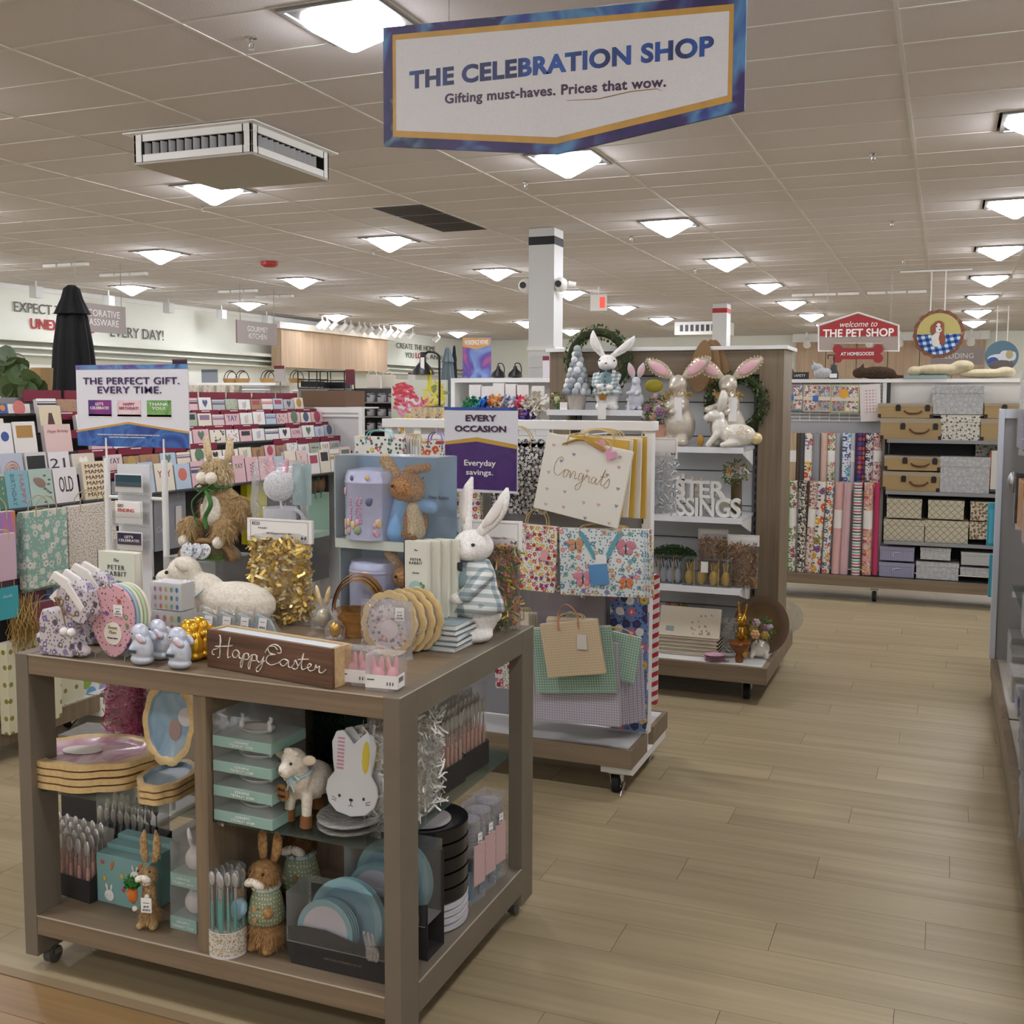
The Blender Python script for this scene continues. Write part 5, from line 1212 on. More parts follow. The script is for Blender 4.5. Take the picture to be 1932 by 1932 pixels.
def brushbunny(label, p, rz, s, coat=True, egg_=True, tall=False, cols=('#b08a5c', '#8a673f'), name='brush_rabbit'):
    t = T(name, label, 'ornament', p, rz); t.scale = (s,) * 3; f = fur(cols[0], cols[1], 120); fl_ = fur(cols[0], cols[1], 70)
    E = [((0, 0, .045), (.045, .038, .045)), ((0, 0, .1), (.034, .03, .045)), ((0, -.005, .175), (.036, .034, .034))]
    if tall: E = [((0, 0, .04), (.03, .028, .042)), ((0, 0, .1), (.024, .022, .05)), ((0, -.004, .165), (.026, .028, .028))]
    body([('e', c, r_) for c, r_ in E] + [('e', (-.02, -.02, .01), (.014, .022, .012)), ('e', (.022, -.02, .01), (.014, .022, .012))], 'rabbit_body', f, t, .006, 3)
    bristle(900, E[:1], .02, .002, fl_, t, name='skirt_fibres'); bristle(700, E[2:], .014, .0018, fl_, t, 6, 'head_fibres')
    for q in (-1, 1):
        b = MB(); b.leaf([(q * .014, .01, .2), (q * .02, .014, .225), (q * .022, .016, .255 if not tall else .27), (q * .018, .016, .27 if not tall else .3)], [.008, .014, .013, .003], .006); b.build('ear', f, t, smooth=180)
        MB().ell((q * .01 - .003, -.036, .166), (.019, .012, .01), 10, rot=Matrix.Rotation(q * .4, 3, 'Y')).build('whisker_tuft', FURC, t, smooth=180)
    eyes(t, [(-.02, -.03, .188), (.018, -.032, .188)], .004)
    MB().ell((-.002, -.04, .172), .004, 8).build('nose', NOSE, t)
    if coat:
        b = MB(); b.lathe([(.044, .07), (.042, .09), (.036, .12), (.03, .14)], n=18, sy=.95); q = b.build('coat', dots('#8a9272', '#cfd2b0', 110, .2, 'xz', .4), t, smooth=180); q.modifiers.new('thick', 'SOLIDIFY').thickness = .002
        for z in (.085, .11): MB().cyl((.004, -.042, z), (.004, -.046, z), .0055, n=12).build('button', mat('#b98c5c', .5), t)
        MB().lathe([(.03, .14), (.034, .148), (.028, .155)], n=16).build('collar', mat('#bcd0c8', .8), t, smooth=180)
    if egg_:
        MB().ell((-.045, -.04, .1), (.02, .018, .026), 12, rot=Matrix.Rotation(.3, 3, 'Y')).build('blue_egg', dots('#9cc4d8', '#7f9fb0', 300, .15, 'xz', 1.), t, smooth=180)
        for q in ((-.05, -.03, .13), (.034, -.035, .105)): MB().ell(q, .013, 10).build('paw', f, t, smooth=180)
    return t
y = 2.31; x = xu(503, y, 1720); s = (at(503, 1595, y=y).z - BZ) / .24
brushbunny('brown sisal rabbit in a green coat holding a blue speckled egg, bottom shelf', (x, y, BZ), -.1, s)
brushbunny('darker brown sisal rabbit in a pale coat standing behind the egg-holding one', (xu(560, 2.46, 1640), 2.48, BZ), .2, s * 1.12, egg_=False, cols=('#6e4e2e', '#523820'))
y = 2.29; x = xu(282, y, 1700); s = (at(282, 1570, y=y).z - BZ) / .3
t = brushbunny('slim tan sisal rabbit holding an orange carrot with leafy top and price tag', (x, y, BZ), .25, s, coat=False, egg_=False, tall=True, cols=('#c0a274', '#967750'))
b = MB(); b.tube([(-.035, -.03, .085), (-.036, -.034, .1), (-.038, -.036, .125), (-.038, -.036, .135)], [.004, .014, .017, .008], 10); b.build('carrot', mat('#d1732a', .7, noise=.1, sc=100), t, smooth=180)
strands(160, inbox(-.055, -.02, -.05, -.02, .135, .165), .016, .006, [mat('#3f8a35', .7), mat('#2f6e2c', .7)], t, 'carrot_leaves', 2, seed=5)
for q in ((-.03, -.035, .07), (.01, -.035, .11)): MB().ell(q, .009, 8).build('paw', FURC, t, smooth=180)
MB().ell((0, -.018, .15), (.02, .014, .014), 10).build('cream_chest', FURC, t, smooth=180)
pricetag(t, (.012, -.045, .088), .034, .046, price='$9.99')
# boxed dinnerware with black carton
PB = mat('#8fb6bd', .3); PW = mat('#d9d2d8', .3)
def roundplates(t, cx, cy, z, r, n_, m, dy=.006, lean=0.):
    for k in range(n_):
        b = MB(); plate(b, (0, 0, 0), r, r, .008, 'y', 0, 0, (0, 1), 36, .8); b.build('plate', [PB, m], t, (cx + .003 * k, cy + dy * k, z), rot=(-.12, 0, 0), smooth=40)
def dinner(label, xc, y, w, h1, r, rz=0.):
    t = T('dinnerware_box', label, 'dinnerware', (xc, y, BZ), rz)
    b = MB(); b.prism([(-w * .42, 0), (w / 2, 0), (w / 2, h1), (w * .2, h1 * .85), (-w * .1, h1 * 1.04), (-w * .3, h1 * 1.03), (-w / 2, h1 * .93)], (0, 0, 0), *XZ, (0, .003, 0)); b.box((-w * .42, .0031, 0), (w / 2, .1, .003)); b.box((-w * .42, .097, .0031), (w / 2, .1, h1 * 1.7)); b.build('black_carton', BX, t)
    text('PARTY ESSENTIALS', .016, mat('#4a3a30', .5), t, (w * .06, -.001, h1 * .64), name='print'); text('DISPOSABLE DINNERWARE SET', .008, mat('#6a625c', .5), t, (w * .06, -.001, h1 * .32), name='print')
    roundplates(t, -w * .13, .02, h1 * .92, r, 4, PW); roundplates(t, w * .0, .055, h1 * 1.15, r * 1.3, 3, mat('#7fa3b4', .3))
    b = MB()
    for k in range(3): b.cap((w * .3 + .01 * k, -.004, h1 * .8), (w * .26 + .012 * k, -.004, h1 * 1.25), .007, .004); b.ell((w * .3 + .01 * k, -.004, h1 * .72), (.01, .003, .02), 10)
    b.build('clear_forks', film('#e4e2e2', .3, .1), t, smooth=60)
    MB().box((-w * .45, -.006, h1 * .6), (w * .48, .1, h1 * 1.9)).build('shrink_wrap', CLEAR, t); return t
y = 2.27; xa, xb = xu(534, y, 1800), xu(740, y, 1800); h1 = at(640, 1765, y=y).z - BZ
dinner('black carton of teal and white plates with clear cutlery, front right of the bottom shelf', (xa + xb) / 2, y, xb - xa, h1, .082)
dinner('second black carton of blue plates behind the front one', (xa + xb) / 2 + .06, y + .14, (xb - xa) * .8, h1 * 1.5, .085)
# seen through the right side
y = 2.45; x = at(828, 1440, y=y).x
shredbag('clear bag of white shredded paper on the glass shelf by the table side', (-1.285, 2.45, SZ), .25, .3, .13, ['#e6e4da', '#d8d5c8', '#f2f0e8'], n=1500, wd=.005, rz=1.35)
cutlery('black tray of rose-handled cutlery on the right end of the glass shelf, nearer of two', (-1.25, 2.68, SZ), 1.5, .15, .1, .25, ['#c58878', '#dcae9c', '#cfa08c'], 6, 3, .07, hl=.11)
cutlery('black tray of rose-handled cutlery on the right end of the glass shelf, farther of two', (-1.25, 2.85, SZ), 1.5, .15, .1, .25, ['#c58878', '#dcae9c', '#cfa08c'], 6, 3, .07, hl=.11)
BP, WP = mat('#16171b', .18), mat('#cfced6', .3); z = BZ
for k in range(9):
    hgt = .02 if k < 4 else .042; t = T('plate_pack', '%s pack of %s round plates, number %s up in the side stack' % (('white', 'white')[k > 9] if k < 4 else 'black', 'disposable', ('one', 'two', 'three', 'four', 'five', 'six', 'seven', 'eight', 'nine')[k]), 'plates', (-1.315, 2.63, z), 0, 'plate packs in the side stack')
    b = MB(); b.lathe([(.1, 0), (.121, .004), (.123, hgt - .001), (.105, hgt - .001), (.09, hgt - .008), (0, hgt - .008)], n=36); b.build('plates', WP if k < 4 else BP, t, smooth=40); z += hgt
    if k >= 4 and k < 8: pass
    if z > BZ + .27: break
MB().cyl((0, 0, hgt - .007), (0, 0, hgt - .004), .075, n=24).build('top_label', mat('#b9b7b5', .5), t)
for k in range(3):
    t = T('cup_pack', 'clear pack of pale blue cups with pink card on the bottom shelf, %s' % ('nearest', 'second', 'rearmost')[k], 'cups', (-1.25, 2.78 + .08 * k, BZ), 1.4, 'cup packs')
    MB().lathe([(.026, 0), (.033, .09), (.031, .09), (.024, .003)], n=18).build('blue_cups', mat('#86a6b6', .4), t, smooth=40)
    b = MB()
    for q in range(9): b.lathe([(.033, .13 + .012 * q), (.037, .141 + .012 * q)], n=18)
    b.build('stacked_rims', mat('#c9c5cb', .35), t, smooth=40); MB().box((-.026, -.041, .05), (.03, -.038, .17)).build('pink_card', mat('#cfaead', .5), t); pricetag(t, (.0, -.043, .19), .022, .03)
    MB().box((-.037, -.038, 0), (.037, .038, .26)).build('clear_pack', FILM, t)
# ------------------------------------------------------------------ gift bag gondola
def caster(t, x, y, s=1., rz=0.):
    c = MB().cyl((x - .015, y, .045 * s), (x + .015, y, .045 * s), .045 * s, n=18).build('caster_wheel', RUB, t, smooth=40)
    b = MB(); b.cyl((x - .018, y, .045 * s), (x - .016, y, .045 * s), .02 * s, n=10); b.cyl((x + .016, y, .045 * s), (x + .018, y, .045 * s), .02 * s, n=10)
    for q in (-1, 1): b.prism([(-.012, -.012), (.012, -.012), (.03, .05 * s), (-.03, .05 * s)], (x + q * .02, y, .05 * s), (0, 1, 0), (0, 0, 1), (.003 * q, 0, 0))
    b.box((x - .03, y - .03, .098 * s), (x + .03, y + .03, .104 * s)); b.build('caster_fork', CHROME, c)
    MB().prism([(-.02, 0), (.03, -.025), (.045, -.045), (.02, -.035), (-.02, -.012)], (x + .026, y, .05 * s), (0, -1, 0), (0, 0, 1), (.003, 0, 0)).build('brake_lever', CHROME, c)
def slots(t, x, y, z0, z1, d=(0, -1, 0)):
    b = MB(); z = z0
    while z < z1: b.box((x - .003, y - .001, z), (x + .003, y + .0005, z + .028)); z += .05
    b.build('slot_marks', mat('#1d1e20', .8), t, kind='stuff')
GX0, GX1, GY0, GY1, GYC = -2.40, -1.13, 4.13, 4.74, 4.43
g = T('gift_bag_gondola', 'white rolling gondola rack hung with gift bags, behind the display table', 'shelving', (0, 0, 0))
MB().box((GX0, GY0 + .02, .192), (GX1 - .02, GYC - .05, .2)).build('deck_panel', mat('#cfcfcd', .4), g); MB().box((GX0, GYC + .05, .192), (GX1 - .02, GY1 - .02, .2)).build('deck_panel', mat('#cfcfcd', .4), g)
MB().box((GX0, GY0, .125), (GX1, GY0 + .0199, .203)).build('deck_edge', TAUPEX, g, bev=.002); MB().box((GX0, GY1 - .0199, .125), (GX1, GY1, .203)).build('deck_edge', TAUPEX, g, bev=.002)
for a, c in ((GY0 + .0201, GYC - .05), (GYC + .05, GY1 - .0201)): MB().box((GX1 - .02, a, .125), (GX1, c, .203)).build('deck_edge', TAUPEX, g)
MB().box((GX0, GYC - .049, .12), (GX1 - .021, GYC + .049, .19)).build('centre_beam', WHITE, g)
MB().box((GX1 - .14, GY0 + .03, .09), (GX1 - .001, GY1 - .03, .1248)).build('plinth', WHITE, g, bev=.002)
MB().box((GX0, GY0 + .03, .09), (GX0 + .14, GY1 - .03, .1248)).build('plinth', WHITE, g, bev=.002)
for x in (GX1 - .08, GX0 + .08):
    for y in (GY0 + .07, GY1 - .08): caster(g, x, y, .85)
for x in (GX0, GX1 - .045): MB().box((x, GYC - .03, .19), (x + .04, GYC + .03, 1.53)).build('upright', WHITE, g, bev=.003)
slots(g, GX1 - .04, GYC - .031, .25, 1.5); MB().box((GX1 - .0449, GYC - .035, .6), (GX1 - .0445, GYC - .031, 1.45)).build('seam', GREY, g)
MB().box((GX0 - .005, GYC - .045, 1.49), (GX1 + .005, GYC + .045, 1.53)).build('top_rail', WHITE, g, bev=.003); MB().box((GX0 + .041, GYC - .032, 1.44), (GX1 - .046, GYC - .022, 1.46)).build('rail', WHITE, g)
MB().box((GX0 + .042, GYC - .01, .2), (GX1 - .046, GYC + .01, 1.3)).build('back_panel', mat('#8f8f92', .6), g)
b = MB()
for k in range(15): b.cyl((GX0 + .1 + k * .08, GYC - .02, 1.3), (GX0 + .1 + k * .08, GYC - .02, 1.49), .003, n=5)
for z in (1.32, 1.37, 1.42): b.cyl((GX0 + .04, GYC - .02, z), (GX1 - .045, GYC - .02, z), .003, n=5)
b.build('wire_grid', WHITE, g)
for x in (GX0 + .15, GX0 + .55, GX1 - .32): MB().box((x, GYC - .028, 1.28), (x + .035, GYC - .02, 1.49)).build('grid_hanger', WHITE, g)
def hook(x, z, y0=GYC - .02, y1=4.0): 
    b = MB(); b.tube([(x, y0, z), (x, y1 + .02, z), (x, y1, z + .012), (x, y1 - .008, z + .03)], .004, 6); b.build('hook', WHITE, g, smooth=60)
def bagpx(label, TL, TR, BR, BL, y, m, d=.03, n=0, step=(.01, .012, -.002), grp=None, **k):
    a, c, e, f = (at(*q, y=y) for q in (TL, TR, BR, BL))
    w = ((c - a).length + (e - f).length) / 2; h = ((a - f).length + (c - e).length) / 2; o = (e + f) / 2; r = -math.atan2(c.z - a.z, c.x - a.x)
    return bag(label, o, w, h, d, m, rot=(0, r, 0), group=grp, **k), w, h
# signs
def occ():
    t, w, h = framesign('occasion_sign', 'white and purple sign reading EVERY OCCASION Everyday savings. on the bag gondola', 838, 768, 976, 932, 3.95)
    MB().box((0, .002, 0), (w, .005, h)).build('board', mat('#d6d6da', .35), t)
    MB().prism([(w * .01, h * .04), (w * .99, h * .03), (w * .99, h * .52), (w * .45, h * .6), (w * .01, h * .555)], (0, .0018, 0), *XZ, (0, -.001, 0)).build('purple_panel', paint(['#3a1f58', '#4a2a6e', '#33194e'], 5, .3), t)
    MB().prism([(w * .01, h * .555), (w * .45, h * .6), (w * .99, h * .52), (w * .99, h * .57), (w * .45, h * .65), (w * .01, h * .595)], (0, .0018, 0), *XZ, (0, -.0014, 0)).build('gold_edge', mat('#bd963c', .4), t)
    MB().box((w * .0, .0004, h * .965), (w, .0018, h)).build('painted_strip', paint(['#1f2f74', '#2a4fa0', '#172458'], 9, .4), t)
    K = mat('#3a1538', .5); text('EVERY', .05, K, t, (w * .5, -.001, h * .87), bold=.05, width=w * .42, hgt=h * .075); text('OCCASION', .05, K, t, (w * .5, -.001, h * .745), bold=.05, width=w * .7, hgt=h * .075)
    text('Everyday', .045, CARDW, t, (w * .49, -.001, h * .345), bold=.02, width=w * .43, hgt=h * .09); text('savings.', .045, CARDW, t, (w * .49, -.001, h * .235), bold=.02, width=w * .37, hgt=h * .08)
    MB().box((w * .4, .006, h * .4), (w * .6, GYC - .05 - 3.95, h * .42)).build('bracket', WHITE, t)
occ()
BWF = floral('#121214', ['#e4e3df', '#bdbcb8', '#d9d8d4'], '#c9c8c4', 60, 'xz', .4, dens=.9, leafr=.2)
t, w, h = bagpx('black and white floral bag with scalloped top behind the purple sign', (928, 836), (1032, 836), (1028, 970), (928, 970), 4.22, BWF)
b = MB()
for k in range(7): b.cyl((-w / 2 + w * (k + .5) / 7, 0, h), (-w / 2 + w * (k + .5) / 7, .004, h), w / 14, n=14)
b.build('scallops', BWF, t)
CW = mat('#e3ddcf', .5, noise=.03, sc=200)
for k in range(5):
    o = 20 - 4 * k; bagpx('cream bag with gold side fold, %s behind the Congrats bag' % ('rearmost', 'fourth', 'third', 'second', 'directly')[k], (1080 + k * 12 - 40, 822), (1232 - k * 8, 826 + 2 * k), (1206 - 8 * k, 980 - 3 * k), (1060, 970), 4.16 - .028 * k, [CW, GOLDR][0] if k % 2 else mat('#c9a23f', .4), .012, hlen=.03)
CG = mat('#e4dfd2', .5); t, w, h = bagpx('cream gift bag lettered Congrats in gold with pink and grey hearts, tilted', (1031, 816), (1193, 853), (1164, 996), (1006, 959), 3.99, CG, .018, hlen=.03)
HT = [(0, -.5), (.5, .1), (.45, .4), (.25, .5), (0, .3), (-.25, .5), (-.45, .4), (-.5, .1)]
b = MB()
for i, (x, z) in enumerate(((-.4, .86), (-.15, .8), (.37, .9), (.38, .77), (-.28, .68), (-.4, .5), (.04, .63), (.27, .64), (-.38, .28), (-.17, .3), (.42, .5), (.07, .22), (.24, .24), (.44, .28), (-.36, .08), (-.15, .1), (.12, .03), (.4, .04), (-.05, -.0))):
    if z > .02: b.prism([(a * .014, c * .014) for a, c in HT], (x * w, -.0004, z * h), *XZ, (0, -.0006, 0), i % 3)
b.build('printed_hearts', [mat('#d3a3a0', .5), mat('#8f9499', .5), mat('#c9b3a0', .5)], t)
CONG = [[(14, 22), (11, 25), (5, 22), (2, 13), (4, 5), (10, 3), (16, 8)], [(16, 8), (20, 12), (18, 4), (22, 3), (25, 10), (22, 12), (28, 11)], [(28, 11), (29, 3), (32, 11), (36, 11), (36, 4), (40, 5)],
 [(48, 11), (43, 11), (42, 4), (46, 4), (49, 11), (47, -4), (42, -9), (40, -4), (50, 4)], [(50, 4), (54, 12), (54, 9), (58, 10), (58, 4), (61, 4)], [(68, 10), (63, 10), (62, 4), (66, 4), (69, 10), (69, 3), (73, 5)], [(73, 5), (77, 13), (80, 22), (77, 6), (80, 3), (83, 6)], [(74, 13), (84, 14)], [(83, 6), (88, 13), (89, 5), (85, 1), (83, 3)]]
script(CONG, w * .0075, h * .011, .0016, mat('#b9975a', .35, .5), t, (-w * .36, -.0006, h * .46))
for q, a in ((-1, .5), (1, -.3)):
    b = MB(); b.prism([(x_ * .05, z_ * .05) for x_, z_ in HT], (w * (.2 + .07 * q), -.012 - .005 * q, h * (.94 - .04 * q)), (cos(a), 0, sin(a)), (-sin(a), 0, cos(a)), (0, -.002, 0)); b.build('pink_heart_tag', mat('#d89ab0', .4), t, bev=.001)
b = MB()
for k in range(3): b.tube(bez([(-w * .3, -.006, h * .9), (-w * .1, -.01 - .004 * k, h * (1.0 + .01 * k)), (w * .1, -.012, h * (1. - .02 * k)), (w * .28, -.012, h * .93)]), .003, 5)
b.build('gold_ribbon', mat('#b39248', .5), t, smooth=60)
hook(at(1100, 820, y=4.0).x, at(1100, 822, y=4.0).z)
F1 = floral('#e7e1cd', ['#c9506c', '#c9783f', '#d9b13c', '#8f4a86', '#c46f86', '#b8403c'], '#4f7a62', 44, 'xz', .36, dens=.9)
t, w, h = bagpx('cream gift bag with bright pink and yellow flowers and pink tag', (985, 990), (1058, 997), (1050, 1117), (962, 1112), 4.02, F1, .03, tagc='#dfa3a5')
F2 = floral('#d9e0dc', ['#5f8fa8', '#d98f8a', '#c9a07c', '#7fa9a6', '#8f86b0'], '#5f8796', 30, 'xz', .3, dens=.7)
for k in range(3): bagpx('floral gift bag, %s behind the butterfly bag' % ('third', 'second', 'first')[k], (1060 + 8, 1000), (1238 - 5 * k, 1000), (1232 - 6 * k, 1128 - k), (1066, 1125), 4.12 - .03 * k, F1 if k == 0 else F2, .02, hlen=.02)
t, w, h = bagpx('pale blue gift bag with large printed butterflies and a blue tag', (1060, 997), (1215, 1000), (1216, 1130), (1056, 1120), 4.01, F2, .028, hlen=.02)
b = MB(); ms = [mat(c, .5) for c in ('#c9936a', '#c77f8c', '#d98f9c', '#d97f4f', '#3f3038')]
def butterfly(x, z, s, m, a):
    Rm = Matrix.Rotation(a, 3, 'Y')
    for q in (-1, 1):
        b.ell((x + q * s * .5, -.001, z + s * .35), (s * .55, .0014, s * .38), 12, m, Matrix.Rotation(a + q * .6, 3, 'Y')); b.ell((x + q * s * .38, -.0012, z - s * .3), (s * .36, .0014, s * .3), 10, m, Matrix.Rotation(a - q * .6, 3, 'Y'))
    b.ell((x, -.002, z), (s * .07, .0014, s * .5), 8, 4)
butterfly(-w * .3, h * .75, .035, 0, .5); butterfly(w * .3, h * .72, .042, 1, -.2); butterfly(-w * .22, h * .24, .04, 2, .5); butterfly(w * .3, h * .2, .03, 3, .1)
b.build('printed_butterflies', ms, t, smooth=180)
MB().box((-.035, -.008, h * .17), (.04, -.004, h * .48)).build('blue_tag', mat('#5f93c4', .5), t, rot=(0, -.12, 0)); MB().box((-.02, -.006, h * .48), (.025, -.004, h * .62)).build('white_tag', CARDW, t)
for q in (-1, 1): MB().prism([(q * .09, h * .95), (q * .07, h * .95), (q * .012, h * .56), (q * .03, h * .56)], (0, -.003, 0), *XZ, (0, -.002, 0)).build('ribbon_handle', mat('#5f9fb0', .5), t)
# lower bags
def weave(bg, fg): return dots(bg, fg, 95, .3, 'xz', 0., .0)
LIL, MNT, BGE = weave('#a9a3ae', '#cfcad2'), weave('#86a893', '#c4d6c8'), weave('#cbb592', '#d9c8a8')
for k in range(6): bagpx('lilac dotted gift bag, fanned out %s to the right at the bottom' % ('sixth', 'fifth', 'fourth', 'third', 'second', 'first')[k], (1046, 1216), (1222 - k * 7, 1222), (1217 - k * 8, 1348 + k * 3), (1040, 1364), 4.2 - .018 * k, LIL, .012, hlen=.02)
bagpx('mint dotted gift bag poking out at right among the lilac ones', (1130, 1185), (1212, 1205), (1196, 1290), (1116, 1270), 4.08, MNT, .01, hlen=.02)
bagpx('large lilac dotted gift bag hanging lowest, in front of the fanned ones', (1008, 1205), (1172, 1215), (1170, 1373), (1005, 1357), 4.06, LIL, .022, hlen=.03)
bagpx('mint green dotted gift bag between the beige and lilac bags', (1008, 1186), (1162, 1182), (1162, 1308), (1014, 1308), 4.03, MNT, .02, handle='#7fc4b4', hk='rib', hlen=.06, hsp=.12)
for k in range(2): bagpx('beige dotted gift bag, %s behind the front one' % ('second', 'first')[k], (1030 + 4 * k, 1164 + 4 * k), (1128, 1168), (1130, 1250), (1036, 1256), 4.01 - .012 * k, BGE, .008, hlen=.02)
t, w, h = bagpx('small beige dotted gift bag with peach ribbon handles and white tag', (1025, 1178), (1134, 1168), (1143, 1269), (1033, 1281), 3.975, BGE, .014, handle='#d98f6a', hk='rib', hlen=.07, hsp=.17, tagc='#d9d3c8')
hook(at(1095, 1130, y=4.0).x, at(1095, 1128, y=4.0).z)
BLF = floral('#6f86b8', ['#e6e3e0', '#c9708c', '#d9b93c', '#2f3a66'], '#3a4a78', 22, 'xz', .4, dens=.9)
bagpx('blue bag with big pale flowers at the back beside the upright', (1150, 1120), (1222, 1125), (1218, 1380), (1150, 1375), 4.34, BLF, .03, hlen=.02)
bagpx('grey felt gift bag hanging behind the small beige one', (1000, 1115), (1140, 1118), (1140, 1200), (1005, 1200), 4.3, mat('#8f8688', .7), .03, hlen=.02)
for k in range(4): bagpx('ivory gift bag, %s of the four edges seen above the table corner' % ('first', 'second', 'third', 'fourth')[k], (962 + 5 * k, 1155), (1000 + 5 * k, 1157), (1000 + 5 * k, 1290), (962 + 5 * k, 1290), 4.14 + .02 * k, mat('#ddd3bd', .6), .012, hlen=.02)
bagpx('clear-topped bag with magenta tulips below the ivory gift bags', (935, 1235), (1002, 1238), (1002, 1300), (935, 1300), 4.1, floral('#d9d5cb', ['#b8406c', '#c9809c', '#8f3050'], '#5f8a4f', 34, 'xz', .34), .02, hlen=.02)
# left part: bags above the gift set
F3 = floral('#e4e3dc', ['#c9506c', '#d9c24f', '#d98fa6', '#cf6f7c'], '#3f6b5c', 20, 'xz', .22, dens=.7, leafr=.2)
bagpx('white floral gift bag with aqua ribbon, left end of the gondola', (668, 823), (760, 826), (760, 960), (668, 960), 4.12, F3, .03, handle='#7fcfc9', hk='rib', hlen=.03)
bow(kids(g)[0] if 0 else bpy.data.objects['gift_bag_gondola'], (at(712, 835, y=4.08).x, 4.08, at(712, 822, y=4.08).z), .07, mat('#8fd6d0', .5), name='ribbon_bow') if 0 else None
for k in range(5): bagpx('grey-striped white gift bag, %s of a tight row beside the aqua ribbon bag' % ('first', 'second', 'third', 'fourth', 'fifth')[k], (758 + 6 * k, 828), (790 + 3 * k, 828), (790 + 3 * k, 950), (758 + 6 * k, 950), 4.2 - .015 * k, stripes(['#dcdcd8', '#dcdcd8', '#a9a9a6'], 60, 0), .01, hlen=.02)
bagpx('white gift bag printed with orange poppies and lilac ribbon beside the purple sign', (797, 832), (850, 832), (850, 960), (797, 960), 4.12, floral('#e6e2d6', ['#cf5a3c', '#d96f4f', '#b8403c', '#d9a43c'], '#4f5a3c', 26, 'xz', .4, dens=.95), .03, handle='#8f7fc0', hk='rib', hlen=.04)
for k in range(2): bagpx('yellow floral gift bag low behind the plush rabbit ears, %s' % ('left', 'right')[k], (838 + 45 * k, 925), (880 + 30 * k, 925), (880 + 30 * k, 1080), (838 + 45 * k, 1080), 4.16 + .03 * k, floral('#e9e3cf', ['#d9b13c', '#c9506c', '#cf6f3c', '#8f4a86'], '#4f7a62', 34, 'xz', .34), .03, hlen=.02)
# other side of the gondola: striped wrap and iridescent shred
for k, (c, u) in enumerate(((['#b8323c', '#e6e2dc'], 1238), (['#2b4a6e', '#e0dcd0', '#7fa2b4'], 1231))):
    t = T('gift_bag', '%s bag edge on the far side of the bag gondola' % ('red and white striped', 'blue printed')[k], 'gift bag', (at(u, 1250, y=4.62).x, 4.62 + .02 * k, at(u, 1330, y=4.62).z))
    MB().box((-.12, 0, 0), (.006, .02, at(u, 1085, y=4.62).z - at(u, 1330, y=4.62).z)).build('bag_body', stripes(c, 26, 2, rot=.5), t)
for k in range(2):
    y = 4.62 + .09 * k; u = 1250 - 6 * k; shredbag('clear bag of iridescent white shred hanging beyond the gondola end, %s' % ('front one', 'rear one')[k], (at(u, 900, y=y).x, y, at(u, 968, y=y).z), .12, .28, .06, ['#dfe0e2', '#eceae8', '#c9d3d6'], n=700, wd=.005, header=True, hh=.09, eco=False)
# ------------------------------------------------------------------ spring endcap
EX0, EX1, EY, EZ = at(1037, 700, y=6.2).x, at(1479, 700, y=6.2).x, 6.2, at(1260, 662, y=6.2).z
g2 = T('endcap_display', 'wood-framed endcap display with white shelves of spring rabbits', 'shelving', (0, 0, 0))
DZ = .2; FX = -.83
MB().box((EX0 - .02, 5.73, .188), (FX - .03, 6.75, .2)).build('deck_panel', mat('#dadad6', .4), g2)
MB().box((EX0 - .05, 5.70, .115), (FX, 5.7299, .204)).build('deck_edge', TAUPEX, g2, bev=.002); MB().box((FX - .0299, 5.7301, .115), (FX, 6.75, .204)).build('deck_edge', TAUPE, g2, bev=.002)
MB().box((EX0, 5.76, .1), (FX - .04, 6.72, .1145)).build('chassis', DGREY, g2)
for x in (FX - .12, EX0 + .1):
    for y in (5.82, 6.62): caster(g2, x, y, .95)
pw_ = .135
for x in (EX0, EX1 - pw_): MB().box((x, EY, .205), (x + pw_, EY + .35, EZ)).build('frame_post', TAUPE, g2, bev=.002)
MB().box((EX0 + pw_ + .0005, EY, EZ - .14), (EX1 - pw_ - .0005, EY + .35, EZ)).build('frame_header', TAUPEX, g2, bev=.002)
MB().box((EX0 - .02, EY - .02, EZ + .0005), (EX1 + .02, EY + .4, EZ + .022)).build('white_cap', WHITE, g2, bev=.002)
z = .21; k = 0
while z < EZ - .2:
    z1 = min(z + .2, EZ - .1405); MB().box((EX0 + pw_ + .04, EY + .1, z), (EX1 - pw_ - .04, EY + .118, z1 - .006)).build('slat_panel', mat('#d6d7d7', .4), g2, bev=.001); z = z1
MB().box((EX0 + pw_, EY + .12, .21), (EX1 - pw_, EY + .14, EZ - .141)).build('dark_back', DGREY, g2)
for x in (EX0 + pw_ + .001, EX1 - pw_ - .036): MB().box((x, EY + .06, .21), (x + .035, EY + .1, EZ - .141)).build('slotted_upright', mat('#6a6a6c', .5), g2); 
slots(g2, EX1 - pw_ - .018, EY + .059, .3, EZ - .2); slots(g2, EX0 + pw_ + .018, EY + .059, .3, EZ - .2)
SH = {}
YS = 5.86
for nm, v, xa, xb in (('a', 776, at(1033, 776, y=YS).x, at(1212, 776, y=YS).x), ('b', 844, at(1215, 844, y=YS).x, EX1 - pw_ - .02), ('c', 975, EX0 + pw_ + .01, EX1 - pw_ - .02), ('d', 1107, EX0 + pw_ + .01, EX1 - pw_ - .02)):
    z = at(1300, v, y=YS).z; SH[nm] = z
    MB().box((xa, YS, z - .018), (xb, EY + .098, z)).build('shelf', mat('#d3d5d7', .35), g2, bev=.002); MB().box((xa, YS - .012, z - .028), (xb, YS - .0005, z + .004)).build('price_rail', mat('#e4e5e6', .3), g2)
    for x in (xa + .002, xb - .006): MB().prism([(0, 0), (.32, 0), (.32, -.09), (0, -.015)], (x, YS, z - .019), (0, 1, 0), (0, 0, 1), (.004, 0, 0)).build('bracket', WHITE, g2)
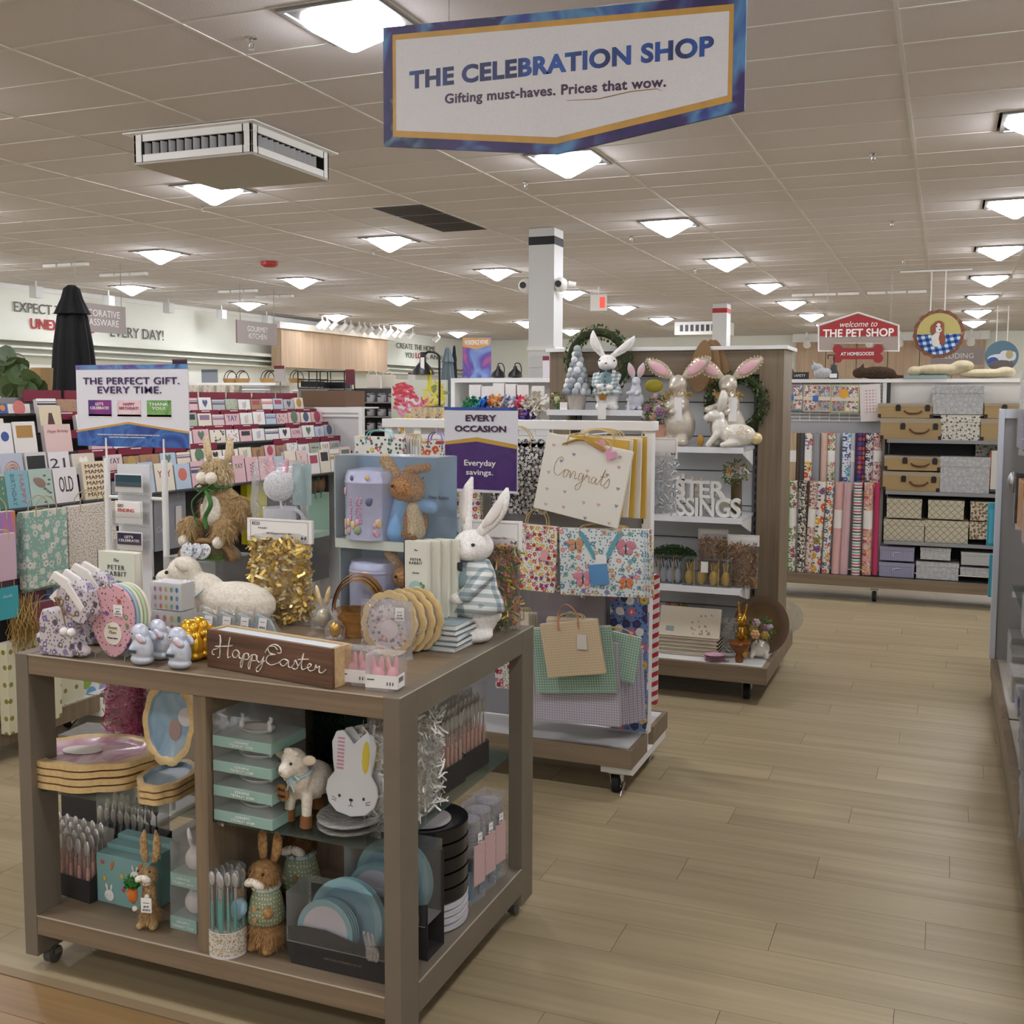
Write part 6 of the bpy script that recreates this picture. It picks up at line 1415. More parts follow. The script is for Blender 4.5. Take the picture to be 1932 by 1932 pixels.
def onS(nm, u, dy=.08, name=None):
    y = YS + dy; return Vector((at(u, 800, y=y).x, y, SH[nm] + .001))
# top shelf
p = onS('a', 1088); t = T('pompom_topiary', 'cone topiary of grey and white pompoms in a pale pot', 'ornament', p); H = at(1088, 657, y=p.y).z - p.z
MB().lathe([(.045, 0), (.058, H * .27), (.055, H * .27), (.045, H * .24), (0, H * .24)], n=20).build('pot', mat('#bdb5aa', .8, noise=.08), t, smooth=40)
rr = random.Random(2); ms = [mat(c, .9) for c in ('#cfd3d4', '#a9afb3', '#8f979c', '#e0e1e0')]; pr = []
for j in range(8):
    z = H * (.3 + .085 * j); r = .065 * (1 - j / 8.6); n_ = max(3, int(9 * (1 - j / 9)))
    for i in range(n_):
        a = 2 * pi * (i + .5 * (j % 2)) / n_; m_ = ms[rr.randrange(4)]; q = (r * cos(a), r * sin(a), z)
        MB().ell((0, 0, 0), .0225, 10).build('pompom', m_, t, q, smooth=180)
MB().ell((0, 0, H * .985), .024, 10).build('pompom', ms[1], t, smooth=180)
MB().lathe([(.05, H * .25), (.05, H * .6), (.015, H * .95)], n=10).build('core', mat('#8f979c', .9), t)
p = onS('a', 1145); t = plushrabbit('smaller white plush rabbit in a checked jacket on the top endcap shelf', p, .15, (at(1140, 618, y=p.y).z - p.z) / .455, basket=True, earspread=(.35, .75)); t.scale = (1.15, 1.1, 1)
MB().box((-.03, -.11, -.05), (.01, -.108, .04)).build('hang_tag', CARDW, t)
def wreath(label, p, R_, r_, rot=(0, 0, 0), seed=1):
    t = T('leaf_wreath', label, 'wreath', p, rot=rot); b = MB(); b.tube([(R_ * cos(a), 0, R_ * sin(a)) for a in [2 * pi * i / 24 for i in range(24)]], r_ * .6, 7, closed=True); b.build('vine_ring', mat('#3a3f22', .9), t)
    rr = random.Random(seed); b = MB()
    for k in range(900):
        a = rr.uniform(0, 6.28); q = rr.uniform(0, 6.28); c = Vector(((R_ + r_ * cos(q)) * cos(a), r_ * sin(q), (R_ + r_ * cos(q)) * sin(a))); d = Vector((rr.gauss(0, 1), rr.gauss(0, 1), rr.gauss(0, 1))).normalized() * .014; u_, w_ = ortho(d); u_ *= .006
        b.add([c - d, c + u_, c + d, c - u_], [(0, 1, 2, 3)], k % 3)
    b.build('leaves', [mat('#3f5f2a', .6), mat('#52703a', .6), mat('#2c4a20', .6)], t, kind='stuff'); return t
q = at(1130, 682, y=6.14); wreath('round green leaf wreath behind the checked-jacket rabbit on the endcap', (q.x, 6.12, q.z), .17, .042)
def ceramrabbit(label, p, rz, s, m, earm=None, lie=False, name='rabbit_figurine', gold=False):
    t = T(name, label, 'figurine', p, rz); t.scale = (s,) * 3
    if lie:
        body([('e', (.05, 0, .065), (.095, .055, .062)), ('e', (-.045, 0, .1), (.045, .04, .06)), ('e', (-.07, 0, .165), (.05, .032, .034)), ('e', (-.11, 0, .155), (.025, .022, .022)), ('c', (-.055, -.025, .07), (-.1, -.035, .014), .02, .015), ('c', (.05, -.03, .03), (-.02, -.055, .015), .024, .016)], 'rabbit_body', m, t, .006, 5)
        for q in (-1, 1):
            b = MB(); b.leaf([(-.05, q * .012, .185), (-.035, q * .02, .23), (-.03, q * .022, .27), (-.032, q * .02, .3)], [.01, .02, .019, .005], .008); e = b.build('ear', m, t, smooth=180)
        MB().ell((.145, 0, .05), (.03, .028, .032), 12).build('gold_tail', GOLD, t, smooth=180)
        rr = random.Random(5)
        for k in range(10):
            a = rr.uniform(-.6, .9); x = rr.uniform(-.02, .12); b = MB(); c = Vector((x, -.056 + .02 * abs(a), .07 + .04 * a)); b.tube([c + Vector((.014 * cos(w_) * (1 - w_ / 9), -.002, .014 * sin(w_) * (1 - w_ / 9))) for w_ in [i * .7 for i in range(9)]], .0018, 5); b.build('gold_scroll', GOLD, t)
    else:
        body([('e', (0, .01, .085), (.075, .06, .085)), ('e', (0, 0, .17), (.05, .045, .07)), ('e', (0, 0, .255), (.04, .038, .04)), ('e', (-.008, -.03, .243), (.022, .022, .02)), ('c', (-.035, -.03, .16), (-.075, -.055, .15), .02, .016), ('c', (.03, -.035, .16), (-.0, -.07, .14), .019, .015), ('e', (-.035, -.04, .02), (.03, .045, .02)), ('e', (.035, -.04, .02), (.03, .045, .02))], 'rabbit_body', m, t, .007, 5)
        for q, a in ((-1, 1.0), (1, .95)) if not gold else ((-1, .3), (1, .3)):
            d = Vector((q * sin(a), 0, cos(a))); o_ = Vector((q * .022, 0, .28)); pts = [o_ + d * (.14 * k / 6) for k in range(7)]
            b = MB(); b.leaf(pts, [.01, .02, .029, .031, .028, .018, .004], .01, 12); e = b.build('ear', m, t, smooth=180)
            b = MB(); b.leaf([x + Vector((0, -.008, 0)) for x in pts[1:6]], [.006, .019, .021, .018, .006], .004); b.build('pink_inner_ear', earm or PINK, e, smooth=180)
            if not gold:
                b = MB()
                for k in range(22):
                    w_ = 2 * pi * k / 22; c = o_ + d * (.075 + .062 * cos(w_)); s_ = Vector((-d.z, 0, d.x)) * (.029 * sin(w_)); b.ell(c + s_ + Vector((0, -.008, 0)), .0035, 6)
                b.build('beaded_rim', GOLD, e, kind='stuff')
        if not gold:
            strands(120, lambda r: (.045 * cos(6.28 * r.random()), .04 * sin(6.28 * r.random()), r.uniform(.205, .222)), .05, .0025, [mat('#b39458', .7)], t, 'raffia_bow', 1, seed=3)
            MB().box((.01, -.071, .105), (.042, -.069, .2)).build('price_tag', CARDW, t)
    return t
PRL = foil('#c9bfae', .3, .25); PRLW = foil('#e3ded2', .28, .1)
p = onS('a', 1199); ceramrabbit('small pale grey standing rabbit figurine with a baby rabbit, right end of the top shelf', p, .3, (at(1199, 683, y=p.y).z - p.z) / .42, mat('#c3c4cb', .5), gold=True)
p = onS('a', 1185, .02); ceramrabbit('tiny pale grey baby rabbit figurine at the foot of the taller one', p, -.3, .17, mat('#c3c4cb', .5), gold=True)
# second shelf
p = onS('b', 1278, .1); ceramrabbit('tall pearly rabbit figurine with wide pink ears, left of two on the second shelf', p, -.1, (at(1280, 705, y=p.y).z - p.z) / .297, PRL)
p = onS('b', 1372, .16); ceramrabbit('tall pearly rabbit figurine with wide pink ears, right of two on the second shelf', p, .1, (at(1370, 705, y=p.y).z - p.z) / .297, PRL)
p = onS('b', 1375, .04); ceramrabbit('white crouching rabbit figurine with gold scrolls and gold tail in front of the tall ones', p, 0, (at(1345, 736, y=p.y).z - p.z) / .3, PRLW, lie=True)
for k, (u, a) in enumerate(((1314, .15), (1335, .05), (1358, -.12))):
    y = 6.17 + .012 * k; a0 = at(u, 640, y=y); a1 = at(u, 740, y=y); t = T('kraft_ears', 'brown kraft rabbit ear standing behind the pearly rabbits, %s of three' % ('left', 'middle', 'right')[k], 'decoration', (a1.x, y, a1.z)); h = a0.z - a1.z
    MB().prism([(h * .21 * cos(a_) * (1 - .25 * sin(a_)), h * .5 + h * .5 * sin(a_)) for a_ in [2 * pi * i / 24 for i in range(24)]], (0, 0, 0), *XZ, (0, .008, 0)).build('ear_panel', mat('#8f6f4c', .8, noise=.08, sc=60), t, rot=(0, a, 0), bev=.002)
q = at(1388, 762, y=6.14); wreath('green leaf wreath hanging behind the right pearly rabbit', (q.x, 6.15, q.z), .15, .035, seed=4)
def flowers(t, c, R_, n_, cols, seed=1, leafc='#4f6f3c'):
    rr = random.Random(seed); 
    for k in range(n_):
        v_ = Vector((rr.gauss(0, 1), rr.gauss(0, .7) - .5, rr.gauss(0, .8))).normalized() * R_ * rr.uniform(.5, 1); o = Vector(c) + v_
        b = MB(); s_ = R_ * rr.uniform(.22, .34)
        for j in range(6):
            a = 2 * pi * j / 6; b.ell(o + Vector((s_ * .6 * cos(a), -.2 * s_, s_ * .6 * sin(a))), (s_ * .5, s_ * .3, s_ * .5), 6)
        b.ell(o + Vector((0, -s_ * .4, 0)), s_ * .35, 6); b.build('blossom', mat(cols[k % len(cols)], .7), t, smooth=180)
    strands(90, onell(c, (R_, R_ * .8, R_)), R_ * .5, R_ * .12, [mat(leafc, .7), mat('#7a6a3c', .8)], t, 'leaves', 2, seed=seed)
p = onS('b', 1240, .08); t = T('flower_pot', 'pink pot of mauve and peach flowers at the left of the second shelf', 'plant', p); H = at(1240, 745, y=p.y).z - p.z
MB().lathe([(.05, 0), (.065, H * .42), (.06, H * .42), (.05, .01)], n=20).build('pot', mat('#c99a86', .8), t, smooth=40); flowers(t, (0, 0, H * .68), .085, 9, ['#a9788f', '#d9a78c', '#8f6a86', '#c9a0b4', '#dcc6c0'])
q = at(1234, 728, y=6.05); t = T('fabric_leaf', 'mustard yellow leaf shape between the two upper shelves', 'decoration', (q.x, 6.05, q.z)); MB().ell((0, 0, 0), (.055, .01, .038), 14).build('leaf', mat('#a89a30', .8, noise=.1), t, smooth=180); MB().cyl((0, .0, -.03), (.0, .06, SH['b'] - q.z), .003).build('stem', GOLD, t)
p = onS('b', 1322, .03); t = T('glass_egg', 'gold patterned egg between the pearly rabbits on the shelf', 'ornament', p); MB().ell((0, 0, .035), (.02, .02, .035), 14).build('egg', dots('#b58a34', '#3a2c18', 160, .25, 'xz', .6), t, smooth=180)
p = onS('a', 1052, .05); t = T('faux_flowers', 'cream flowers with price tag at the left end of the top shelf', 'plant', p); flowers(t, (0, 0, .06), .045, 5, ['#e3dec4', '#d6cf9c'], 6); MB().box((.03, -.05, -.0), (.075, -.048, .045)).build('price_tag', CARDW, t); MB().cyl((0, 0, 0), (0, 0, .05), .012).build('stems', mat('#4f6f3c', .8), t)
# third shelf: cut-out letters
p = onS('c', 1268, .05); zt = at(1330, 905, y=p.y).z - p.z; t = T('letter_sign', 'white cut-out wooden letters reading EASTER BLESSINGS, half hidden by a clear bag', 'sign', p)
WL = mat('#dcdad4', .6)
def letters(s, x1, z0, h, w): 
    o = text(s, .1, WL, t, (0, 0, 0), name='cutout_letters', bold=.035, ext=.02, align='RIGHT', width=w, hgt=h, space=.9); me = o.data
    zmin = min(v.co.z for v in me.vertices); 
    for v in me.vertices: v.co.x += x1; v.co.z += z0 - zmin
xr = at(1398, 950, y=p.y).x - p.x; letters('BLESSINGS', xr, 0, zt * .52, .52); letters('EASTER', xr - .09, zt * .5, zt * .48, .42)
MB().box((xr - .33, -.015, zt * .5), (xr - .31, .015, zt * 1.15)).build('cross_upright', WL, t); MB().box((xr - .36, -.015, zt * .95), (xr - .27, .015, zt * 1.01)).build('cross_arm', WL, t)
p = onS('c', 1362, .22); ceramrabbit('cream rabbit figurine with upright ears behind the letter sign', p, -.2, .62, PRLW, lie=True)
p = onS('c', 1318, .26); ceramrabbit('pair of cream rabbit ears showing behind the letter sign', p, 0, .5, mat('#d2c7b0', .5), gold=True)
p = onS('c', 1390, .15); t = T('moss_nest', 'moss nest with pastel eggs on the third shelf', 'ornament', p); flowers(t, (0, 0, .24), .07, 6, ['#d9b9a0', '#c9c0cb', '#b58a4c', '#cfa0a8'], 8, '#4f7a34'); MB().cyl((0, .05, 0), (0, .03, .2), .03).build('post', mat('#5a4a30', .9), t)
# fourth shelf
p = onS('d', 1275, .2); t = T('moss_clump', 'dark green preserved moss clump at the back of the fourth shelf', 'greenery', p)
MB().ell((0, 0, .14), (.12, .05, .05), 14).build('moss', mat('#26381c', .95, noise=.4, sc=60, bump=1.), t, smooth=180); strands(500, onell((0, 0, .14), (.13, .06, .06)), .02, .006, [mat('#2f4a20', .8), mat('#3f5a2a', .8)], t, 'leaves', 2); MB().box((-.1, -.03, 0), (.1, .04, .1)).build('box_under', mat('#3c3a34', .8), t)
def eggbox2(label, ua, ub, cc, eggm, dy=.05):
    p = onS('d', (ua + ub) / 2, dy); w = at(ub, 1080, y=p.y).x - at(ua, 1080, y=p.y).x; t = T('egg_box', label, 'gift box', p); h = .15
    MB().box((-w / 2, 0, 0), (w / 2, .12, h)).build('clear_box', CLEAR, t)
    n_ = 4
    for k in range(n_):
        for j in range(2):
            x = -w / 2 + w * (k + .5) / n_; y = .03 + .055 * j; e = MB().ell((x, y, .045), (.024, .022, .042), 12).build('egg', eggm, t, smooth=180)
            b = MB(); 
            for q in (-1, 1): b.cap((x + q * .006, y, .085), (x + q * .014, y, .125), .005, .004)
            b.build('ear', eggm, t, smooth=60)
    b = MB(); 
    for x in (-w * .25, w * .25): b.tube([(x, -.001, 0), (x, -.001, h + .001), (x, .12, h + .001)], .002, 4)
    b.build('raffia', mat('#b39a62', .8), t); return t
eggbox2('clear box of silver rabbit-eared eggs tied with raffia', 1234, 1288, 0, mat('#b3b6bc', .7, noise=.15, sc=300)); t = eggbox2('clear box of gold rabbit-eared eggs with a white tag', 1292, 1384, 0, mat('#c9a850', .5, .3, noise=.2, sc=300), .03); MB().box((-.03, -.004, .08), (.01, -.002, .14)).build('hang_tag', CARDW, t)
for k, (u, zt_) in enumerate(((1350, 988), (1408, 1000))):
    p = onS('d', u, .16 - .06 * k); H = at(u, zt_, y=p.y).z - p.z - .05; shredbag('clear bag of brown kraft shred with grey header, %s on the fourth shelf' % ('left', 'right')[k], p, .16, H, .08, ['#9c7444', '#b98f5c', '#7f5a34'], n=900, wd=.005, header=True, hh=.06, eco=False)
# base deck
y = 5.84; xa, xb = at(1240, 1200, y=y).x, at(1356, 1200, y=y).x; CRM = mat('#d6cbb4', .3)
def rplate(b, w, d, h): 
    b.box((-w / 2 + .015, .015, 0), (w / 2 - .015, d - .015, h * .4)); vs = []
    b.add([(-w / 2 + .015, .015, h * .4), (w / 2 - .015, .015, h * .4), (w / 2 - .015, d - .015, h * .4), (-w / 2 + .015, d - .015, h * .4), (-w / 2, 0, h), (w / 2, 0, h), (w / 2, d, h), (-w / 2, d, h)], [(0, 1, 5, 4), (1, 2, 6, 5), (2, 3, 7, 6), (3, 0, 4, 7)])
for k in range(5):
    t = T('rectangular_platter', 'cream rectangular platter with brown edge, %s of the stack on the endcap deck' % ('bottom', 'second', 'third', 'fourth', 'top')[k], 'platter', ((xa + xb) / 2, y, DZ + .001 + .02 * k), 0, 'stacked cream platters')
    b = MB(); rplate(b, xb - xa, .2, .019); q = b.build('platter_body', CRM, t, mods=[('SOLIDIFY', dict(thickness=.003))])
    MB().box((-(xb - xa) / 2 + .01, .012, .0195), ((xb - xa) / 2 - .01, .0135, .0205)).build('brown_edge', mat('#8f5f4c', .5), t)
t = T('rectangular_platter', 'cream rectangular platter painted with wildflowers leaning on top of the stack', 'platter', ((xa + xb) / 2, y + .02, DZ + .103), rot=(-.35, 0, 0)); w = xb - xa
MB().box((-w / 2, 0, 0), (w / 2, .012, .17)).build('platter_body', CRM, t, bev=.004)
b = MB(); rr = random.Random(9)
for k in range(26): x = rr.uniform(.0, .35) * w; z = rr.uniform(.02, .13); b.ell((x, -.001, z), (.003, .001, .007), 6, k % 3, Matrix.Rotation(rr.uniform(-1, 1), 3, 'Y'))
b.build('painted_flowers', [mat('#7a7a4a', .5), mat('#b98f9c', .5), mat('#8a6a5c', .5)], t, kind='stuff')
MB().box((-w * .38, -.002, .03), (-w * .25, -.001, .055)).build('hex_tag', mat('#8f9a9c', .5), t)
p = at(1345, 1250, z=DZ); 
for k in range(4):
    t = T('pink_dish', 'small pink dish, %s of the low stack at the deck edge' % ('bottom', 'second', 'third', 'top')[k], 'dish', (p.x, 5.79, DZ + .001 + .009 * k), 0, 'stacked pink dishes'); b = MB(); plate(b, (0, 0, 0), .058, .05, .0085, 'z', 0, 0, (0, 0), 24); b.build('dish_body', mat('#c49aaa', .4), t, smooth=40)
p = at(1398, 1243, z=DZ); p.y = 5.86; p.x = at(1398, 1243, y=p.y).x; t = T('gold_rabbit_bowl', 'shiny gold rabbit figurine holding a brown bowl on the deck', 'figurine', p); H = at(1395, 1133, y=p.y).z - DZ; s = H / .3
GS = mat('#c4953e', .2, .85); body([('e', (0, .02, .05), (.035, .03, .05)), ('e', (0, .02, .13), (.03, .028, .05)), ('e', (0, 0, .2), (.028, .028, .028)), ('c', (-.012, .01, .22), (-.02, .01, .29), .01, .007), ('c', (.012, .01, .22), (.022, .01, .28), .01, .007)], 'rabbit_body', GS, t, .005, 4).scale = (s, s, s)
MB().lathe([(.02, .0), (.025, .03), (.015, .045), (.05, .085), (.062, .115), (.056, .115), (.045, .09), (0, .08)], (0, -.05, 0), 22).build('bowl', mat('#7a4a22', .3, .4), t, smooth=180)
p = Vector((at(1432, 1200, y=5.9).x, 5.95, DZ)); t = T('flower_rabbit', 'cream rabbit planter with pastel egg flowers beside the gold rabbit', 'figurine', p); body([('e', (0, 0, .055), (.055, .04, .05)), ('c', (-.035, -.02, .04), (-.04, -.03, .012), .016, .014), ('c', (.035, -.02, .04), (.04, -.03, .012), .016, .014)], 'rabbit_body', PRLW, t, .006, 4); flowers(t, (0, -.01, .15), .075, 8, ['#d9a878', '#c9b3bf', '#b39a50', '#a9788f', '#cfcfd6'], 12)
y = 6.08; a = at(1440, 1175, y=y); R_ = .165; t = T('round_charger', 'large round brown wooden charger plate leaning on the frame post', 'plate', (a.x, y - .04, DZ + R_ + .001), rot=(-.22, 0, -.25)); b = MB(); plate(b, (0, 0, 0), R_, R_, .016, 'y', 0, 0, (0, 1), 48, .66); b.build('charger_body', [mat('#6b5340', .5), mat('#7a6440', .4, .2)], t, smooth=40)
shredbag('clear bag of white shred lying upright behind the gold rabbit', (at(1372, 1200, y=6.02).x, 6.02, DZ + .001), .1, .2, .06, ['#d9d6cc', '#c9c6bc'], n=400)
t = T('moss_eggs', 'coloured speckled eggs and metal bunny on dark moss under the fourth shelf', 'ornament', (at(1290, 1140, y=6.15).x, 6.15, DZ + .001)); MB().box((-.14, 0, 0), (.2, .1, .17)).build('box_under', mat('#26241f', .8), t)
for x, c in ((-.1, '#c97f7c'), (-.045, '#c9a23c'), (.0, '#8f8a3c')): MB().ell((x, .03, .2), (.022, .022, .03), 10).build('egg', mat(c, .6), t, smooth=180)
MB().ell((.1, .03, .19), (.03, .025, .025), 12).build('metal_bunny', mat('#8f8a7c', .3, .8), t, smooth=180)
for k, c in enumerate(('#d9c64a', '#c9c9cc')):
    t = T(('yellow_box', 'clear_plate')[k], ('yellow boxed item standing at the right back of the endcap deck', 'clear round platter standing at the right back corner of the endcap deck')[k], ('box', 'plate')[k], (at(1480 + 12 * k, 1180, y=6.66).x - .02, 6.6 + .05 * k, DZ + .001))
    if k == 0: MB().box((-.07, 0, 0), (.02, .03, .24)).build('box_body', mat(c, .5), t)
    else: MB().cyl((0, 0, .1), (0, .01, .1), .095, n=28).build('plate_body', film('#d6dde0', .3, .1), t)
# ------------------------------------------------------------------ gift wrap gondola at the back of the aisle
WY = 9.08; g3 = T('wrap_gondola', 'long gondola across the aisle end with wrap rolls at left and storage boxes at right', 'shelving', (0, 0, 0))
WX0, WXM, WX1 = -2.3, at(1664, 900, y=WY).x, 1.5; WZ = at(1668, 715, y=9.38).z
MB().box((WX0, 9.03, .12), (WX1, 9.05, .205)).build('deck_edge', TAUPEX, g3); MB().box((WX0, 9.0501, .19), (WX1, 9.38, .205)).build('deck_panel', DGREY, g3); MB().box((WX0, 9.2, .1), (WX1, 9.5, .1195)).build('chassis', BLACK, g3)
MB().box((WX0, 9.42, .205), (WXM - .03, 9.44, WZ - .03)).build('back_panel', mat('#b5b6b8', .5), g3); MB().box((WXM + .031, 9.42, 1.5), (WX1, 9.44, WZ - .03)).build('back_panel', WHITE, g3); MB().box((WXM + .031, 9.42, .206), (WX1, 9.44, 1.4995)).build('dark_panel', mat('#2c2e35', .6), g3)
MB().box((WX0, 9.36, WZ - .029), (WX1, 9.5, WZ)).build('top_rail', WHITE, g3)
for x in (WXM - .03, WXM + 0.0): MB().box((x, 9.37, .206), (x + .03, 9.41, WZ - .03)).build('upright', WHITE if x < WXM else DGREY, g3)
for x in (WX0 + .3, WXM - .03, 1.2): caster(g3, x, 9.1, .95)
b = MB()
for k in range(20): b.cyl((WXM - .05 - k * .08, 9.4, 1.45), (WXM - .05 - k * .08, 9.4, WZ - .03), .003, n=4)
for k in range(12): b.cyl((WX0, 9.397, 1.45 + .03 * k), (WXM - .03, 9.397, 1.45 + .03 * k), .003, n=4)
b.build('wire_grid', WHITE, g3, kind='stuff')
WS = {}
for nm, v in (('a', 829), ('b', 926), ('c', 1020)):
    z = at(1668, v, y=WY).z; WS[nm] = z; MB().box((WXM + .03, WY, z - .02), (WX1, 9.419, z)).build('shelf', mat('#4a4c50', .5), g3); MB().box((WXM + .03, WY - .01, z - .025), (WX1, WY - .0005, z + .003)).build('price_rail', mat('#8f9092', .3), g3)
WS['d'] = .206
def wrap(i, u, top, bot, wpx, m, y, lean=0., row='front'):
    b_ = at(u, bot, y=y); a = at(u, top, y=y); r = wpx / F * 9.9 / 2; z0 = max(b_.z, .206)
    t = T('wrap_roll', '%s wrapping paper roll, %s from left in %s row' % (WN[i], ORD[i] if i < len(ORD) else 'last', row), 'gift wrap', (b_.x, y, z0), rot=(0, lean, 0)); H = a.z - z0
    MB().cyl((0, 0, 0), (0, 0, H), r, n=14).build('paper_roll', m, t, smooth=40)
    if i % 3 == 1: MB().cyl((0, 0, H * .5), (0, 0, H * .7), r * 1.02, n=14).build('label_band', CARDW, t, smooth=40)
    MB().cyl((0, 0, H), (0, 0, H + .002), r * .6, n=12).build('roll_core', mat('#8f7a5c', .8), t)
ORD = ['first', 'second', 'third', 'fourth', 'fifth', 'sixth', 'seventh', 'eighth', 'ninth', 'tenth', 'eleventh', 'twelfth', 'thirteenth', 'fourteenth', 'fifteenth']
wf = lambda bg, fl, lf='#4f5a4c', sc=24: floral(bg, fl, lf, sc, 'xz', .36, dens=.9)
BR = [(1482, 10, 'white floral', wf('#e3e0da', ['#cf7f7c', '#8f9f6c'])), (1495, 13, 'tan ribbed', stripes(['#a98f70', '#c2ab8c'], 90)), (1504, 9, 'black lettered', dots('#1a1718', '#a98a5c', 90, .25)), (1512, 10, 'dark grey', mat('#4a4a4c', .6)), (1524, 15, 'orange and lilac floral', wf('#e6dfd8', ['#d9502c', '#8f7fc0', '#e0b040'], sc=13)),
      (1538, 14, 'plain grey', mat('#8f9296', .5)), (1553, 12, 'pale pink', mat('#d9b8a8', .5, noise=.05)), (1567, 14, 'cream sprigged', wf('#ddd9c4', ['#c9706c', '#6f8f5c'])), (1578, 9, 'silver', mat('#a9abb0', .3)), (1596, 16, 'blue and white', wf('#dfe4ea', ['#3f5f9f', '#6fc0cf'], '#3f5f9f', 18)), (1606, 10, 'pale grey', mat('#c3c6cc', .4)),
      (1621, 17, 'purple patchwork', dots('#2a2350', ['#a93f5c', '#d9703c', '#4f3f8f'], 26, .42, 'xz')), (1638, 14, 'white with navy sprigs', wf('#e6e4e2', ['#2f3f6f', '#a95c70'])), (1653, 15, 'pink lettered', wf('#e6d6d4', ['#b86f7c', '#8f4a5c'], '#b86f7c', 40))]
WN = [q[2] for q in BR]
for i, (u, wpx, nm, m) in enumerate(BR): wrap(i, u, 817, 925, wpx, m, 9.28, 0, 'back upper')
FR = [(1481, 14, 'green', mat('#7aa45c', .5, noise=.08), 0), (1493, 14, 'white sprigged', wf('#e3e0dc', ['#7f8f5c', '#a95c5c'], sc=18), 0), (1511, 15, 'black and cream', floral('#16151a', ['#e0dccf', '#d0cbbd'], '#d8d4c6', 46, 'xz', .42), 0), (1524, 9, 'brown', mat('#5c4a3c', .6), 0), (1535, 15, 'cream script', wf('#e2d6cb', ['#a9706c', '#8f5c50'], '#a9706c', 44), .03),
      (1553, 15, 'orange daisy', wf('#e4ddd6', ['#d9502c', '#e0a83c', '#8f8f3c', '#7f5c8f'], sc=12), .05), (1566, 13, 'white party hat', wf('#e6e4e0', ['#4f6f8f', '#d9503c', '#e0a83c'], sc=22), .03), (1582, 14, 'pale pink', mat('#d8aba6', .5, noise=.06, sc=90), .02), (1597, 14, 'dusty pink', dots('#c9a2a8', '#d8bcc0', 70, .3), .02), (1614, 14, 'multicoloured striped', stripes(['#e6e2dc', '#c9505c', '#e6e2dc', '#6fb0a0', '#e6e2dc', '#3a3f4c'], 14), 0),
      (1634, 15, 'pink meadow', wf('#dba79c', ['#e0b84c', '#c9506c', '#e6d0c4'], sc=34), 0), (1650, 9, 'magenta', mat('#b8305f', .5), 0)]
WN = [q[2] for q in FR]
for i, (u, wpx, nm, m, ln) in enumerate(FR): wrap(i, u - ln * 300, 906 + i * .4, 1084, wpx, m, 9.12, ln, 'front lower')
for i, (u0, u1, v1, c) in enumerate(((1478, 1514, 774, '#8f9aa6'), (1516, 1567, 777, '#c9b7a0'), (1569, 1620, 779, '#b9bf8f'), (1626, 1662, 796, '#e0d9d6'))):
    y = 9.3; a = at(u0, 726, y=y); c2 = at(u1, v1, y=y); w, h = c2.x - a.x, a.z - c2.z; t = T('card_set', ('two-tone grey stationery pack', 'stationery pack with round print and blue seal', 'green-edged stationery pack with a sun print', 'tall white sticker sheet')[i] + ' hanging above the wrap rolls', 'stationery', (a.x, y, c2.z), rot=(0, (.0, 0, 0, -.06)[i], 0))
    MB().box((0, 0, 0), (w, .02, h)).build('pack', mat(c, .5), t)
    if i < 3:
        for q in range(4): MB().box((w * (.05 + .48 * (q % 2)), -.002, h * (.06 + .5 * (q // 2))), (w * (.47 + .48 * (q % 2)), -.0003, h * (.46 + .5 * (q // 2)))).build('printed_card', wf(('#b9bfc4', '#e0d9d0', '#9fa6ac', '#e3dccf')[(q + i) % 4], ['#7f5c70', '#c9705c', '#5f7f8f'], sc=26), t)
        MB().box((0, -.004, h * .42), (w, -.0022, h * .56)).build('belly_band', mat('#d9d0bc', .6), t)
        if i < 2: MB().box((w * .35, -.006, h * .38), (w * .55, -.0042, h * .6)).build('blue_seal', mat('#3f6fb4', .5), t)
        else: MB().cyl((w * .45, -.003, h * .68), (w * .45, -.0045, h * .68), w * .18, n=18).build('sun_print', mat('#e0a83c', .5), t)
    else: MB().box((w * .2, -.002, h * .2), (w * .8, -.0003, h * .85)).build('printed_grid', dots('#e0d9d6', '#c9a0a4', 40, .3), t)
WIC = lattice('#b89e70', '#9f8556', 130, 'xz', .3, .3); BRN = mat('#5c2f1e', .5)
def boxat(nm, i, label, u0, v0, u1, v1, m, cat='box', d=.26, lid=True, y=None, **k):
    y = y or WY + .03; a = at(u0, v0, y=y); c = at(u1, v1, y=y); w, h = c.x - a.x, a.z - c.z
    for s_ in WS.values():
        if abs(c.z - s_) < .035: c.z = s_ + .001
    h = a.z - c.z; t = T(nm, label, cat, (a.x, y, c.z))
    MB().box((0, 0, 0), (w, d, h * (.72 if lid else 1))).build('box_body', m, t, bev=.002)
    if lid: MB().box((-.003, -.003, h * .72 + .0005), (w + .003, d + .003, h)).build('lid', m, t, bev=.002)
    return t, w, h
def case(label, u0, v0, u1, v1, open_=1.):
    t, w, h = boxat('wicker_suitcase', 0, label, u0, v0, u1, v1, WIC, 'suitcase', .24, False)
    MB().box((-.002, -.002, h * .78), (w + .002, .242, h + .001)).build('pale_lid', mat('#a89a86', .6), t, bev=.002)
    wl = min(w, .46)
    for q in (.37, .9):
        if wl * q < w: MB().prism([(-.018, 0), (.018, 0), (.02, .035), (.012, .05), (-.012, .05), (-.02, .035)], (wl * q, -.003, h * .48), *XZ, (0, -.006, 0)).build('latch', mat('#1c1512', .4), t)
    b = MB(); b.tube(bez([(wl * .48, -.006, h * .5), (wl * .56, -.02, h * .34), (wl * .72, -.02, h * .34), (wl * .8, -.006, h * .5)]), .007, 6)
    if w > .3: b.build('handle', BRN, t, smooth=60)
    for x in (.012, w - .012): MB().box((x - .012, -.004, 0), (x + .012, .02, .03)).build('corner_guard', mat('#2a1c16', .5), t)
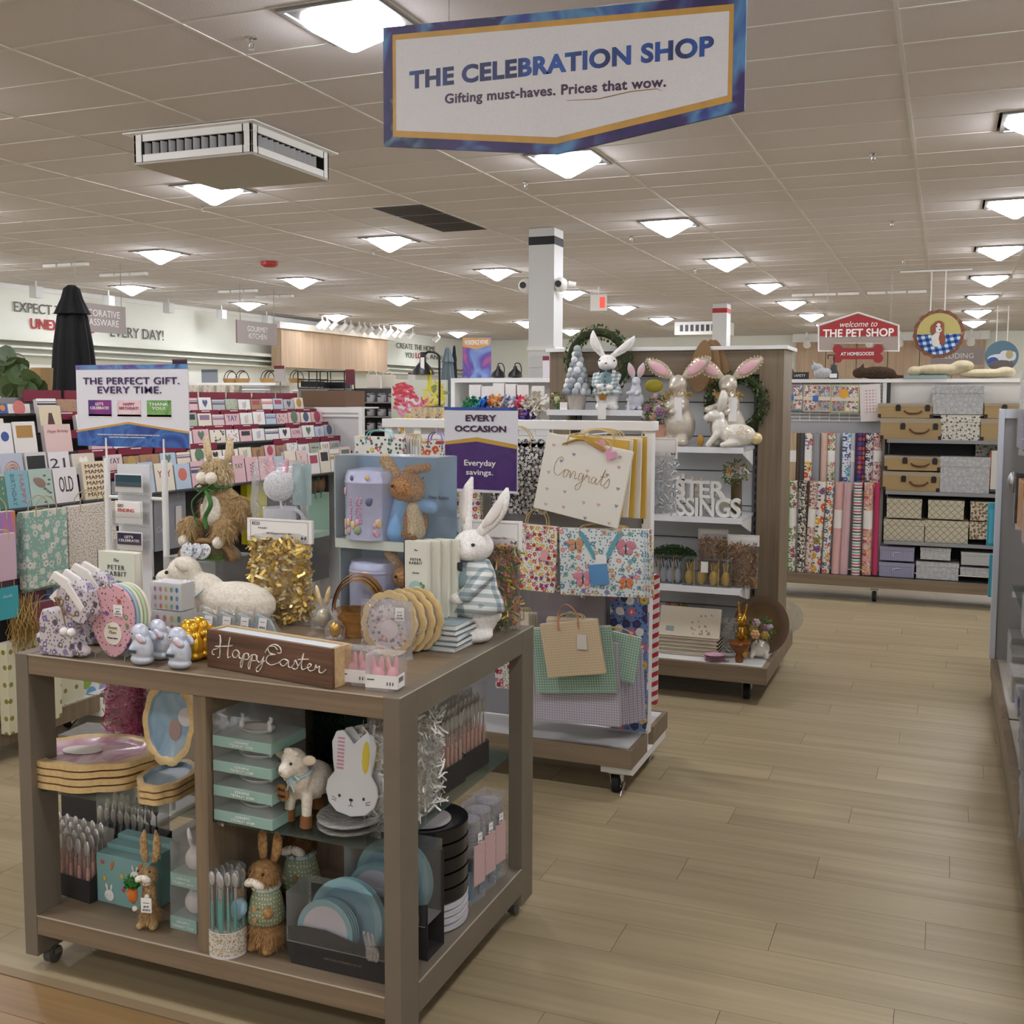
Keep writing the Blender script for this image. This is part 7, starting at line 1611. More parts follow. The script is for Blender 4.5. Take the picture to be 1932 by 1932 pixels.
case('wicker suitcase on the top shelf of the boxes bay, upper of the left pair', 1657, 761, 1760, 789); case('wicker suitcase on the top shelf of the boxes bay, lower of the left pair', 1662, 789, 1776, 828)
case('wicker suitcase on the second shelf, upper one', 1669, 860, 1774, 889); case('wicker suitcase on the second shelf, lower one', 1666, 889, 1772, 925)
case('wicker suitcase at the right end of the top shelf, upper one', 1858, 760, 1960, 790); case('wicker suitcase at the right end of the top shelf, lower one', 1851, 790, 1965, 828)
GF_ = floral('#a9abac', ['#c3c4c4', '#bcbdbe'], '#c0c1c1', 30, 'xz', .34, dens=1., leafr=.2, ctr=('#b1b3b3', '#9fa1a2')); TRL = floral('#d8d5c6', ['#3f4640', '#4a524a'], '#3f4640', 30, 'xz', .22, dens=1., leafr=.12, ctr=('#3f4640', '#d8d5c6')); LAT = lattice('#c3bda6', '#8f8872', 26, 'xz', .14); ST = stripes(['#9a9ab0', '#8a8aa4'], 60, 0); BWV = floral('#cfc6ae', ['#5c4a34', '#6f5c40'], '#4a3c2c', 40, 'xz', .36)
for a in (('large grey floral box on top of the trellis box', 1760, 727, 1854, 782, GF_, .2), ('white box with dark sprig pattern on the top shelf', 1776, 783, 1848, 828, TRL, .2), ('box with dark sprig pattern behind the grey floral box on the second shelf', 1842, 836, 1900, 924, TRL, .1),
          ('big grey floral box on the second shelf', 1775, 861, 1866, 925, GF_, .2), ('lattice-patterned box, upper left of the third shelf', 1674, 940, 1738, 979, LAT, .2), ('lattice-patterned box, lower left of the third shelf', 1668, 979, 1743, 1019, LAT, .26), ('lattice-patterned box, upper middle of the third shelf', 1752, 943, 1818, 981, LAT, .2),
          ('lattice-patterned box, lower middle of the third shelf', 1746, 981, 1826, 1020, LAT, .26), ('brown leaf-patterned box, upper right of the third shelf', 1832, 946, 1885, 984, BWV, .22), ('brown leaf-patterned box, lower right of the third shelf', 1830, 984, 1890, 1020, BWV, .26),
          ('lavender striped box with white handle ribbon, upper left on the deck', 1661, 1030, 1724, 1060, ST, .26), ('lavender striped box with white handle ribbon, lower left on the deck', 1659, 1060, 1724, 1090, ST, .26), ('small grey floral box, upper middle on the deck', 1737, 1032, 1793, 1058, GF_, .2),
          ('grey floral box, lower middle on the deck', 1729, 1059, 1808, 1090, GF_, .26), ('white and grey dashed box, upper right on the deck', 1814, 1041, 1880, 1069, dots('#b9babb', '#8f9092', 60, .2, 'xz'), .22), ('grey floral box, lower right on the deck', 1812, 1070, 1885, 1090, GF_, .26)):
    t, w, h = boxat('storage_box', 0, a[0], *a[1:5], a[5], d=a[6] if 'behind' not in a[0] else .09, y=9.32 if 'behind' in a[0] else None)
    if 'ribbon' in a[0]: b = MB(); b.tube(bez([(w * .4, -.005, h * .3), (w * .38, -.012, h * .5), (w * .45, -.012, h * .6), (w * .6, -.005, h * .62)]), .004, 6, flat=.5); b.build('ribbon_pull', CARDW, t)
t, w, h = boxat('white_box', 0, 'white box with red spine standing at the right of the second shelf', 1871, 850, 1890, 924, mat('#d9d6cc', .5), lid=False, d=.2); MB().box((-.012, .01, .01), (-.0005, .12, h - .01)).build('red_spine', mat('#a9442c', .5), t)
# soft goods along the top of the wrap gondola
def topobj(nm, label, cat, u, y=9.44): a = at(u, 712, y=y); return T(nm, label, cat, (a.x, y, WZ + .001))
t = topobj('dog_plush', 'dark brown plush dog lying on top of the back gondola', 'plush toy', 1655); BF = fur('#4f3f33', '#33271e', 90)
body([('e', (0, 0, .05), (.15, .07, .055)), ('e', (-.14, 0, .05), (.06, .05, .045)), ('c', (.1, 0, .02), (.22, 0, .018), .022, .012), ('c', (-.13, 0, .08), (-.11, 0, .13), .02, .008)], 'dog_body', BF, t, .01, 4)
t = topobj('grey_plush', 'grey plush unicorn lying on top of the back gondola', 'plush toy', 1555); body([('e', (0, 0, .05), (.09, .06, .045)), ('e', (-.06, 0, .1), (.05, .04, .035)), ('c', (-.08, 0, .12), (-.1, 0, .17), .012, .004)], 'plush_body', fur('#bcbdbd', '#9a9b9c', 90), t, .009, 4)
t = topobj('pet_pillow', 'long beige bone-shaped pet pillow on top of the back gondola', 'cushion', 1775); body([('e', (0, 0, .07), (.22, .09, .05)), ('e', (.16, 0, .1), (.09, .09, .05)), ('e', (-.2, 0, .06), (.06, .08, .045))], 'pillow_body', mat('#bfb292', .9, noise=.1, sc=30), t, .012, 4); MB().box((-.28, -.09, .0), (.05, .09, .028)).build('folded_towel', mat('#8fa3a3', .9), t)
t = topobj('pet_cushion', 'flat beige cushion at the right on top of the back gondola', 'cushion', 1860); body([('e', (0, 0, .04), (.22, .09, .038)), ('e', (.14, 0, .05), (.08, .08, .045))], 'cushion_body', mat('#c4b898', .9, noise=.1, sc=30), t, .012, 4)
t = topobj('pump_bottle', 'black and white soap pump on top of the back gondola', 'bottle', 1573); MB().lathe([(.04, 0), (.045, .05), (.03, .09), (.028, .12), (.0, .12)], n=14).build('bottle', mat('#2a2a2c', .3), t, smooth=40); MB().tube([(0, 0, .12), (0, 0, .2), (-.05, 0, .2), (-.05, 0, .17)], .006).build('pump', BLACK, t); MB().box((-.03, -.047, .01), (.03, -.046, .045)).build('label', CARDW, t)
t = topobj('safety_sign', 'small black sign reading & SAFETY at the left top of the back gondola', 'sign', 1503); MB().box((-.1, 0, 0), (.1, .01, .06)).build('board', mat('#26272a', .5), t); text('& SAFETY', .03, CARDW, t, (.01, -.001, .03), name='lettering')
t = topobj('dark_bottle', 'dark bottle-shaped toy at the left end on top of the back gondola', 'toy', 1491); MB().lathe([(.03, 0), (.035, .06), (.012, .1), (.012, .15), (0, .15)], n=14).build('bottle', mat('#3a2f28', .4), t, smooth=40)
# ------------------------------------------------------------------ right-hand gondola
g4 = T('right_gondola', 'white gondola along the right edge of the aisle with glass shelves', 'shelving', (0, 0, 0)); RY = 6.43
for k in range(4): y1 = RY - 1.22 * k; MB().box((.28, y1 - 1.215, .11), (.31, y1, .205)).build('deck_edge', TAUPE, g4); MB().box((.3101, y1 - 1.21, .18), (.95, y1 - .005, .2)).build('deck_panel', mat('#c3beb2', .5), g4); MB().box((.3101, y1 - 1.2149, .15), (.95, y1 - 1.2101, .203)).build('deck_divider', TAUPEF, g4)
MB().box((.29, 1.6, 0), (.3, RY, .1095)).build('kick_board', mat('#7a7060', .6), g4)
pz = at(1885, 775, y=RY).z
MB().box((.3, RY + .001, .2), (1.02, RY + .03, pz)).build('end_panel', mat('#a9a7a6', .5), g4); MB().box((.27, RY - .02, .2), (.2995, RY + .03, pz + .01)).build('end_trim', mat('#c9cdd6', .4), g4, bev=.002); MB().box((.3, RY - .02, pz - .04), (1.02, RY + .0005, pz + .01)).build('end_trim', mat('#c9cdd6', .4), g4)
MB().box((.96, 1.6, .2), (.98, RY, 2.0)).build('back_panel', mat('#b9b9ba', .5), g4)
RS_ = [at(1915, v, x=.5).z for v in (876, 1010, 1110)]; RS_ = [1.37, .98, .62]
for z in RS_: MB().box((.37, 1.7, z), (.959, RY - .03, z + .008)).build('glass_shelf', GLASS, g4)
for z in RS_:
    for y in (6.2, 5.0, 3.8): MB().prism([(.36, -.03), (.96, -.09), (.96, -.001), (.36, -.001)], (0, y, z), (1, 0, 0), (0, 0, 1), (0, .004, 0)).build('bracket', WHITE, g4)
for i, (v0, v1) in enumerate(((948, 1032), (1046, 1128), (1150, 1236))):
    y = 6.5; a = at(1864 + 3 * i, v0, y=y); c = at(1886, v1, y=y); t = T('teal_organizer', 'teal plastic organizer hanging past the end of the right gondola, %s of three' % ('top', 'middle', 'bottom')[i], 'organizer', (a.x, y, c.z)); h = a.z - c.z
    MB().box((0, 0, 0), (.28 - a.x + .05, .02, h)).build('panel', mat('#3f9fb4', .4), t, bev=.003); MB().box((.01, -.02, h * .08), (.06, -.0005, h * .85)).build('ridge', mat('#4fb0c4', .4), t, bev=.003)
rr = random.Random(8)
def shelfitem(label, nm, cat, x, y, z, sx, sy, sz, m, wrapm=None):
    t = T(nm, label, cat, (x, y, z)); MB().box((0, 0, 0), (sx, sy, sz)).build('pack', m, t, bev=.004)
    if wrapm: MB().box((-.004, -.004, 0), (sx + .004, sy + .004, sz + .006)).build('wrap', FILM, t)
    return t
shelfitem('lavender packaged towel set on the upper glass shelf at the frame edge', 'towel_pack', 'towels', .36, 5.9, RS_[0] + .009, .3, .45, .19, mat('#9a98a8', .8, noise=.05), 1)
shelfitem('white printed card set on top of the lavender pack', 'card_pack', 'pack', .365, 6.0, RS_[0] + .206, .3, .35, .2, CARDW, 1)
shelfitem('tan wooden box on the middle glass shelf at the right frame edge', 'wooden_box', 'box', .36, 5.75, RS_[1] + .009, .3, .33, .24, mat('#b98a5c', .5, noise=.05, sc=20)); shelfitem('black framed item leaning behind the tan box', 'black_frame', 'frame', .35, 6.12, RS_[1] + .009, .3, .03, .26, mat('#1c1a1a', .4), 1)
shelfitem('pink knitted item in clear wrap on the middle shelf', 'knit_pack', 'pack', .345, 5.2, RS_[1] + .009, .2, .2, .18, fur('#cfa49c', '#b98a84', 60), 1)
for k in range(3): shelfitem('grey boxed item, %s on the lower right deck' % ('far', 'middle', 'near')[k], 'grey_box', 'box', .36 - .01 * k, 6.12 - .3 * k, .206, .2, .26, .12 + .03 * (2 - k), mat(('#b0aca4', '#a9a49a', '#bdb8ae')[k], .6, noise=.06, sc=20), 1)
shelfitem('blue and white folded bag on the right deck', 'blue_pack', 'pack', .35, 5.25, .206, .2, .2, .1, stripes(['#8f949c', '#3f5a9c', '#b9bcc0'], 8), 1)
for k in range(4): t = T('clear_goods_bag', 'crinkled clear bag on the right deck, %s counted from the far end' % ORD[k], 'bag', (.44 - .02 * k, 4.85 - .36 * k, .207)); pillow(.22, .25, .22, film('#c9ccd2', .2), t, 'bag_film', seed=k); MB().ell((0, 0, .07), (.08, .09, .06), 12).build('contents', mat(('#a9adb8', '#8f949f', '#c9c6c0', '#b9b4b0')[k], .4), t, smooth=180)
for k in range(3):
    t = T('green_bowl', 'green bowl, %s of the stack at the right frame edge' % ('bottom', 'middle', 'top')[k], 'bowl', (.385, 3.42, .207 + .03 * k)); MB().lathe([(.05, 0), (.1, .05), (.105, .055), (.095, .05), (.045, .008), (0, .008)], n=24).build('bowl', mat('#8fae7c', .3), t, smooth=180)
t = T('white_bowls', 'white bowl nested on top of the green bowls', 'bowl', (.385, 3.42, .207 + .09)); MB().lathe([(.05, 0), (.09, .06), (.085, .06), (.045, .008), (0, .008)], n=24).build('bowl', mat('#d6d4d6', .3), t, smooth=180)
t = T('silver_bag', 'silver foil bag hanging from the near side of the right end panel', 'bag', (.35, 6.33, 1.13)); t.scale = (.6,) * 3; MB().ell((0, 0, .1), (.05, .04, .1), 12).build('foil_bag', foil('#b9bbc0', .3), t, smooth=180)
for k, z in enumerate(RS_):
    for j in range(3): 
        if k != 1 or j: shelfitem('clear-wrapped pale pack on the right gondola, %s glass shelf, %s from far end' % (('upper', 'middle', 'lower')[k], ORD[j]), 'wrapped_pack', 'pack', .34, 4.7 - .6 * j, z + .009, .3, .4, .16, mat(('#b9bcc4', '#c9c2b4', '#a9adb4', '#cfc6c2')[(k + j) % 4], .6, noise=.1, sc=12), 1)
# ------------------------------------------------------------------ greeting card racks on the left
RED = mat('#7a1230', .5)
g5 = T('card_rack', 'long stepped greeting card rack with dark red dividers along the left side', 'shelving', (0, 0, 0))
TI_ = [(-3.97, 1.11), (-4.07, 1.235), (-4.17, 1.345), (-4.27, 1.445), (-4.37, 1.54)]
CY0, CYM, CY1 = 3.1, 4.12, 6.84
for ya, yb in ((CY0, CYM - .01), (CYM + .01, CY1)):
    for i, (x, z) in enumerate(TI_):
        MB().box((x - .1 if i < 4 else x - .15, ya, z - .012), (x + .035, yb, z - .002)).build('step', mat('#2e2c2e', .5), g5)
    MB().box((-4.56, ya, .2), (-4.52, yb, 1.62)).build('back_panel', mat('#8c8a8b', .6), g5); MB().box((-4.3, ya, .13), (-3.872, yb, .14)).build('deck_panel', mat('#c9c8c4', .5), g5); MB().box((-3.87, ya, .07), (-3.85, yb, .15)).build('deck_edge', TAUPE, g5)
    MB().box((-4.5, ya, .3), (-4.2, yb, 1.09)).build('hanging_panel', mat('#2a262a', .7), g5)
    for y in (ya + .12, yb - .1): caster(g5, -3.95, y, .7, 0)
MB().box((-3.92, CYM - .012, .04), (-3.84, CYM + .012, .13)).build('white_joint', WHITE, g5)
CC = [('white', '#e6e3df'), ('pale pink', '#dcb4b8'), ('cream', '#e3d9c4'), ('pale blue', '#b4c6d6'), ('grey', '#b9b6b4'), ('kraft brown', '#a9825c'), ('sage', '#a9b7a2'), ('blush', '#e0c6c0'), ('coral', '#d98a78'), ('deep blue', '#33508f')]
MO = ['a small heart', 'a framed panel', 'scattered dots', 'a leafy sprig', 'short lettering', 'a striped band', 'a round spot']
ACC = ['#a9485a', '#5c7a5f', '#b9934c', '#4a5a7a', '#8a6f8f', '#2e2e33', '#cf6f5c']
def card(i, y, tier, lab, w, h, base, mo, acc, n_=0, fn=None, lean=.13, x=None):
    X, Z = TI_[tier]; t = T('greeting_card', lab, 'card', (X if x is None else x, y, Z), rot=(-lean, 0, pi / 2))
    MB().box((-w / 2 + .004, .003, 0), (w / 2 + .004, .028, h * .97)).build('cards_behind', mat('#d2cdc8', .6), t); MB().box((-w / 2, 0, 0), (w / 2, .0028, h)).build('card_front', mat(base, .5), t)
    b = MB(); a = mat(acc, .5)
    if fn: fn(t, w, h)
    elif mo == 0: b.prism([(p * w * .4, q * w * .4) for p, q in HT], (0, -.0004, h * .55), *XZ, (0, -.0008, 0))
    elif mo == 1: b.box((-w * .36, -.001, h * .5), (w * .36, -.0002, h * .88))
    elif mo == 2:
        r = random.Random(i)
        for k in range(14): b.ell((r.uniform(-.4, .4) * w, -.0003, r.uniform(.1, .92) * h), (w * .035, .0008, w * .05), 6)
    elif mo == 3:
        b.tube([(0, -.0006, h * .15), (w * .03, -.0006, h * .8)], .0009, 4)
        for k in range(8): b.ell(((w * .1) * (1 if k % 2 else -1), -.0005, h * (.25 + .07 * k)), (w * .09, .0008, h * .025), 6, 0, Matrix.Rotation(.6 * (-1 if k % 2 else 1), 3, 'Y'))
    elif mo == 5: b.box((-w * .5, -.001, h * .55), (w * .5, -.0002, h * .68)); b.box((-w * .5, -.001, h * .75), (w * .5, -.0002, h * .8))
    elif mo == 6: b.cyl((0, -.0002, h * .58), (0, -.001, h * .58), w * .28, n=18)
    if b.v: b.build('print', a, t)
    if not fn and mo == 4: text(('hello', 'LOVE', 'thank you', 'Happy\nBirthday', 'YAY')[i % 5], h * .16, a, t, (0, -.0006, h * .6), name='print', width=w * .7)
    return t
def lip(y, tier, w=.27):
    X, Z = TI_[tier]; k = MB().box((X + .036, y - w / 2, Z - .036), (X + .042, y + w / 2, Z + .006)).build('red_divider', RED, g5); MB().box((X + .0425, y - .04, Z - .004), (X + .0432, y + .04, Z + .001)).build('divider_print', CARDW, k)
def yat(u, x): return at(u, 850, x=x).y
SP = {}
def spec(u0, u1, vt, tier, lab, base, fn=None, mo=0, acc='#2e2e33'):
    X, Z = TI_[tier]; ya, yb = yat(u0, X), yat(u1, X); h = at((u0 + u1) / 2, vt, x=X).z - Z; card(u0, (ya + yb) / 2, tier, lab, yb - ya, h, base, mo, acc, fn=fn); SP.setdefault(tier, []).append((ya, yb))
def txt(s, c='#2e2e33', f=.6, wd=.6, hg=None, z=.5, **k): return lambda t, w, h: text(s, h * .1, mat(c, .5), t, (0, -.0006, h * z), name='print', width=w * wd, hgt=h * hg if hg else None, **k)
spec(13, 56, 888, 0, 'blue card with vertical HAPPY BIRTHDAY letters in the lowest row', '#7fafb8', lambda t, w, h: (text('HAPPY', .02, mat('#b9707c', .5), t, (w * .2, -.0006, h * .5), (0, 0, -1), (1, 0, 0), name='print', width=h * .8, hgt=w * .2), text('BIRTHDAY', .02, mat('#4f7f8a', .5), t, (-w * .2, -.0006, h * .5), (0, 0, -1), (1, 0, 0), name='print', width=h * .85, hgt=w * .18)))
def bird(t, w, h):
    b = MB(); b.ell((-w * .05, -.0008, h * .62), (w * .26, .0012, h * .13), 12, 0, Matrix.Rotation(.4, 3, 'Y')); b.ell((-w * .22, -.001, h * .7), (w * .12, .0012, h * .07), 10, 0); b.prism([(0, 0), (w * .3, -h * .2), (w * .2, -h * .22)], (w * .05, -.0006, h * .55), *XZ, (0, -.0008, 0))
    for k in range(7): b.ell((w * (.1 + .28 * abs(sin(k))), -.0008, h * (.08 + .12 * k)), (w * .07, .0008, h * .03), 6, 1)
    b.build('bird_print', [mat('#8f7262', .5), mat('#4a6a52', .5)], t)
spec(58, 101, 884, 0, 'sage card with a brown bird and leaves in the lowest row', '#a9bdb2', bird)
spec(104, 148, 882, 0, 'white card lettered OLD in tall outlined capitals in the lowest row', '#dedad8', txt('OLD', '#3a3334', wd=.6, hg=.45))
spec(159, 205, 870, 0, 'cream card repeating MAMA in six lines in the lowest row', '#e0cfae', txt('MAMA\nMAMA\nMAMA\nMAMA\nMAMA\nMAMA', '#5c3a30', wd=.75, hg=.85))
spec(-30, 11, 900, 0, 'dark green floral card at the left frame edge in the lowest row', '#4f8270', mo=2, acc='#d9b070')
spec(2, 45, 855, 1, 'grey-blue card with a pink and orange rainbow in the second row', '#b3bac4', lambda t, w, h: [MB().tube([(w * .33 * k / 3 * cos(a), -.001, h * .35 + w * .33 * k / 3 * sin(a)) for a in [pi * i / 10 for i in range(11)]], .003, 4).build('rainbow_print', mat(('#cf7f7c', '#d9a05c', '#d6a3ac')[k - 1], .5), t) for k in (1, 2, 3)])
spec(50, 90, 853, 1, 'white-edged black card in the second row', '#cfcbc9', lambda t, w, h: MB().box((-w * .42, -.001, h * .1), (w * .42, -.0002, h * .86)).build('black_panel', mat('#1a1a1c', .5), t))
spec(94, 133, 852, 1, 'white card printed with a large 21 in the second row', '#e0dcdb', txt('21', '#3a3334', wd=.7, hg=.4))
spec(138, 180, 855, 1, 'striped cream card with a heart outline in the second row', '#d3cbb8', mo=0, acc='#efe9df')
spec(0, 17, 762, 4, 'bright blue geometric card in the top row at the left frame edge', '#3452a0', mo=6, acc='#d98a3c'); spec(19, 60, 762, 4, 'white card with a child and balloons in the top row', '#dcd5cc', mo=6, acc='#c9706a'); spec(80, 120, 765, 3, 'terrazzo patterned card with a brown bottle in the upper row', '#d6c7a8', lambda t, w, h: MB().prism([(-.2 * w, 0), (.2 * w, 0), (.07 * w, .6 * h), (-.07 * w, .6 * h)], (0, -.0003, h * .12), *XZ, (0, -.001, 0)).build('bottle_print', mat('#4a2520', .5), t))
spec(30, 72, 795, 2, 'white-framed gold glitter card in the middle row', '#e3ded6', mo=1, acc='#a97f3c'); spec(88, 138, 800, 2, 'blush card lettered Happy Birthday in script in the middle row', '#dcbdb6', txt('Happy Birthday', '#a9706a', wd=.8, shear=.4, z=.75)); spec(0, 27, 798, 2, 'white card with a blue star in the middle row at the left edge', '#e3e0de', mo=6, acc='#33508f')
rr = random.Random(21); cnt = {}
RN = ['lowest', 'second', 'middle', 'fourth', 'top']
for tier in range(5):
    X, Z = TI_[tier]; y = 3.14; k = 0
    while y < CY1 - .08:
        w = rr.choice((.115, .125, .13, .15)); k += 1
        if y < CYM < y + w + .02: y = CYM + .03
        if not any(a - .01 < y + w and b_ + .01 > y for a, b_ in SP.get(tier, [])):
            cn, cv = CC[rr.choice((0, 0, 0, 0, 0, 2, 2, 1, 1, 4, 7, 3, 6, 5)) if rr.random() < .94 else rr.randrange(10)]; mo = rr.randrange(7); u = pix(X, y + w / 2, Z + .08)
            if -60 < u[0] < 1000:
                near_ = 'near' if y < CYM else 'far'; cnt[(tier, near_)] = cnt.get((tier, near_), 0) + 1
                card(k * 7 + tier, y + w / 2, tier, '%s greeting card with %s, number %s in %s row, %s rack' % (cn, MO[mo], ['one', 'two', 'three', 'four', 'five', 'six', 'seven', 'eight', 'nine', 'ten', 'eleven', 'twelve', 'thirteen', 'fourteen', 'fifteen', 'sixteen', 'seventeen', 'eighteen', 'nineteen', 'twenty'][cnt[(tier, near_)] - 1], RN[tier], near_), w, rr.uniform(.07, .088) if tier else rr.uniform(.14, .17), cv, mo, rr.choice(ACC))
        y += w + .012
    if tier:
        y = 3.28
        while y < CY1:
            if rr.random() < .86 and abs(y - CYM) > .14: lip(y, tier)
            y += .29
y = 3.28
while y < CY1:
    if abs(y - CYM) > .14: MB().box((-4.5, y - .13, 1.6), (-4.49, y + .13, 1.66)).build('red_header', RED, g5)
    y += .29
# gift bags hanging below the cards
def bagx(label, u0, v0, u1, v1, x, m, d=.05, **k):
    a = at(u0, v0, x=x); c = at(u1, v1, x=x); return bag(label, (x, (a.y + c.y) / 2, c.z), c.y - a.y, a.z - c.z, d, m, pi / 2, **k)
SHL = floral('#8fb3a3', ['#dcd9cc', '#cfd3c6', '#e3dfd2'], '#d0d6c9', 22, 'xz', .34, dens=.9, leafr=.12, ctr=('#d9d6c8', '#7f9f90'))
bagx('sage green gift bag printed with white seashells and starfish', 48, 968, 130, 1098, -3.86, SHL, .05, handle='#b9a878'); bagx('sage seashell gift bag just behind the front one', 36, 972, 120, 1104, -3.93, SHL, .03, hlen=.02)
bagx('cream gift bag speckled with tiny dark marks', 128, 957, 222, 1076, -3.9, dots('#dcd3c4', ['#5c3a34', '#8f4a3c', '#3a3a3a'], 90, .2, 'xz', 1.), .04, handle='#b9a878')
bagx('iridescent pink and orange gift bag at the left frame edge', -40, 972, 33, 1084, -3.87, paint(['#c9708f', '#d98a5c', '#a97fc4', '#7f9fc9', '#d9a0b4'], 5, .2, stretch=(1, 1, .3)), .04); bagx('clear pack of pink tissue with beads hanging at the left frame edge', -20, 1012, 32, 1092, -3.8, mat('#cfb0bd', .4), .02, hlen=.02)
t = bagx('grey gift bag with a white ribbon banner behind the gift card stand', 290, 935, 352, 1030, -4.05, mat('#9c9fa6', .5), .05, handle='#dcdcdc', hk='rib'); text('Cele', .05, mat('#c9ccd2', .4), t, (-.08, -.001, .12), name='print', shear=.3); MB().prism([(0, 0), (.05, 0), (.05, .14), (0, .14)], (.04, -.004, .1), *XZ, (0, -.002, 0)).build('ribbon_banner', CARDW, t)
bagx('bright yellow gift bag with lime ribbon behind the straw rabbit', 466, 912, 505, 1020, -4.1, mat('#d9cf2c', .4), .05, handle='#7fc43c', hk='rib'); bagx('orange and pink gift bag behind the yellow one', 482, 905, 530, 1010, -4.2, paint(['#d98a5c', '#d9706c', '#e0b070'], 6), .04)
bagx('mint gift bag with chevron pattern and green ribbons hanging at the far end', 578, 935, 622, 1010, -4.0, lattice('#a3c4b0', '#84ab98', 60, 'xz', .3), .05, handle='#4f9f84', hk='rib', hlen=.12, hsp=.12)
t = T('wooden_rabbit', 'brown wooden rabbit toy on a hook above the mint gift bag', 'toy', (-4.02, yat(598, -4.02), at(598, 915, x=-4.02).z)); body([('e', (0, 0, 0), (.03, .04, .05)), ('e', (0, -.06, .0), (.02, .03, .06)), ('e', (0, .06, 0), (.02, .03, .06))], 'toy_body', mat('#7a5234', .5), t, .008, 3)
GD = dots('#d9d6b8', '#8f8440', 14, .16, 'xz', .25); bagx('cream gift bag with gold dots, front one low on the rack', 12, 1216, 118, 1352, -3.8, GD, .05, handle='#a9853c'); bagx('cream gift bag with gold dots, lower and farther', 78, 1212, 160, 1348, -3.9, GD, .03, handle='#a9853c')
for k in range(4): bagx('striped gold and brown gift bag edge at the left frame edge, %s' % ORD[k], -60 + 12 * k, 1230, 5 + 10 * k, 1365 - 2 * k, -3.86 - .012 * k, stripes(['#a9853c', '#d9cfa0', '#6f4a2c'], 30, 0, rot=.2), .01, hlen=.02)
bagx('white gift bag with large coloured spots near the table leg', 120, 1235, 200, 1308, -3.95, dots('#dcdcd8', ['#8fb04a', '#7f8fc0', '#e0b93c', '#6f9fc4'], 12, .42, 'xz', .5), .05)
for k in range(3): t = T('raffia_tassel', 'tan raffia handle bundle hanging from a teal card, %s' % ('left', 'middle', 'right')[k], 'ribbon', (-3.8, yat(20 + 14 * k, -3.8), at(20, 1165, x=-3.8).z)); strands(60, inbox(-.01, .01, -.03, .03, -.16, 0), .2, .003, [mat('#a98a4c', .7)], t, 'raffia', 1, up=6.)
a = at(0, 1128, x=-3.78); t = T('teal_header', 'teal card header holding raffia handles at the left frame edge', 'card', (-3.78, a.y, a.z - .1), rot=(0, 0, pi / 2)); MB().box((-.02, 0, 0), (.1, .004, .14)).build('card_body', mat('#3fa3ac', .5), t); text('thanks', .02, mat('#9fd0d4', .5), t, (.04, -.0006, .1), name='print', shear=.3)
for k, (u0, v0, u1, v1, c, l_) in enumerate(((55, 1110, 100, 1170, '#7a4a62', 'plum'), (88, 1115, 130, 1165, '#4f72b4', 'blue'), (100, 1092, 150, 1150, '#94a3c0', 'pale blue'), (60, 1140, 118, 1195, '#8f4a5c', 'wine'), (118, 1130, 150, 1190, '#3fa3a0', 'teal'), (150, 1085, 200, 1150, '#6a5426', 'dark gold'), (-10, 1100, 40, 1150, '#5a3f52', 'dark plum'))): bagx('small %s gift bag tucked under the seashell bags' % l_, u0, v0, u1, v1, -3.98 + .01 * k, mat(c, .6), .04, hlen=.03)
# white end panel beyond the racks
y = 6.9; a, c = at(592, 768, y=y), at(683, 768, y=y); t = T('end_panel', 'white framed end panel standing at the far end of the card racks', 'panel', (a.x, y, 0)); w, h = c.x - a.x, a.z
MB().box((.03, .01, .05), (w - .03, .03, h - .03)).build('panel', mat('#c9c7c5', .6), t); 
for p, q in (((0, 0, 0), (.0299, .04, h)), ((w - .0299, 0, 0), (w, .04, h)), ((.03, 0, h - .04), (w - .03, .04, h)), ((.03, 0, h - .07), (w - .03, .03, h - .055))): MB().box(p, q).build('frame', WHITE, t)
t = T('cardboard_box', 'long brown cardboard box on top of the white end panel', 'box', (at(595, 760, y=7.2).x, 7.0, h + .002)); MB().box((0, 0, 0), (.38, .3, .12)).build('carton', mat('#6f5540', .8), t); MB().box((-.1, .02, -.012), (.5, .3, -.001)).build('board_under', WHITE, t)
MB().box((.02, .04, -h), (.36, .3, -.0125)).build('cabinet', mat('#c9c7c5', .6), t)
# ------------------------------------------------------------------ middle distance
def gond(lab, x0, x1, y, z, dp=.6, m=None, backz=None):
    t = T('gondola', lab, 'shelving', (x0, y, 0)); w = x1 - x0
    MB().box((0, 0, 0), (w, dp, .2)).build('base', TAUPEX, t); MB().box((0, dp * .45, .2), (w, dp * .55, z - .03)).build('back_panel', m or WHITE, t); MB().box((0, 0, z - .0299), (w, dp, z)).build('top_shelf', WHITE, t)
    for s in (.6, 1.0, 1.35):
        if s < z - .2: MB().box((0, .02, s), (w, dp * .45, s + .02)).build('shelf', mat('#cfcfcf', .5), t)
    return t
zA = at(450, 722, y=10).z; xa, xb = at(345, 722, y=10).x, at(520, 722, y=10).x; gond('white gondola with boxed kitchen goods beyond the card racks', xa, xb, 10, zA)
for i, (u, w_, c) in enumerate(((372, 30, '#8f8a60'), (400, 28, '#6f5f5c'), (425, 26, '#a98f8a'), (450, 12, '#9c8a4c'))):
    a = at(u, 747, y=9.96); t = T('boxed_goods', 'printed goods box, %s from the left on the far gondola' % ORD[i], 'box', (a.x - .07, 9.9, a.z)); MB().box((0, 0, 0), (w_ * .0046, .1, .12)).build('carton', paint([c, '#d9d3c4', '#4a3f3a'], 9), t)
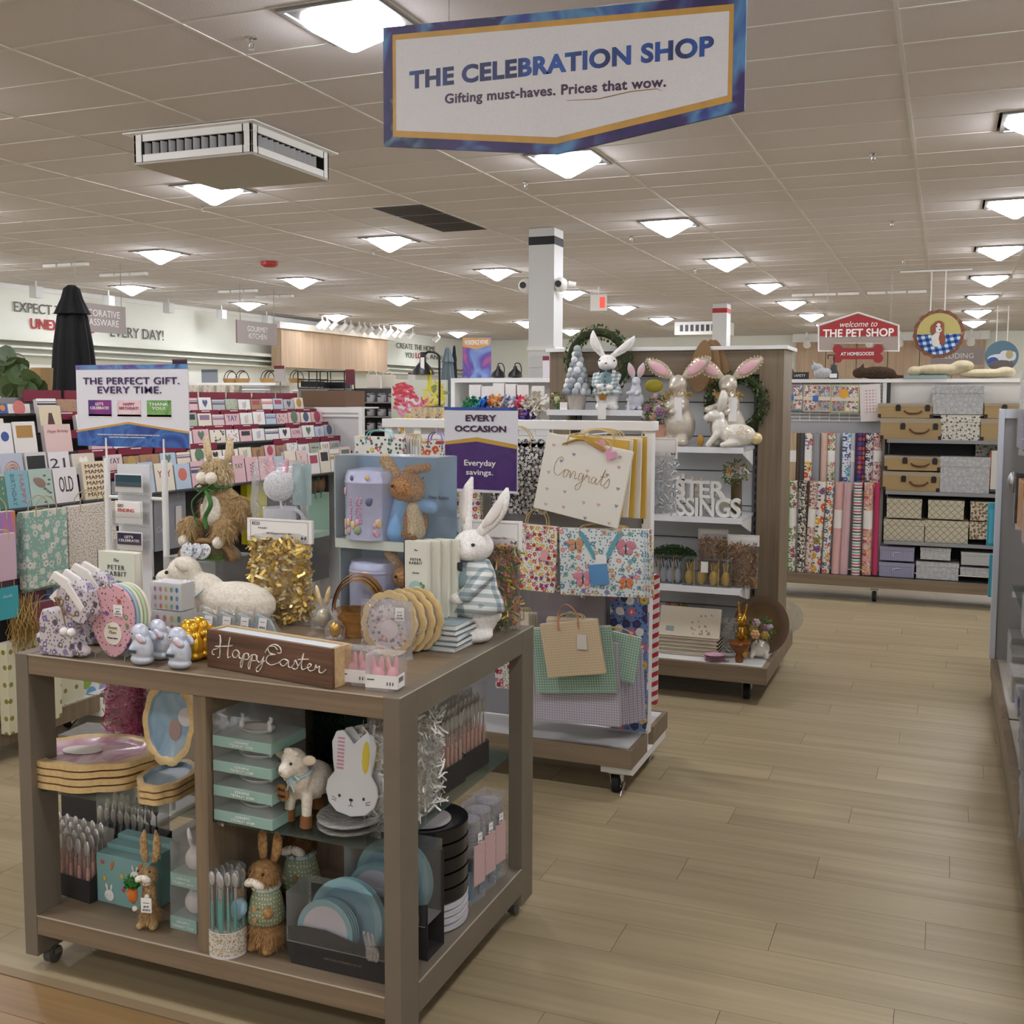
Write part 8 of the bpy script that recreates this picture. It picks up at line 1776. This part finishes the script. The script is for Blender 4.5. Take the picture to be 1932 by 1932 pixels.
t = T('white_tray_stack', 'stack of white slanted trays on the far gondola', 'tray', (at(480, 747, y=9.96).x - .12, 9.9, at(480, 747, y=9.96).z)); [MB().box((0, 0, .03 * k), (.3, .1, .03 * k + .02)).build('tray', mat(('#e0e0e0', '#b0b0b0')[k % 2], .4), t) for k in range(4)]
for i, u in enumerate((430, 452, 500, 508, 555)):
    p = Vector((at(u, 722, y=10.2).x, 10.25, zA + .001)); t = T('wire_basket', 'small tan basket with black wire handle on the far gondola top, %s from the left' % ORD[i], 'basket', p); MB().lathe([(.08, 0), (.1, .05), (.09, .05), (.07, .005)], n=12, sy=.7).build('tan_body', mat('#a9824c', .7), t)
    b = MB(); b.tube([(.09 * cos(a), 0, .04 + .1 * sin(a)) for a in [pi * k / 8 for k in range(9)]], .005, 4); b.tube([(.07 * cos(a), .03, .04 + .09 * sin(a)) for a in [pi * k / 8 for k in range(9)]], .005, 4); b.build('handle', BLACK, t)
for i, (u0, u1, v0, v1) in enumerate(((562, 598, 700, 732), (604, 650, 700, 735))):
    y = 9.2 + .3 * i; a = at(u0, v0, y=y); c = at(u1, v1, y=y); t = T('wire_rack', 'black wire kitchen rack, %s above the brown box' % ('left', 'right')[i], 'rack', (a.x, y, c.z)); w, h = c.x - a.x, a.z - c.z; b = MB()
    for s in (0, .5, 1):
        b.cyl((0, 0, h * s), (w, 0, h * s), .006, n=5); b.cyl((0, .2, h * s), (w, .2, h * s), .006, n=5)
        for k in range(7): b.cyl((w * k / 6, 0, h * s), (w * k / 6, .2, h * s), .004, n=4)
    for x in (0, w):
        for q in (0, .2): b.cyl((x, q, 0), (x, q, h), .006, n=5)
    b.build('wire_frame', BLACK, t); MB().box((.02, .02, .01), (w - .02, .18, h * .4)).build('dark_pots', mat('#1a1a1c', .4), t); MB().box((0, 0, -c.z), (w, .2, -.002)).build('stand', mat('#8a8a8a', .6), t)
for i, (u0, v0, u1, v1, y, s_) in enumerate(((517, 690, 537, 720, 9.0, 'red-topped price sign by the wire rack'), (652, 697, 668, 726, 9.5, 'dark red price sign above the pots'), (770, 703, 783, 720, 10, 'small price sign right of the tote bags'), (380, 697, 410, 722, 10.1, 'grey framed picture on the far gondola'), (325, 678, 352, 692, 8.5, 'navy sign card above the gift card sign'), (1024, 672, 1036, 712, 7.2, 'small sign on a stand beside the endcap'))):
    a = at(u0, v0, y=y); c = at(u1, v1, y=y); t = T('price_sign', s_, 'sign', (a.x, y, c.z)); w, h = c.x - a.x, a.z - c.z
    MB().box((0, 0, 0), (w, .012, h)).build('board', mat(('#c9c6c6', '#6f2f3c', '#d6d3d0', '#7f858c', '#1f2540', '#cfc9cc')[i], .5), t); MB().box((0, -.002, h * .8), (w, -.0005, h)).build('header_band', mat('#7a2a38' if i != 3 else '#4f555c', .5), t); MB().box((w * .45, .012, -c.z), (w * .55, .02, h * .5)).build('sign_post', GREY, t)
# pan display
y = 9.4; xa, xb = at(640, 740, y=y).x, at(742, 740, y=y).x; zt = at(700, 732, y=y).z; t = T('pan_display', 'dark shelving stacked with shiny steel pans and pots', 'shelving', (xa, y, 0)); w = xb - xa
MB().box((0, .3, 0), (w, .32, zt)).build('back', mat('#4a4846', .6), t)
for k in range(4): MB().box((0, 0, zt - .15 - .14 * k), (w, .3, zt - .14 - .14 * k)).build('shelf', mat('#8a8886', .4), t)
t0 = None; ST_ = mat('#cfd0d4', .2, .6)
for j in range(4):
    for i in range(5):
        p = (xa + w * (i + .5) / 5, y + .1, zt - .14 - .14 * j + .001)
        lab = 'steel saucepan with glass lid, %s from the left on the %s pan shelf' % (ORD[i], ('top', 'second', 'third', 'fourth')[j])
        if t0 is None:
            t0 = T('saucepan', lab, 'pan', p, group='steel pans'); MB().lathe([(.04, 0), (.045, .01), (.045, .07), (.043, .07), (.041, .012), (0, .012)], n=16).build('pan', ST_, t0, smooth=40); MB().lathe([(.046, .071), (.03, .088), (0, .092)], n=16).build('lid', mat('#8f9298', .1, .8), t0, smooth=60); MB().cyl((.0, 0, .092), (0, 0, .105), .01, n=8).build('knob', BLACK, t0); MB().cap((0, -.04, .055), (.02, -.12, .06), .008, .007).build('handle', BLACK, t0, smooth=180)
        else: dup(t0, p, label=lab)
for i, u in enumerate((703, 722)):
    a = at(u, 728, y=9.5); t = T('tote_bag', 'cream canvas tote bag on top of the pan display, %s' % ('left', 'right')[i], 'bag', (a.x, 9.5 + .1 * i, zt + .001)); MB().box((-.07, 0, 0), (.07, .05, .13)).build('bag_body', mat('#d6cfc2', .8), t, bev=.01); MB().tube([(.05 * cos(q), .0, .12 + .06 * sin(q)) for q in [pi * k / 8 for k in range(9)]], .006, 5).build('strap', mat('#d6cfc2', .8), t)
# flower painting
y = 7.4; a, c = at(738, 717, y=y), at(842, 870, y=y); t = T('flower_painting', 'large canvas painting of red, pink and yellow flowers standing upright', 'painting', (a.x, y, c.z)); w, h = c.x - a.x, a.z - c.z
MB().box((0, 0, 0), (w, .03, h)).build('canvas', mat('#cfd2c0', .7), t); b = MB(); rr = random.Random(6); ms = [mat(q, .6) for q in ('#c9404a', '#d9708a', '#e0a0b0', '#d9c43c', '#e0d26f', '#7f8f4f', '#e6e2dc', '#cf8f3c', '#5c4a8f')]
def blob(cx, cz, rx, rz_, ml, n_):
    for k in range(n_):
        a_ = rr.uniform(0, 6.28); q = rr.random() ** .5; b.ell((w * (cx + rx * q * cos(a_)), -.001 - .0015 * rr.random(), h * (cz + rz_ * q * sin(a_))), (rr.uniform(.02, .055), .0015, rr.uniform(.006, .017)), 6, rr.choice(ml), Matrix.Rotation(rr.uniform(-1.2, 1.2), 3, 'Y'))
blob(.22, .82, .2, .14, [0, 0, 1], 60); blob(.3, .66, .25, .1, [1, 2, 6], 40); blob(.65, .68, .12, .08, [1, 2, 0], 25); blob(.8, .8, .2, .15, [3, 4, 5], 50); blob(.3, .45, .28, .1, [3, 4, 7], 60); blob(.5, .3, .4, .2, [5, 6, 4, 2], 80); blob(.55, .38, .08, .05, [8], 12)
b.build('brush_strokes', ms, t, kind='stuff'); MB().box((0, .031, -c.z), (w, .3, h * .4)).build('cabinet_behind', WHITE, t)
# desk lamps, umbrellas, sign, bow gondola
y = 6.85; xa, xb = at(858, 750, y=y).x, at(1040, 750, y=y).x; zb = at(950, 713, y=y).z; t = gond('white gondola hung with ribbon bows beyond the gift bags', xa, xb, y, zb, .5); MB().box((-.03, 0, zb - .5), (0, .5, zb)).build('side_panel', WHITE, t)
for i, (u, v, c) in enumerate(((893, 765, ['#1f6f4a', '#2f8f5c']), (915, 768, ['#1f4fa9', '#2f7fcf']), (938, 762, ['#d98a3c', '#e0b48a']), (960, 764, ['#8fa9d0', '#e0dce0']), (982, 766, ['#d9405c', '#e06f84']), (1012, 768, ['#e6e2d6', '#d9d2c0']), (992, 785, ['#5c3f9f', '#7f5cb4']), (925, 782, ['#2f3f8f', '#4f2f6f']))):
    p = at(u, v, y=6.7); t = T('ribbon_bow', '%s curled gift bow on the bow gondola' % ('green', 'bright blue', 'orange', 'pale blue', 'coral red', 'large cream', 'purple', 'navy')[i], 'bow', p)
    rr = random.Random(i); b = MB(); R_ = .11 if i == 5 else .075
    for k in range(40):
        d = Vector((rr.gauss(0, 1), -abs(rr.gauss(0, .8)), rr.gauss(0, 1))).normalized(); u_, w_ = ortho(d); b.tube([d * R_ * q / 6 + (u_ * cos(q * 1.6) + w_ * sin(q * 1.6)) * .012 for q in range(7)], .009, 4, k % 2, flat=.4)
    b.build('curls', [mat(q, .3) for q in c], t, kind='stuff')
    if i < 6: MB().box((-.045, .03, .04), (.045, .034, .14)).build('header_card', CARDW, t)
def lamp(lab, u, ub, y, s=1., desk=True):
    p = Vector((at(u, 750, y=y).x, y, 0)); z0 = zb if not desk else at(u, 771, y=y).z; t = T('desk_lamp', lab, 'lamp', (p.x, y, z0 + .001)); t.scale = (s,) * 3
    MB().lathe([(.09, 0), (.09, .012), (.02, .02), (0, .02)], n=18).build('base', BLACK, t, smooth=40)
    if desk: MB().tube(bez([(.03, 0, .015), (.03, 0, .3), (.02, 0, .38), (-.06, 0, .4), (-.1, 0, .36)]), .008).build('arm', BLACK, t, smooth=60); MB().lathe([(.018, .4), (.025, .33), (.07, .28), (.085, .24), (.08, .24)], (-.1, 0, 0), 18).build('shade', BLACK, t, smooth=60)
    else: MB().tube(bez([(.07, 0, .015), (.09, 0, .12), (.06, 0, .2), (.0, 0, .2), (0, 0, .16)]), .007).build('arm', BLACK, t, smooth=60); MB().lathe([(.02, .17), (.03, .13), (.09, .07), (.1, .02)], n=18).build('shade', BLACK, t, smooth=60)
lamp('black desk lamp with yellow tag beside the flower painting', 822, 0, 6.6, .95); t = bpy.data.objects['desk_lamp']; MB().box((-.05, -.03, .12), (-.02, -.028, .27)).build('yellow_tag', mat('#cfc42c', .5), t); MB().box((-.09, -.06, .25), (-.06, -.058, .36)).build('white_tag', CARDW, t); MB().box((-.1, -.02, -1.5), (.35, .3, -.002)).build('stand', WHITE, t)
lamp('small black lamp on the bow gondola, left of two', 940, 0, 7.1, .52, False); lamp('small black lamp on the bow gondola, right of two', 972, 0, 7.1, .52, False)
def umb(lab, u, vt, vb, wpx, y, m, nm='patio_umbrella'):
    a = at(u, vt, y=y); dd = (CM @ (a - Vector((0, 0, CH)))).z; r = wpx / F * dd / 2; z0 = at(u, vb, y=y).z; H = a.z; t = T(nm, lab, 'umbrella', (a.x, y, 0)); fold = lambda q: 1 + .14 * cos(8 * q)
    hh_ = H - z0
    MB().lathe([(r * .95, z0 - .5), (r, z0), (r * .82, z0 + hh_ * .45), (r * .62, H - hh_ * .27), (r * .3, H - hh_ * .2)], n=48, wob=fold).build('folded_canopy', m, t, smooth=180)
    MB().lathe([(r * .82, H - hh_ * .255), (r * .74, H - hh_ * .25), (r * .45, H - hh_ * .12), (r * .33, H - hh_ * .03), (r * .15, H), (0, H)], n=48, wob=fold).build('top_flap', m, t, smooth=180)
    MB().cyl((0, 0, 0), (0, 0, z0), .03, n=10).build('pole', mat('#2a2a2c', .4), t); MB().lathe([(.25, 0), (.25, .05), (.05, .08), (0, .08)], n=20).build('base', mat('#2a2a2c', .5), t); return t
umb('tall closed black patio umbrella rising behind the card racks', 135, 538, 752, 78, 7.2, mat('#07070b', .85, noise=.2, sc=8)); umb('closed grey-blue umbrella behind the desk lamp', 845, 655, 765, 30, 8.6, mat('#66757c', .8)); umb('slim closed black umbrella beside the grey one', 857, 652, 765, 13, 9.4, mat('#0c0c0f', .8))
t, w, h = framesign('workspace_sign', 'tall printed sign reading WORKSPACE WOWS above the bow gondola', 873, 637, 925, 713, 7.3); MB().box((0, 0, 0), (w, .02, h)).build('board', paint(['#4a6fb0', '#7f9fd0', '#5c4a9f', '#c9606f', '#2f3a6f'], 5, .5, .8), t); MB().prism([(0, h), (w, h * .98), (w, h * .8), (w * .5, h * .7), (0, h * .78)], (0, -.0005, 0), *XZ, (0, -.001, 0)).build('orange_header', mat('#c99a5f', .5), t); text('WORKSPACE WOWS', .03, CARDW, t, (w * .5, -.002, h * .87), bold=.04, width=w * .85, hgt=h * .12); MB().cyl((w / 2, .03, zb - at(900, 713, y=7.3).z), (w / 2, .03, h * .5), .008).build('sign_post', GREY, t)
for i, (u, c) in enumerate(((775, '#b9405c'), (790, '#c9706c'), (812, '#cf8a6c'))):
    a = at(u, 785, y=5.6); t = T('floral_notebook', 'floral printed box on the shelf left of the purple sign, %s from the left' % ORD[i], 'box', (a.x, 5.6 + .02 * i, a.z)); MB().box((0, 0, -.03), (.11, .05, .05)).build('carton', paint([c, '#e0d2a0', '#5c4a6f'], 14), t)
xa, xb = at(740, 790, y=5.62).x, at(858, 790, y=5.62).x; gond('low white gondola shelf with floral boxes behind the bag gondola', xa, xb, 5.6, at(800, 795, y=5.6).z, .4)
# leafy plant and wicker goods at far left
a = at(28, 700, y=4.6); t = T('ficus_plant', 'large-leaved green plant at the left edge above the card rack', 'plant', (a.x, 4.6, 0)); rr = random.Random(12)
MB().lathe([(.12, 0), (.16, .3), (.15, .3), (.12, .28), (0, .28)], n=18).build('pot', mat('#8f8a80', .7), t, smooth=40)
b = MB(); b.tube(bez([(0, 0, .28), (.02, 0, 1.), (-.02, 0, a.z - .08)]), .012); b.build('stem', mat('#4f4030', .8), t)
for k, (u, v) in enumerate(((-10, 690), (12, 672), (20, 705), (35, 690), (45, 722), (60, 715), (10, 728), (28, 738), (70, 735), (-5, 715), (52, 738), (38, 708))):
    c = at(u, v, y=4.55 + .01 * (k % 5)); rl = Vector((c.x - a.x, c.y - 4.6, c.z)); b = MB(); L_ = .075; q = Matrix.Rotation(rr.uniform(-.8, .8), 3, 'Y') @ Matrix.Rotation(rr.uniform(-.5, .9), 3, 'X')
    rim = [(L_ * cos(s), 0, L_ * .8 * sin(s) * (1 - .25 * cos(s))) for s in [2 * pi * i / 12 for i in range(12)]]; b.add([rl + q @ Vector(r_) for r_ in rim] + [rl + q @ Vector((0, .012, 0))], [(i, (i + 1) % 12, 12) for i in range(12)]); b.build('leaf', mat('#4a6138', .4, noise=.15), t, smooth=180); MB().tube([rl, Vector((0, 0, rl.z - .08))], .003, 4).build('leaf_stalk', mat('#4f6038', .7), t)
a = at(80, 740, y=6.5); t = T('wicker_basket', 'tan wicker basket beside the black umbrella behind the card rack', 'basket', (a.x, 6.5, a.z)); MB().lathe([(.07, 0), (.08, .1), (.085, .19), (.07, .19), (.06, .02)], n=14).build('basket_body', dots('#a98a5c', '#7a5c34', 90, .3), t); MB().box((-.08, -.02, -a.z), (.08, .1, -.002)).build('stand', WHITE, t)
a = at(32, 712, y=6.6); t = T('wire_caddy', 'black wire caddy hanging behind the leafy plant', 'basket', (a.x, 6.6, a.z)); b = MB(); 
for z in (0, .06, .12): b.tube([(.12 * cos(s), .06 * sin(s), z) for s in [2 * pi * i / 12 for i in range(12)]], .004, 4, closed=True)
b.tube([(.11 * cos(s), 0, .1 + .09 * sin(s)) for s in [pi * k / 8 for k in range(9)]], .004, 4); b.build('wire_frame', BLACK, t); MB().cyl((0, 0, -a.z), (0, 0, 0), .01).build('stand_rod', GREY, t)
# ------------------------------------------------------------------ hanging signs
# big banner
Yb = 4.0
a = at(723, 52, y=Yb); c = at(1407, -14, y=Yb - .0); d = at(724, 276, y=Yb); e = at(1404, 208, y=Yb); f = at(1049, 291, y=Yb)
t = T('hanging_banner', 'large hanging banner with painted blue border and gold frame, nearest the camera', 'sign', (d.x, Yb, 0)); X = lambda p: (p.x - d.x, p.z); w = e.x - d.x
zl, zm, zt_ = (d.z + e.z) / 2, f.z, a.z; zl0 = d.z
PT = paint(['#1c1644', '#2c3a80', '#4f7fa8', '#35245c', '#1c2046', '#6f8fa0', '#2a3f7c'], 3.2, .5, .7)
O = [(0, d.z), X(f), (w, e.z), (w, c.z), (0, a.z)]
MB().prism(O, (0, 0, 0), *XZ, (0, .015, 0)).build('board', PT, t)
def inset(k, kz): 
    return [(w * k, d.z + kz), (X(f)[0], f.z + kz * 1.1), (w * (1 - k), e.z + kz), (w * (1 - k), c.z - kz), (w * k, a.z - kz)]
MB().prism(inset(.03, .034), (0, -.0005, 0), *XZ, (0, -.001, 0)).build('gold_border', mat('#b58a3c', .5, noise=.12, sc=12), t); MB().prism(inset(.041, .057), (0, -.0016, 0), *XZ, (0, -.001, 0)).build('white_field', mat('#c9c7c6', .6, noise=.03, sc=120, bump=.3), t)
def ontext(s, u0, v0, u1, v1, hpx, m, bold):
    p, q = at(u0, v0, y=Yb), at(u1, v1, y=Yb); U = (q - p); W_ = U.length; U.normalize(); U = Vector((1, 0, U.z)); U.normalize(); M_ = (p + q) / 2
    text(s, .1, m, t, (M_.x - d.x, -.0032, M_.z), U, (0, 0, 1), name='banner_lettering', bold=bold, space=1.06, width=W_, hgt=hpx / F * 3.95)
ontext('THE CELEBRATION SHOP', 773, 154, 1347, 88, 37, paint(['#343b74', '#20264a', '#28509a', '#1a1e42'], 3, .5, .5, (1.5, 1, .2)), .07)
ontext('Gifting must-haves. Prices that wow.', 840, 188, 1257, 155, 26, mat('#3c2440', .5), .045)
b = MB(); b.tube([at(u, v, y=Yb) - Vector((d.x, Yb + .003, 0)) for u, v in ((1070, 190), (1130, 187), (1190, 173), (1240, 168), (1250, 172))], [.002, .004, .004, .003, .001], 5, flat=.4); b.build('gold_underline', mat('#b58a3c', .5), t)
for x, z in ((w * .2, zt_ ), (w * .82, c.z)): MB().cyl((x, .005, z - .05), (x, .005, CEIL), .002, n=5).build('wire', GREY, t)
# pet shop sign
y = 18.; A = lambda u, v: at(u, v, y=y); o = A(1543, 662); t = T('pet_department_sign', 'red and grey house-shaped hanging sign for the pet department', 'sign', (o.x, y, 0)); r_ = lambda u, v: (A(u, v).x - o.x, A(u, v).z)
HS = [r_(1543, 663), r_(1543, 613), r_(1619, 588), r_(1697, 613), r_(1697, 663), r_(1668, 663), r_(1668, 648), r_(1571, 648), r_(1571, 663)]
MB().prism(HS, (0, 0, 0), *XZ, (0, .06, 0)).build('white_outline', WHITE, t); cx = sum(p[0] for p in HS[:5]) / 5; cz = sum(p[1] for p in HS[:5]) / 5
MB().prism([(cx + (p[0] - cx) * .965, cz + (p[1] - cz) * .93) for p in HS], (0, -.002, 0), *XZ, (0, -.01, 0)).build('grey_body', mat('#9a8c84', .6), t)
MB().prism([r_(1547, 634), r_(1547, 616), r_(1619, 592), r_(1693, 616), r_(1693, 634)], (0, -.013, 0), *XZ, (0, -.01, 0)).build('red_gable', mat('#9c2226', .5), t)
p = r_(1619, 629); text('THE PET SHOP', .2, CARDW, t, (p[0], -.03, p[1]), name='lettering', bold=.04, width=r_(1687, 0)[0] - r_(1551, 0)[0], hgt=.13); p = r_(1619, 612); text('welcome to', .2, CARDW, t, (p[0], -.03, p[1]), name='lettering', shear=.3, width=r_(1655, 0)[0] - r_(1583, 0)[0], hgt=.09)
t2 = T('bone_sign', 'red bone-shaped sign with white lettering hanging under the house-shaped sign', 'sign', (o.x, y - .05, 0)); b = MB(); b.prism([r_(1580, 657), r_(1660, 657), r_(1660, 678), r_(1580, 678)][::-1], (0, 0, 0), *XZ, (0, .04, 0))
for u in (1581, 1657):
    for v in (659, 676): p = r_(u, v); b.cyl((p[0], -.001, p[1]), (p[0], .041, p[1]), .075, n=16)
b.build('bone', mat('#8f1c22', .5), t2); p = r_(1618, 668); text('AT HOMEGOODS', .1, CARDW, t2, (p[0], -.006, p[1]), name='lettering', bold=.03, width=r_(1650, 0)[0] - r_(1586, 0)[0], hgt=.055)
for u in (1560, 1680): p = r_(u, 606); MB().cyl((p[0], .03, p[1]), (p[0], .03, CEIL), .006, n=5).build('wire', GREY, t)
for u in (1590, 1648): p = r_(u, 650); MB().cyl((p[0], .03, r_(u, 662)[1]), (p[0], .03, p[1]), .006, n=5).build('link', GREY, t2)
# round dog picture
y = 18.6; o = at(1771, 630, y=y); R_ = at(1820, 630, y=y).x - o.x; t = T('dog_picture', 'round bark-rimmed hanging picture of a spaniel in a blue plaid bed', 'sign', (o.x, y, o.z))
MB().prism([(R_ * (1 + .025 * sin(14 * a_)) * cos(a_), R_ * (1 + .025 * sin(17 * a_)) * sin(a_)) for a_ in [2 * pi * i / 60 for i in range(60)]], (0, 0, 0), *XZ, (0, .06, 0)).build('bark_rim', paint(['#8a5a3c', '#6f3f2a', '#b9826a'], 6), t); r2 = R_ * .86
MB().cyl((0, -.001, 0), (0, -.008, 0), r2, n=48).build('yellow_ground', mat('#b9ae6a', .6), t)
MB().prism([(r2 * cos(a_), r2 * sin(a_)) for a_ in [pi + .02 + (pi - .04) * i / 24 for i in range(25)]], (0, -.0085, 0), *XZ, (0, -.004, 0)).build('plaid_bed', check('#c9d6e0', '#3f6fb0', '#1d2f6a', 11), t)
b = MB(); E2 = lambda x, z, a_, c_, m_, k: b.ell((x * r2, -.014 - .003 * k, z * r2), (a_ * r2, .004, c_ * r2), 14, m_)
E2(-.05, -.25, .27, .38, 0, 0); E2(.16, -.25, .16, .3, 1, 1); E2(-.12, -.42, .18, .2, 0, 2); E2(-.02, .38, .26, .26, 1, 3); E2(-.25, .22, .13, .26, 1, 4); E2(.14, .18, .1, .3, 1, 4); E2(-.02, .3, .12, .22, 0, 5); E2(.0, .18, .14, .12, 0, 6); E2(.04, .2, .045, .035, 2, 7); E2(-.1, .35, .035, .035, 2, 7); E2(.08, .36, .03, .035, 2, 7)
b.build('dog_print', [mat('#d9d6d2', .6), mat('#8a4a2a', .6), mat('#2a1c18', .5)], t)
for q in (-.35, .2): MB().cyl((R_ * q, .03, R_ * .9), (R_ * q, .03, CEIL - o.z), .012, n=6).build('rod', WHITE, t)
MB().box((-R_ * 1.6, 0, CEIL - o.z - .03), (R_ * 1.2, .06, CEIL - o.z - .004)).build('ceiling_track', WHITE, t)
y = 26.; o = at(1890, 672, y=y); R_ = at(1922, 672, y=y).x - o.x; t = T('bed_picture', 'round hanging picture of a made bed with pillows at the right edge', 'sign', (o.x, y, o.z)); MB().cyl((0, 0, 0), (0, .05, 0), R_, n=40).build('disc', mat('#4f7080', .6), t)
b = MB()
for x, z, a_, c_, m_ in ((0, -.55, .75, .3, 3), (-.1, -.15, .75, .3, 0), (-.5, -.3, .35, .25, 1), (.2, .15, .3, .22, 0), (.45, .1, .22, .28, 2), (.65, .0, .2, .3, 0)): b.ell((x * R_, -.005 - .004 * m_, z * R_), (a_ * R_, .006, c_ * R_), 14, m_)
b.build('bed_print', [mat('#c9cbd0', .6), mat('#2f4a8f', .6), mat('#a99a6f', .6), mat('#5c5450', .6)], t)
for q in (-.35, .3): MB().cyl((R_ * q, .03, R_ * .8), (R_ * q, .03, CEIL - o.z), .012, n=6).build('rod', WHITE, t)
# pale wood panels on the far wall
y = YF - .3; a, c = at(1502, 646, y=y), at(1857, 720, y=y); t = T('wood_wall_panel', 'pale wood panelling on the far wall behind the pet shop sign', 'panel', (a.x, y, c.z)); w, h = c.x - a.x, a.z - c.z
for k in range(6): MB().box((w * k / 6 + .01, 0, 0), (w * (k + 1) / 6 - .01, .1, h)).build('wood_panel', PALEW, t)
MB().box((-.1, -.1, h), (w + .1, .15, h + .35)).build('cornice', WHITE, t)
t0 = None
for i, u in enumerate((1522, 1560, 1640, 1697, 1750, 1832)):
    p = at(u, 640, y=YF - 1.2); p.z = CEIL; lab = 'white spotlight in front of the far wood panels, %s from the left' % ORD[i]
    if t0 is None: t0 = T('spotlight', lab, 'light', p, group='spotlights before the far wall'); MB().cyl((0, 0, 0), (0, 0, -.2), .03, n=6).build('stem', WHITE, t0); MB().cyl((0, -.08, -.2), (0, .15, -.4), .09, .12, 10).build('lamp_can', WHITE, t0)
    else: dup(t0, p, label=lab)
for i, (x0, x1, yy, zz_) in enumerate(((-13, -7.5, 14, 1.7), (-15, -8, 19, 1.8), (-7.2, -3, 16, 1.75), (-2, 5, 14, 1.75), (-3, 6, 22, 1.8), (-9, -4, 24, 1.8))): gond('distant white gondola, %s of the far rows' % ORD[i], x0, x1, yy, zz_)
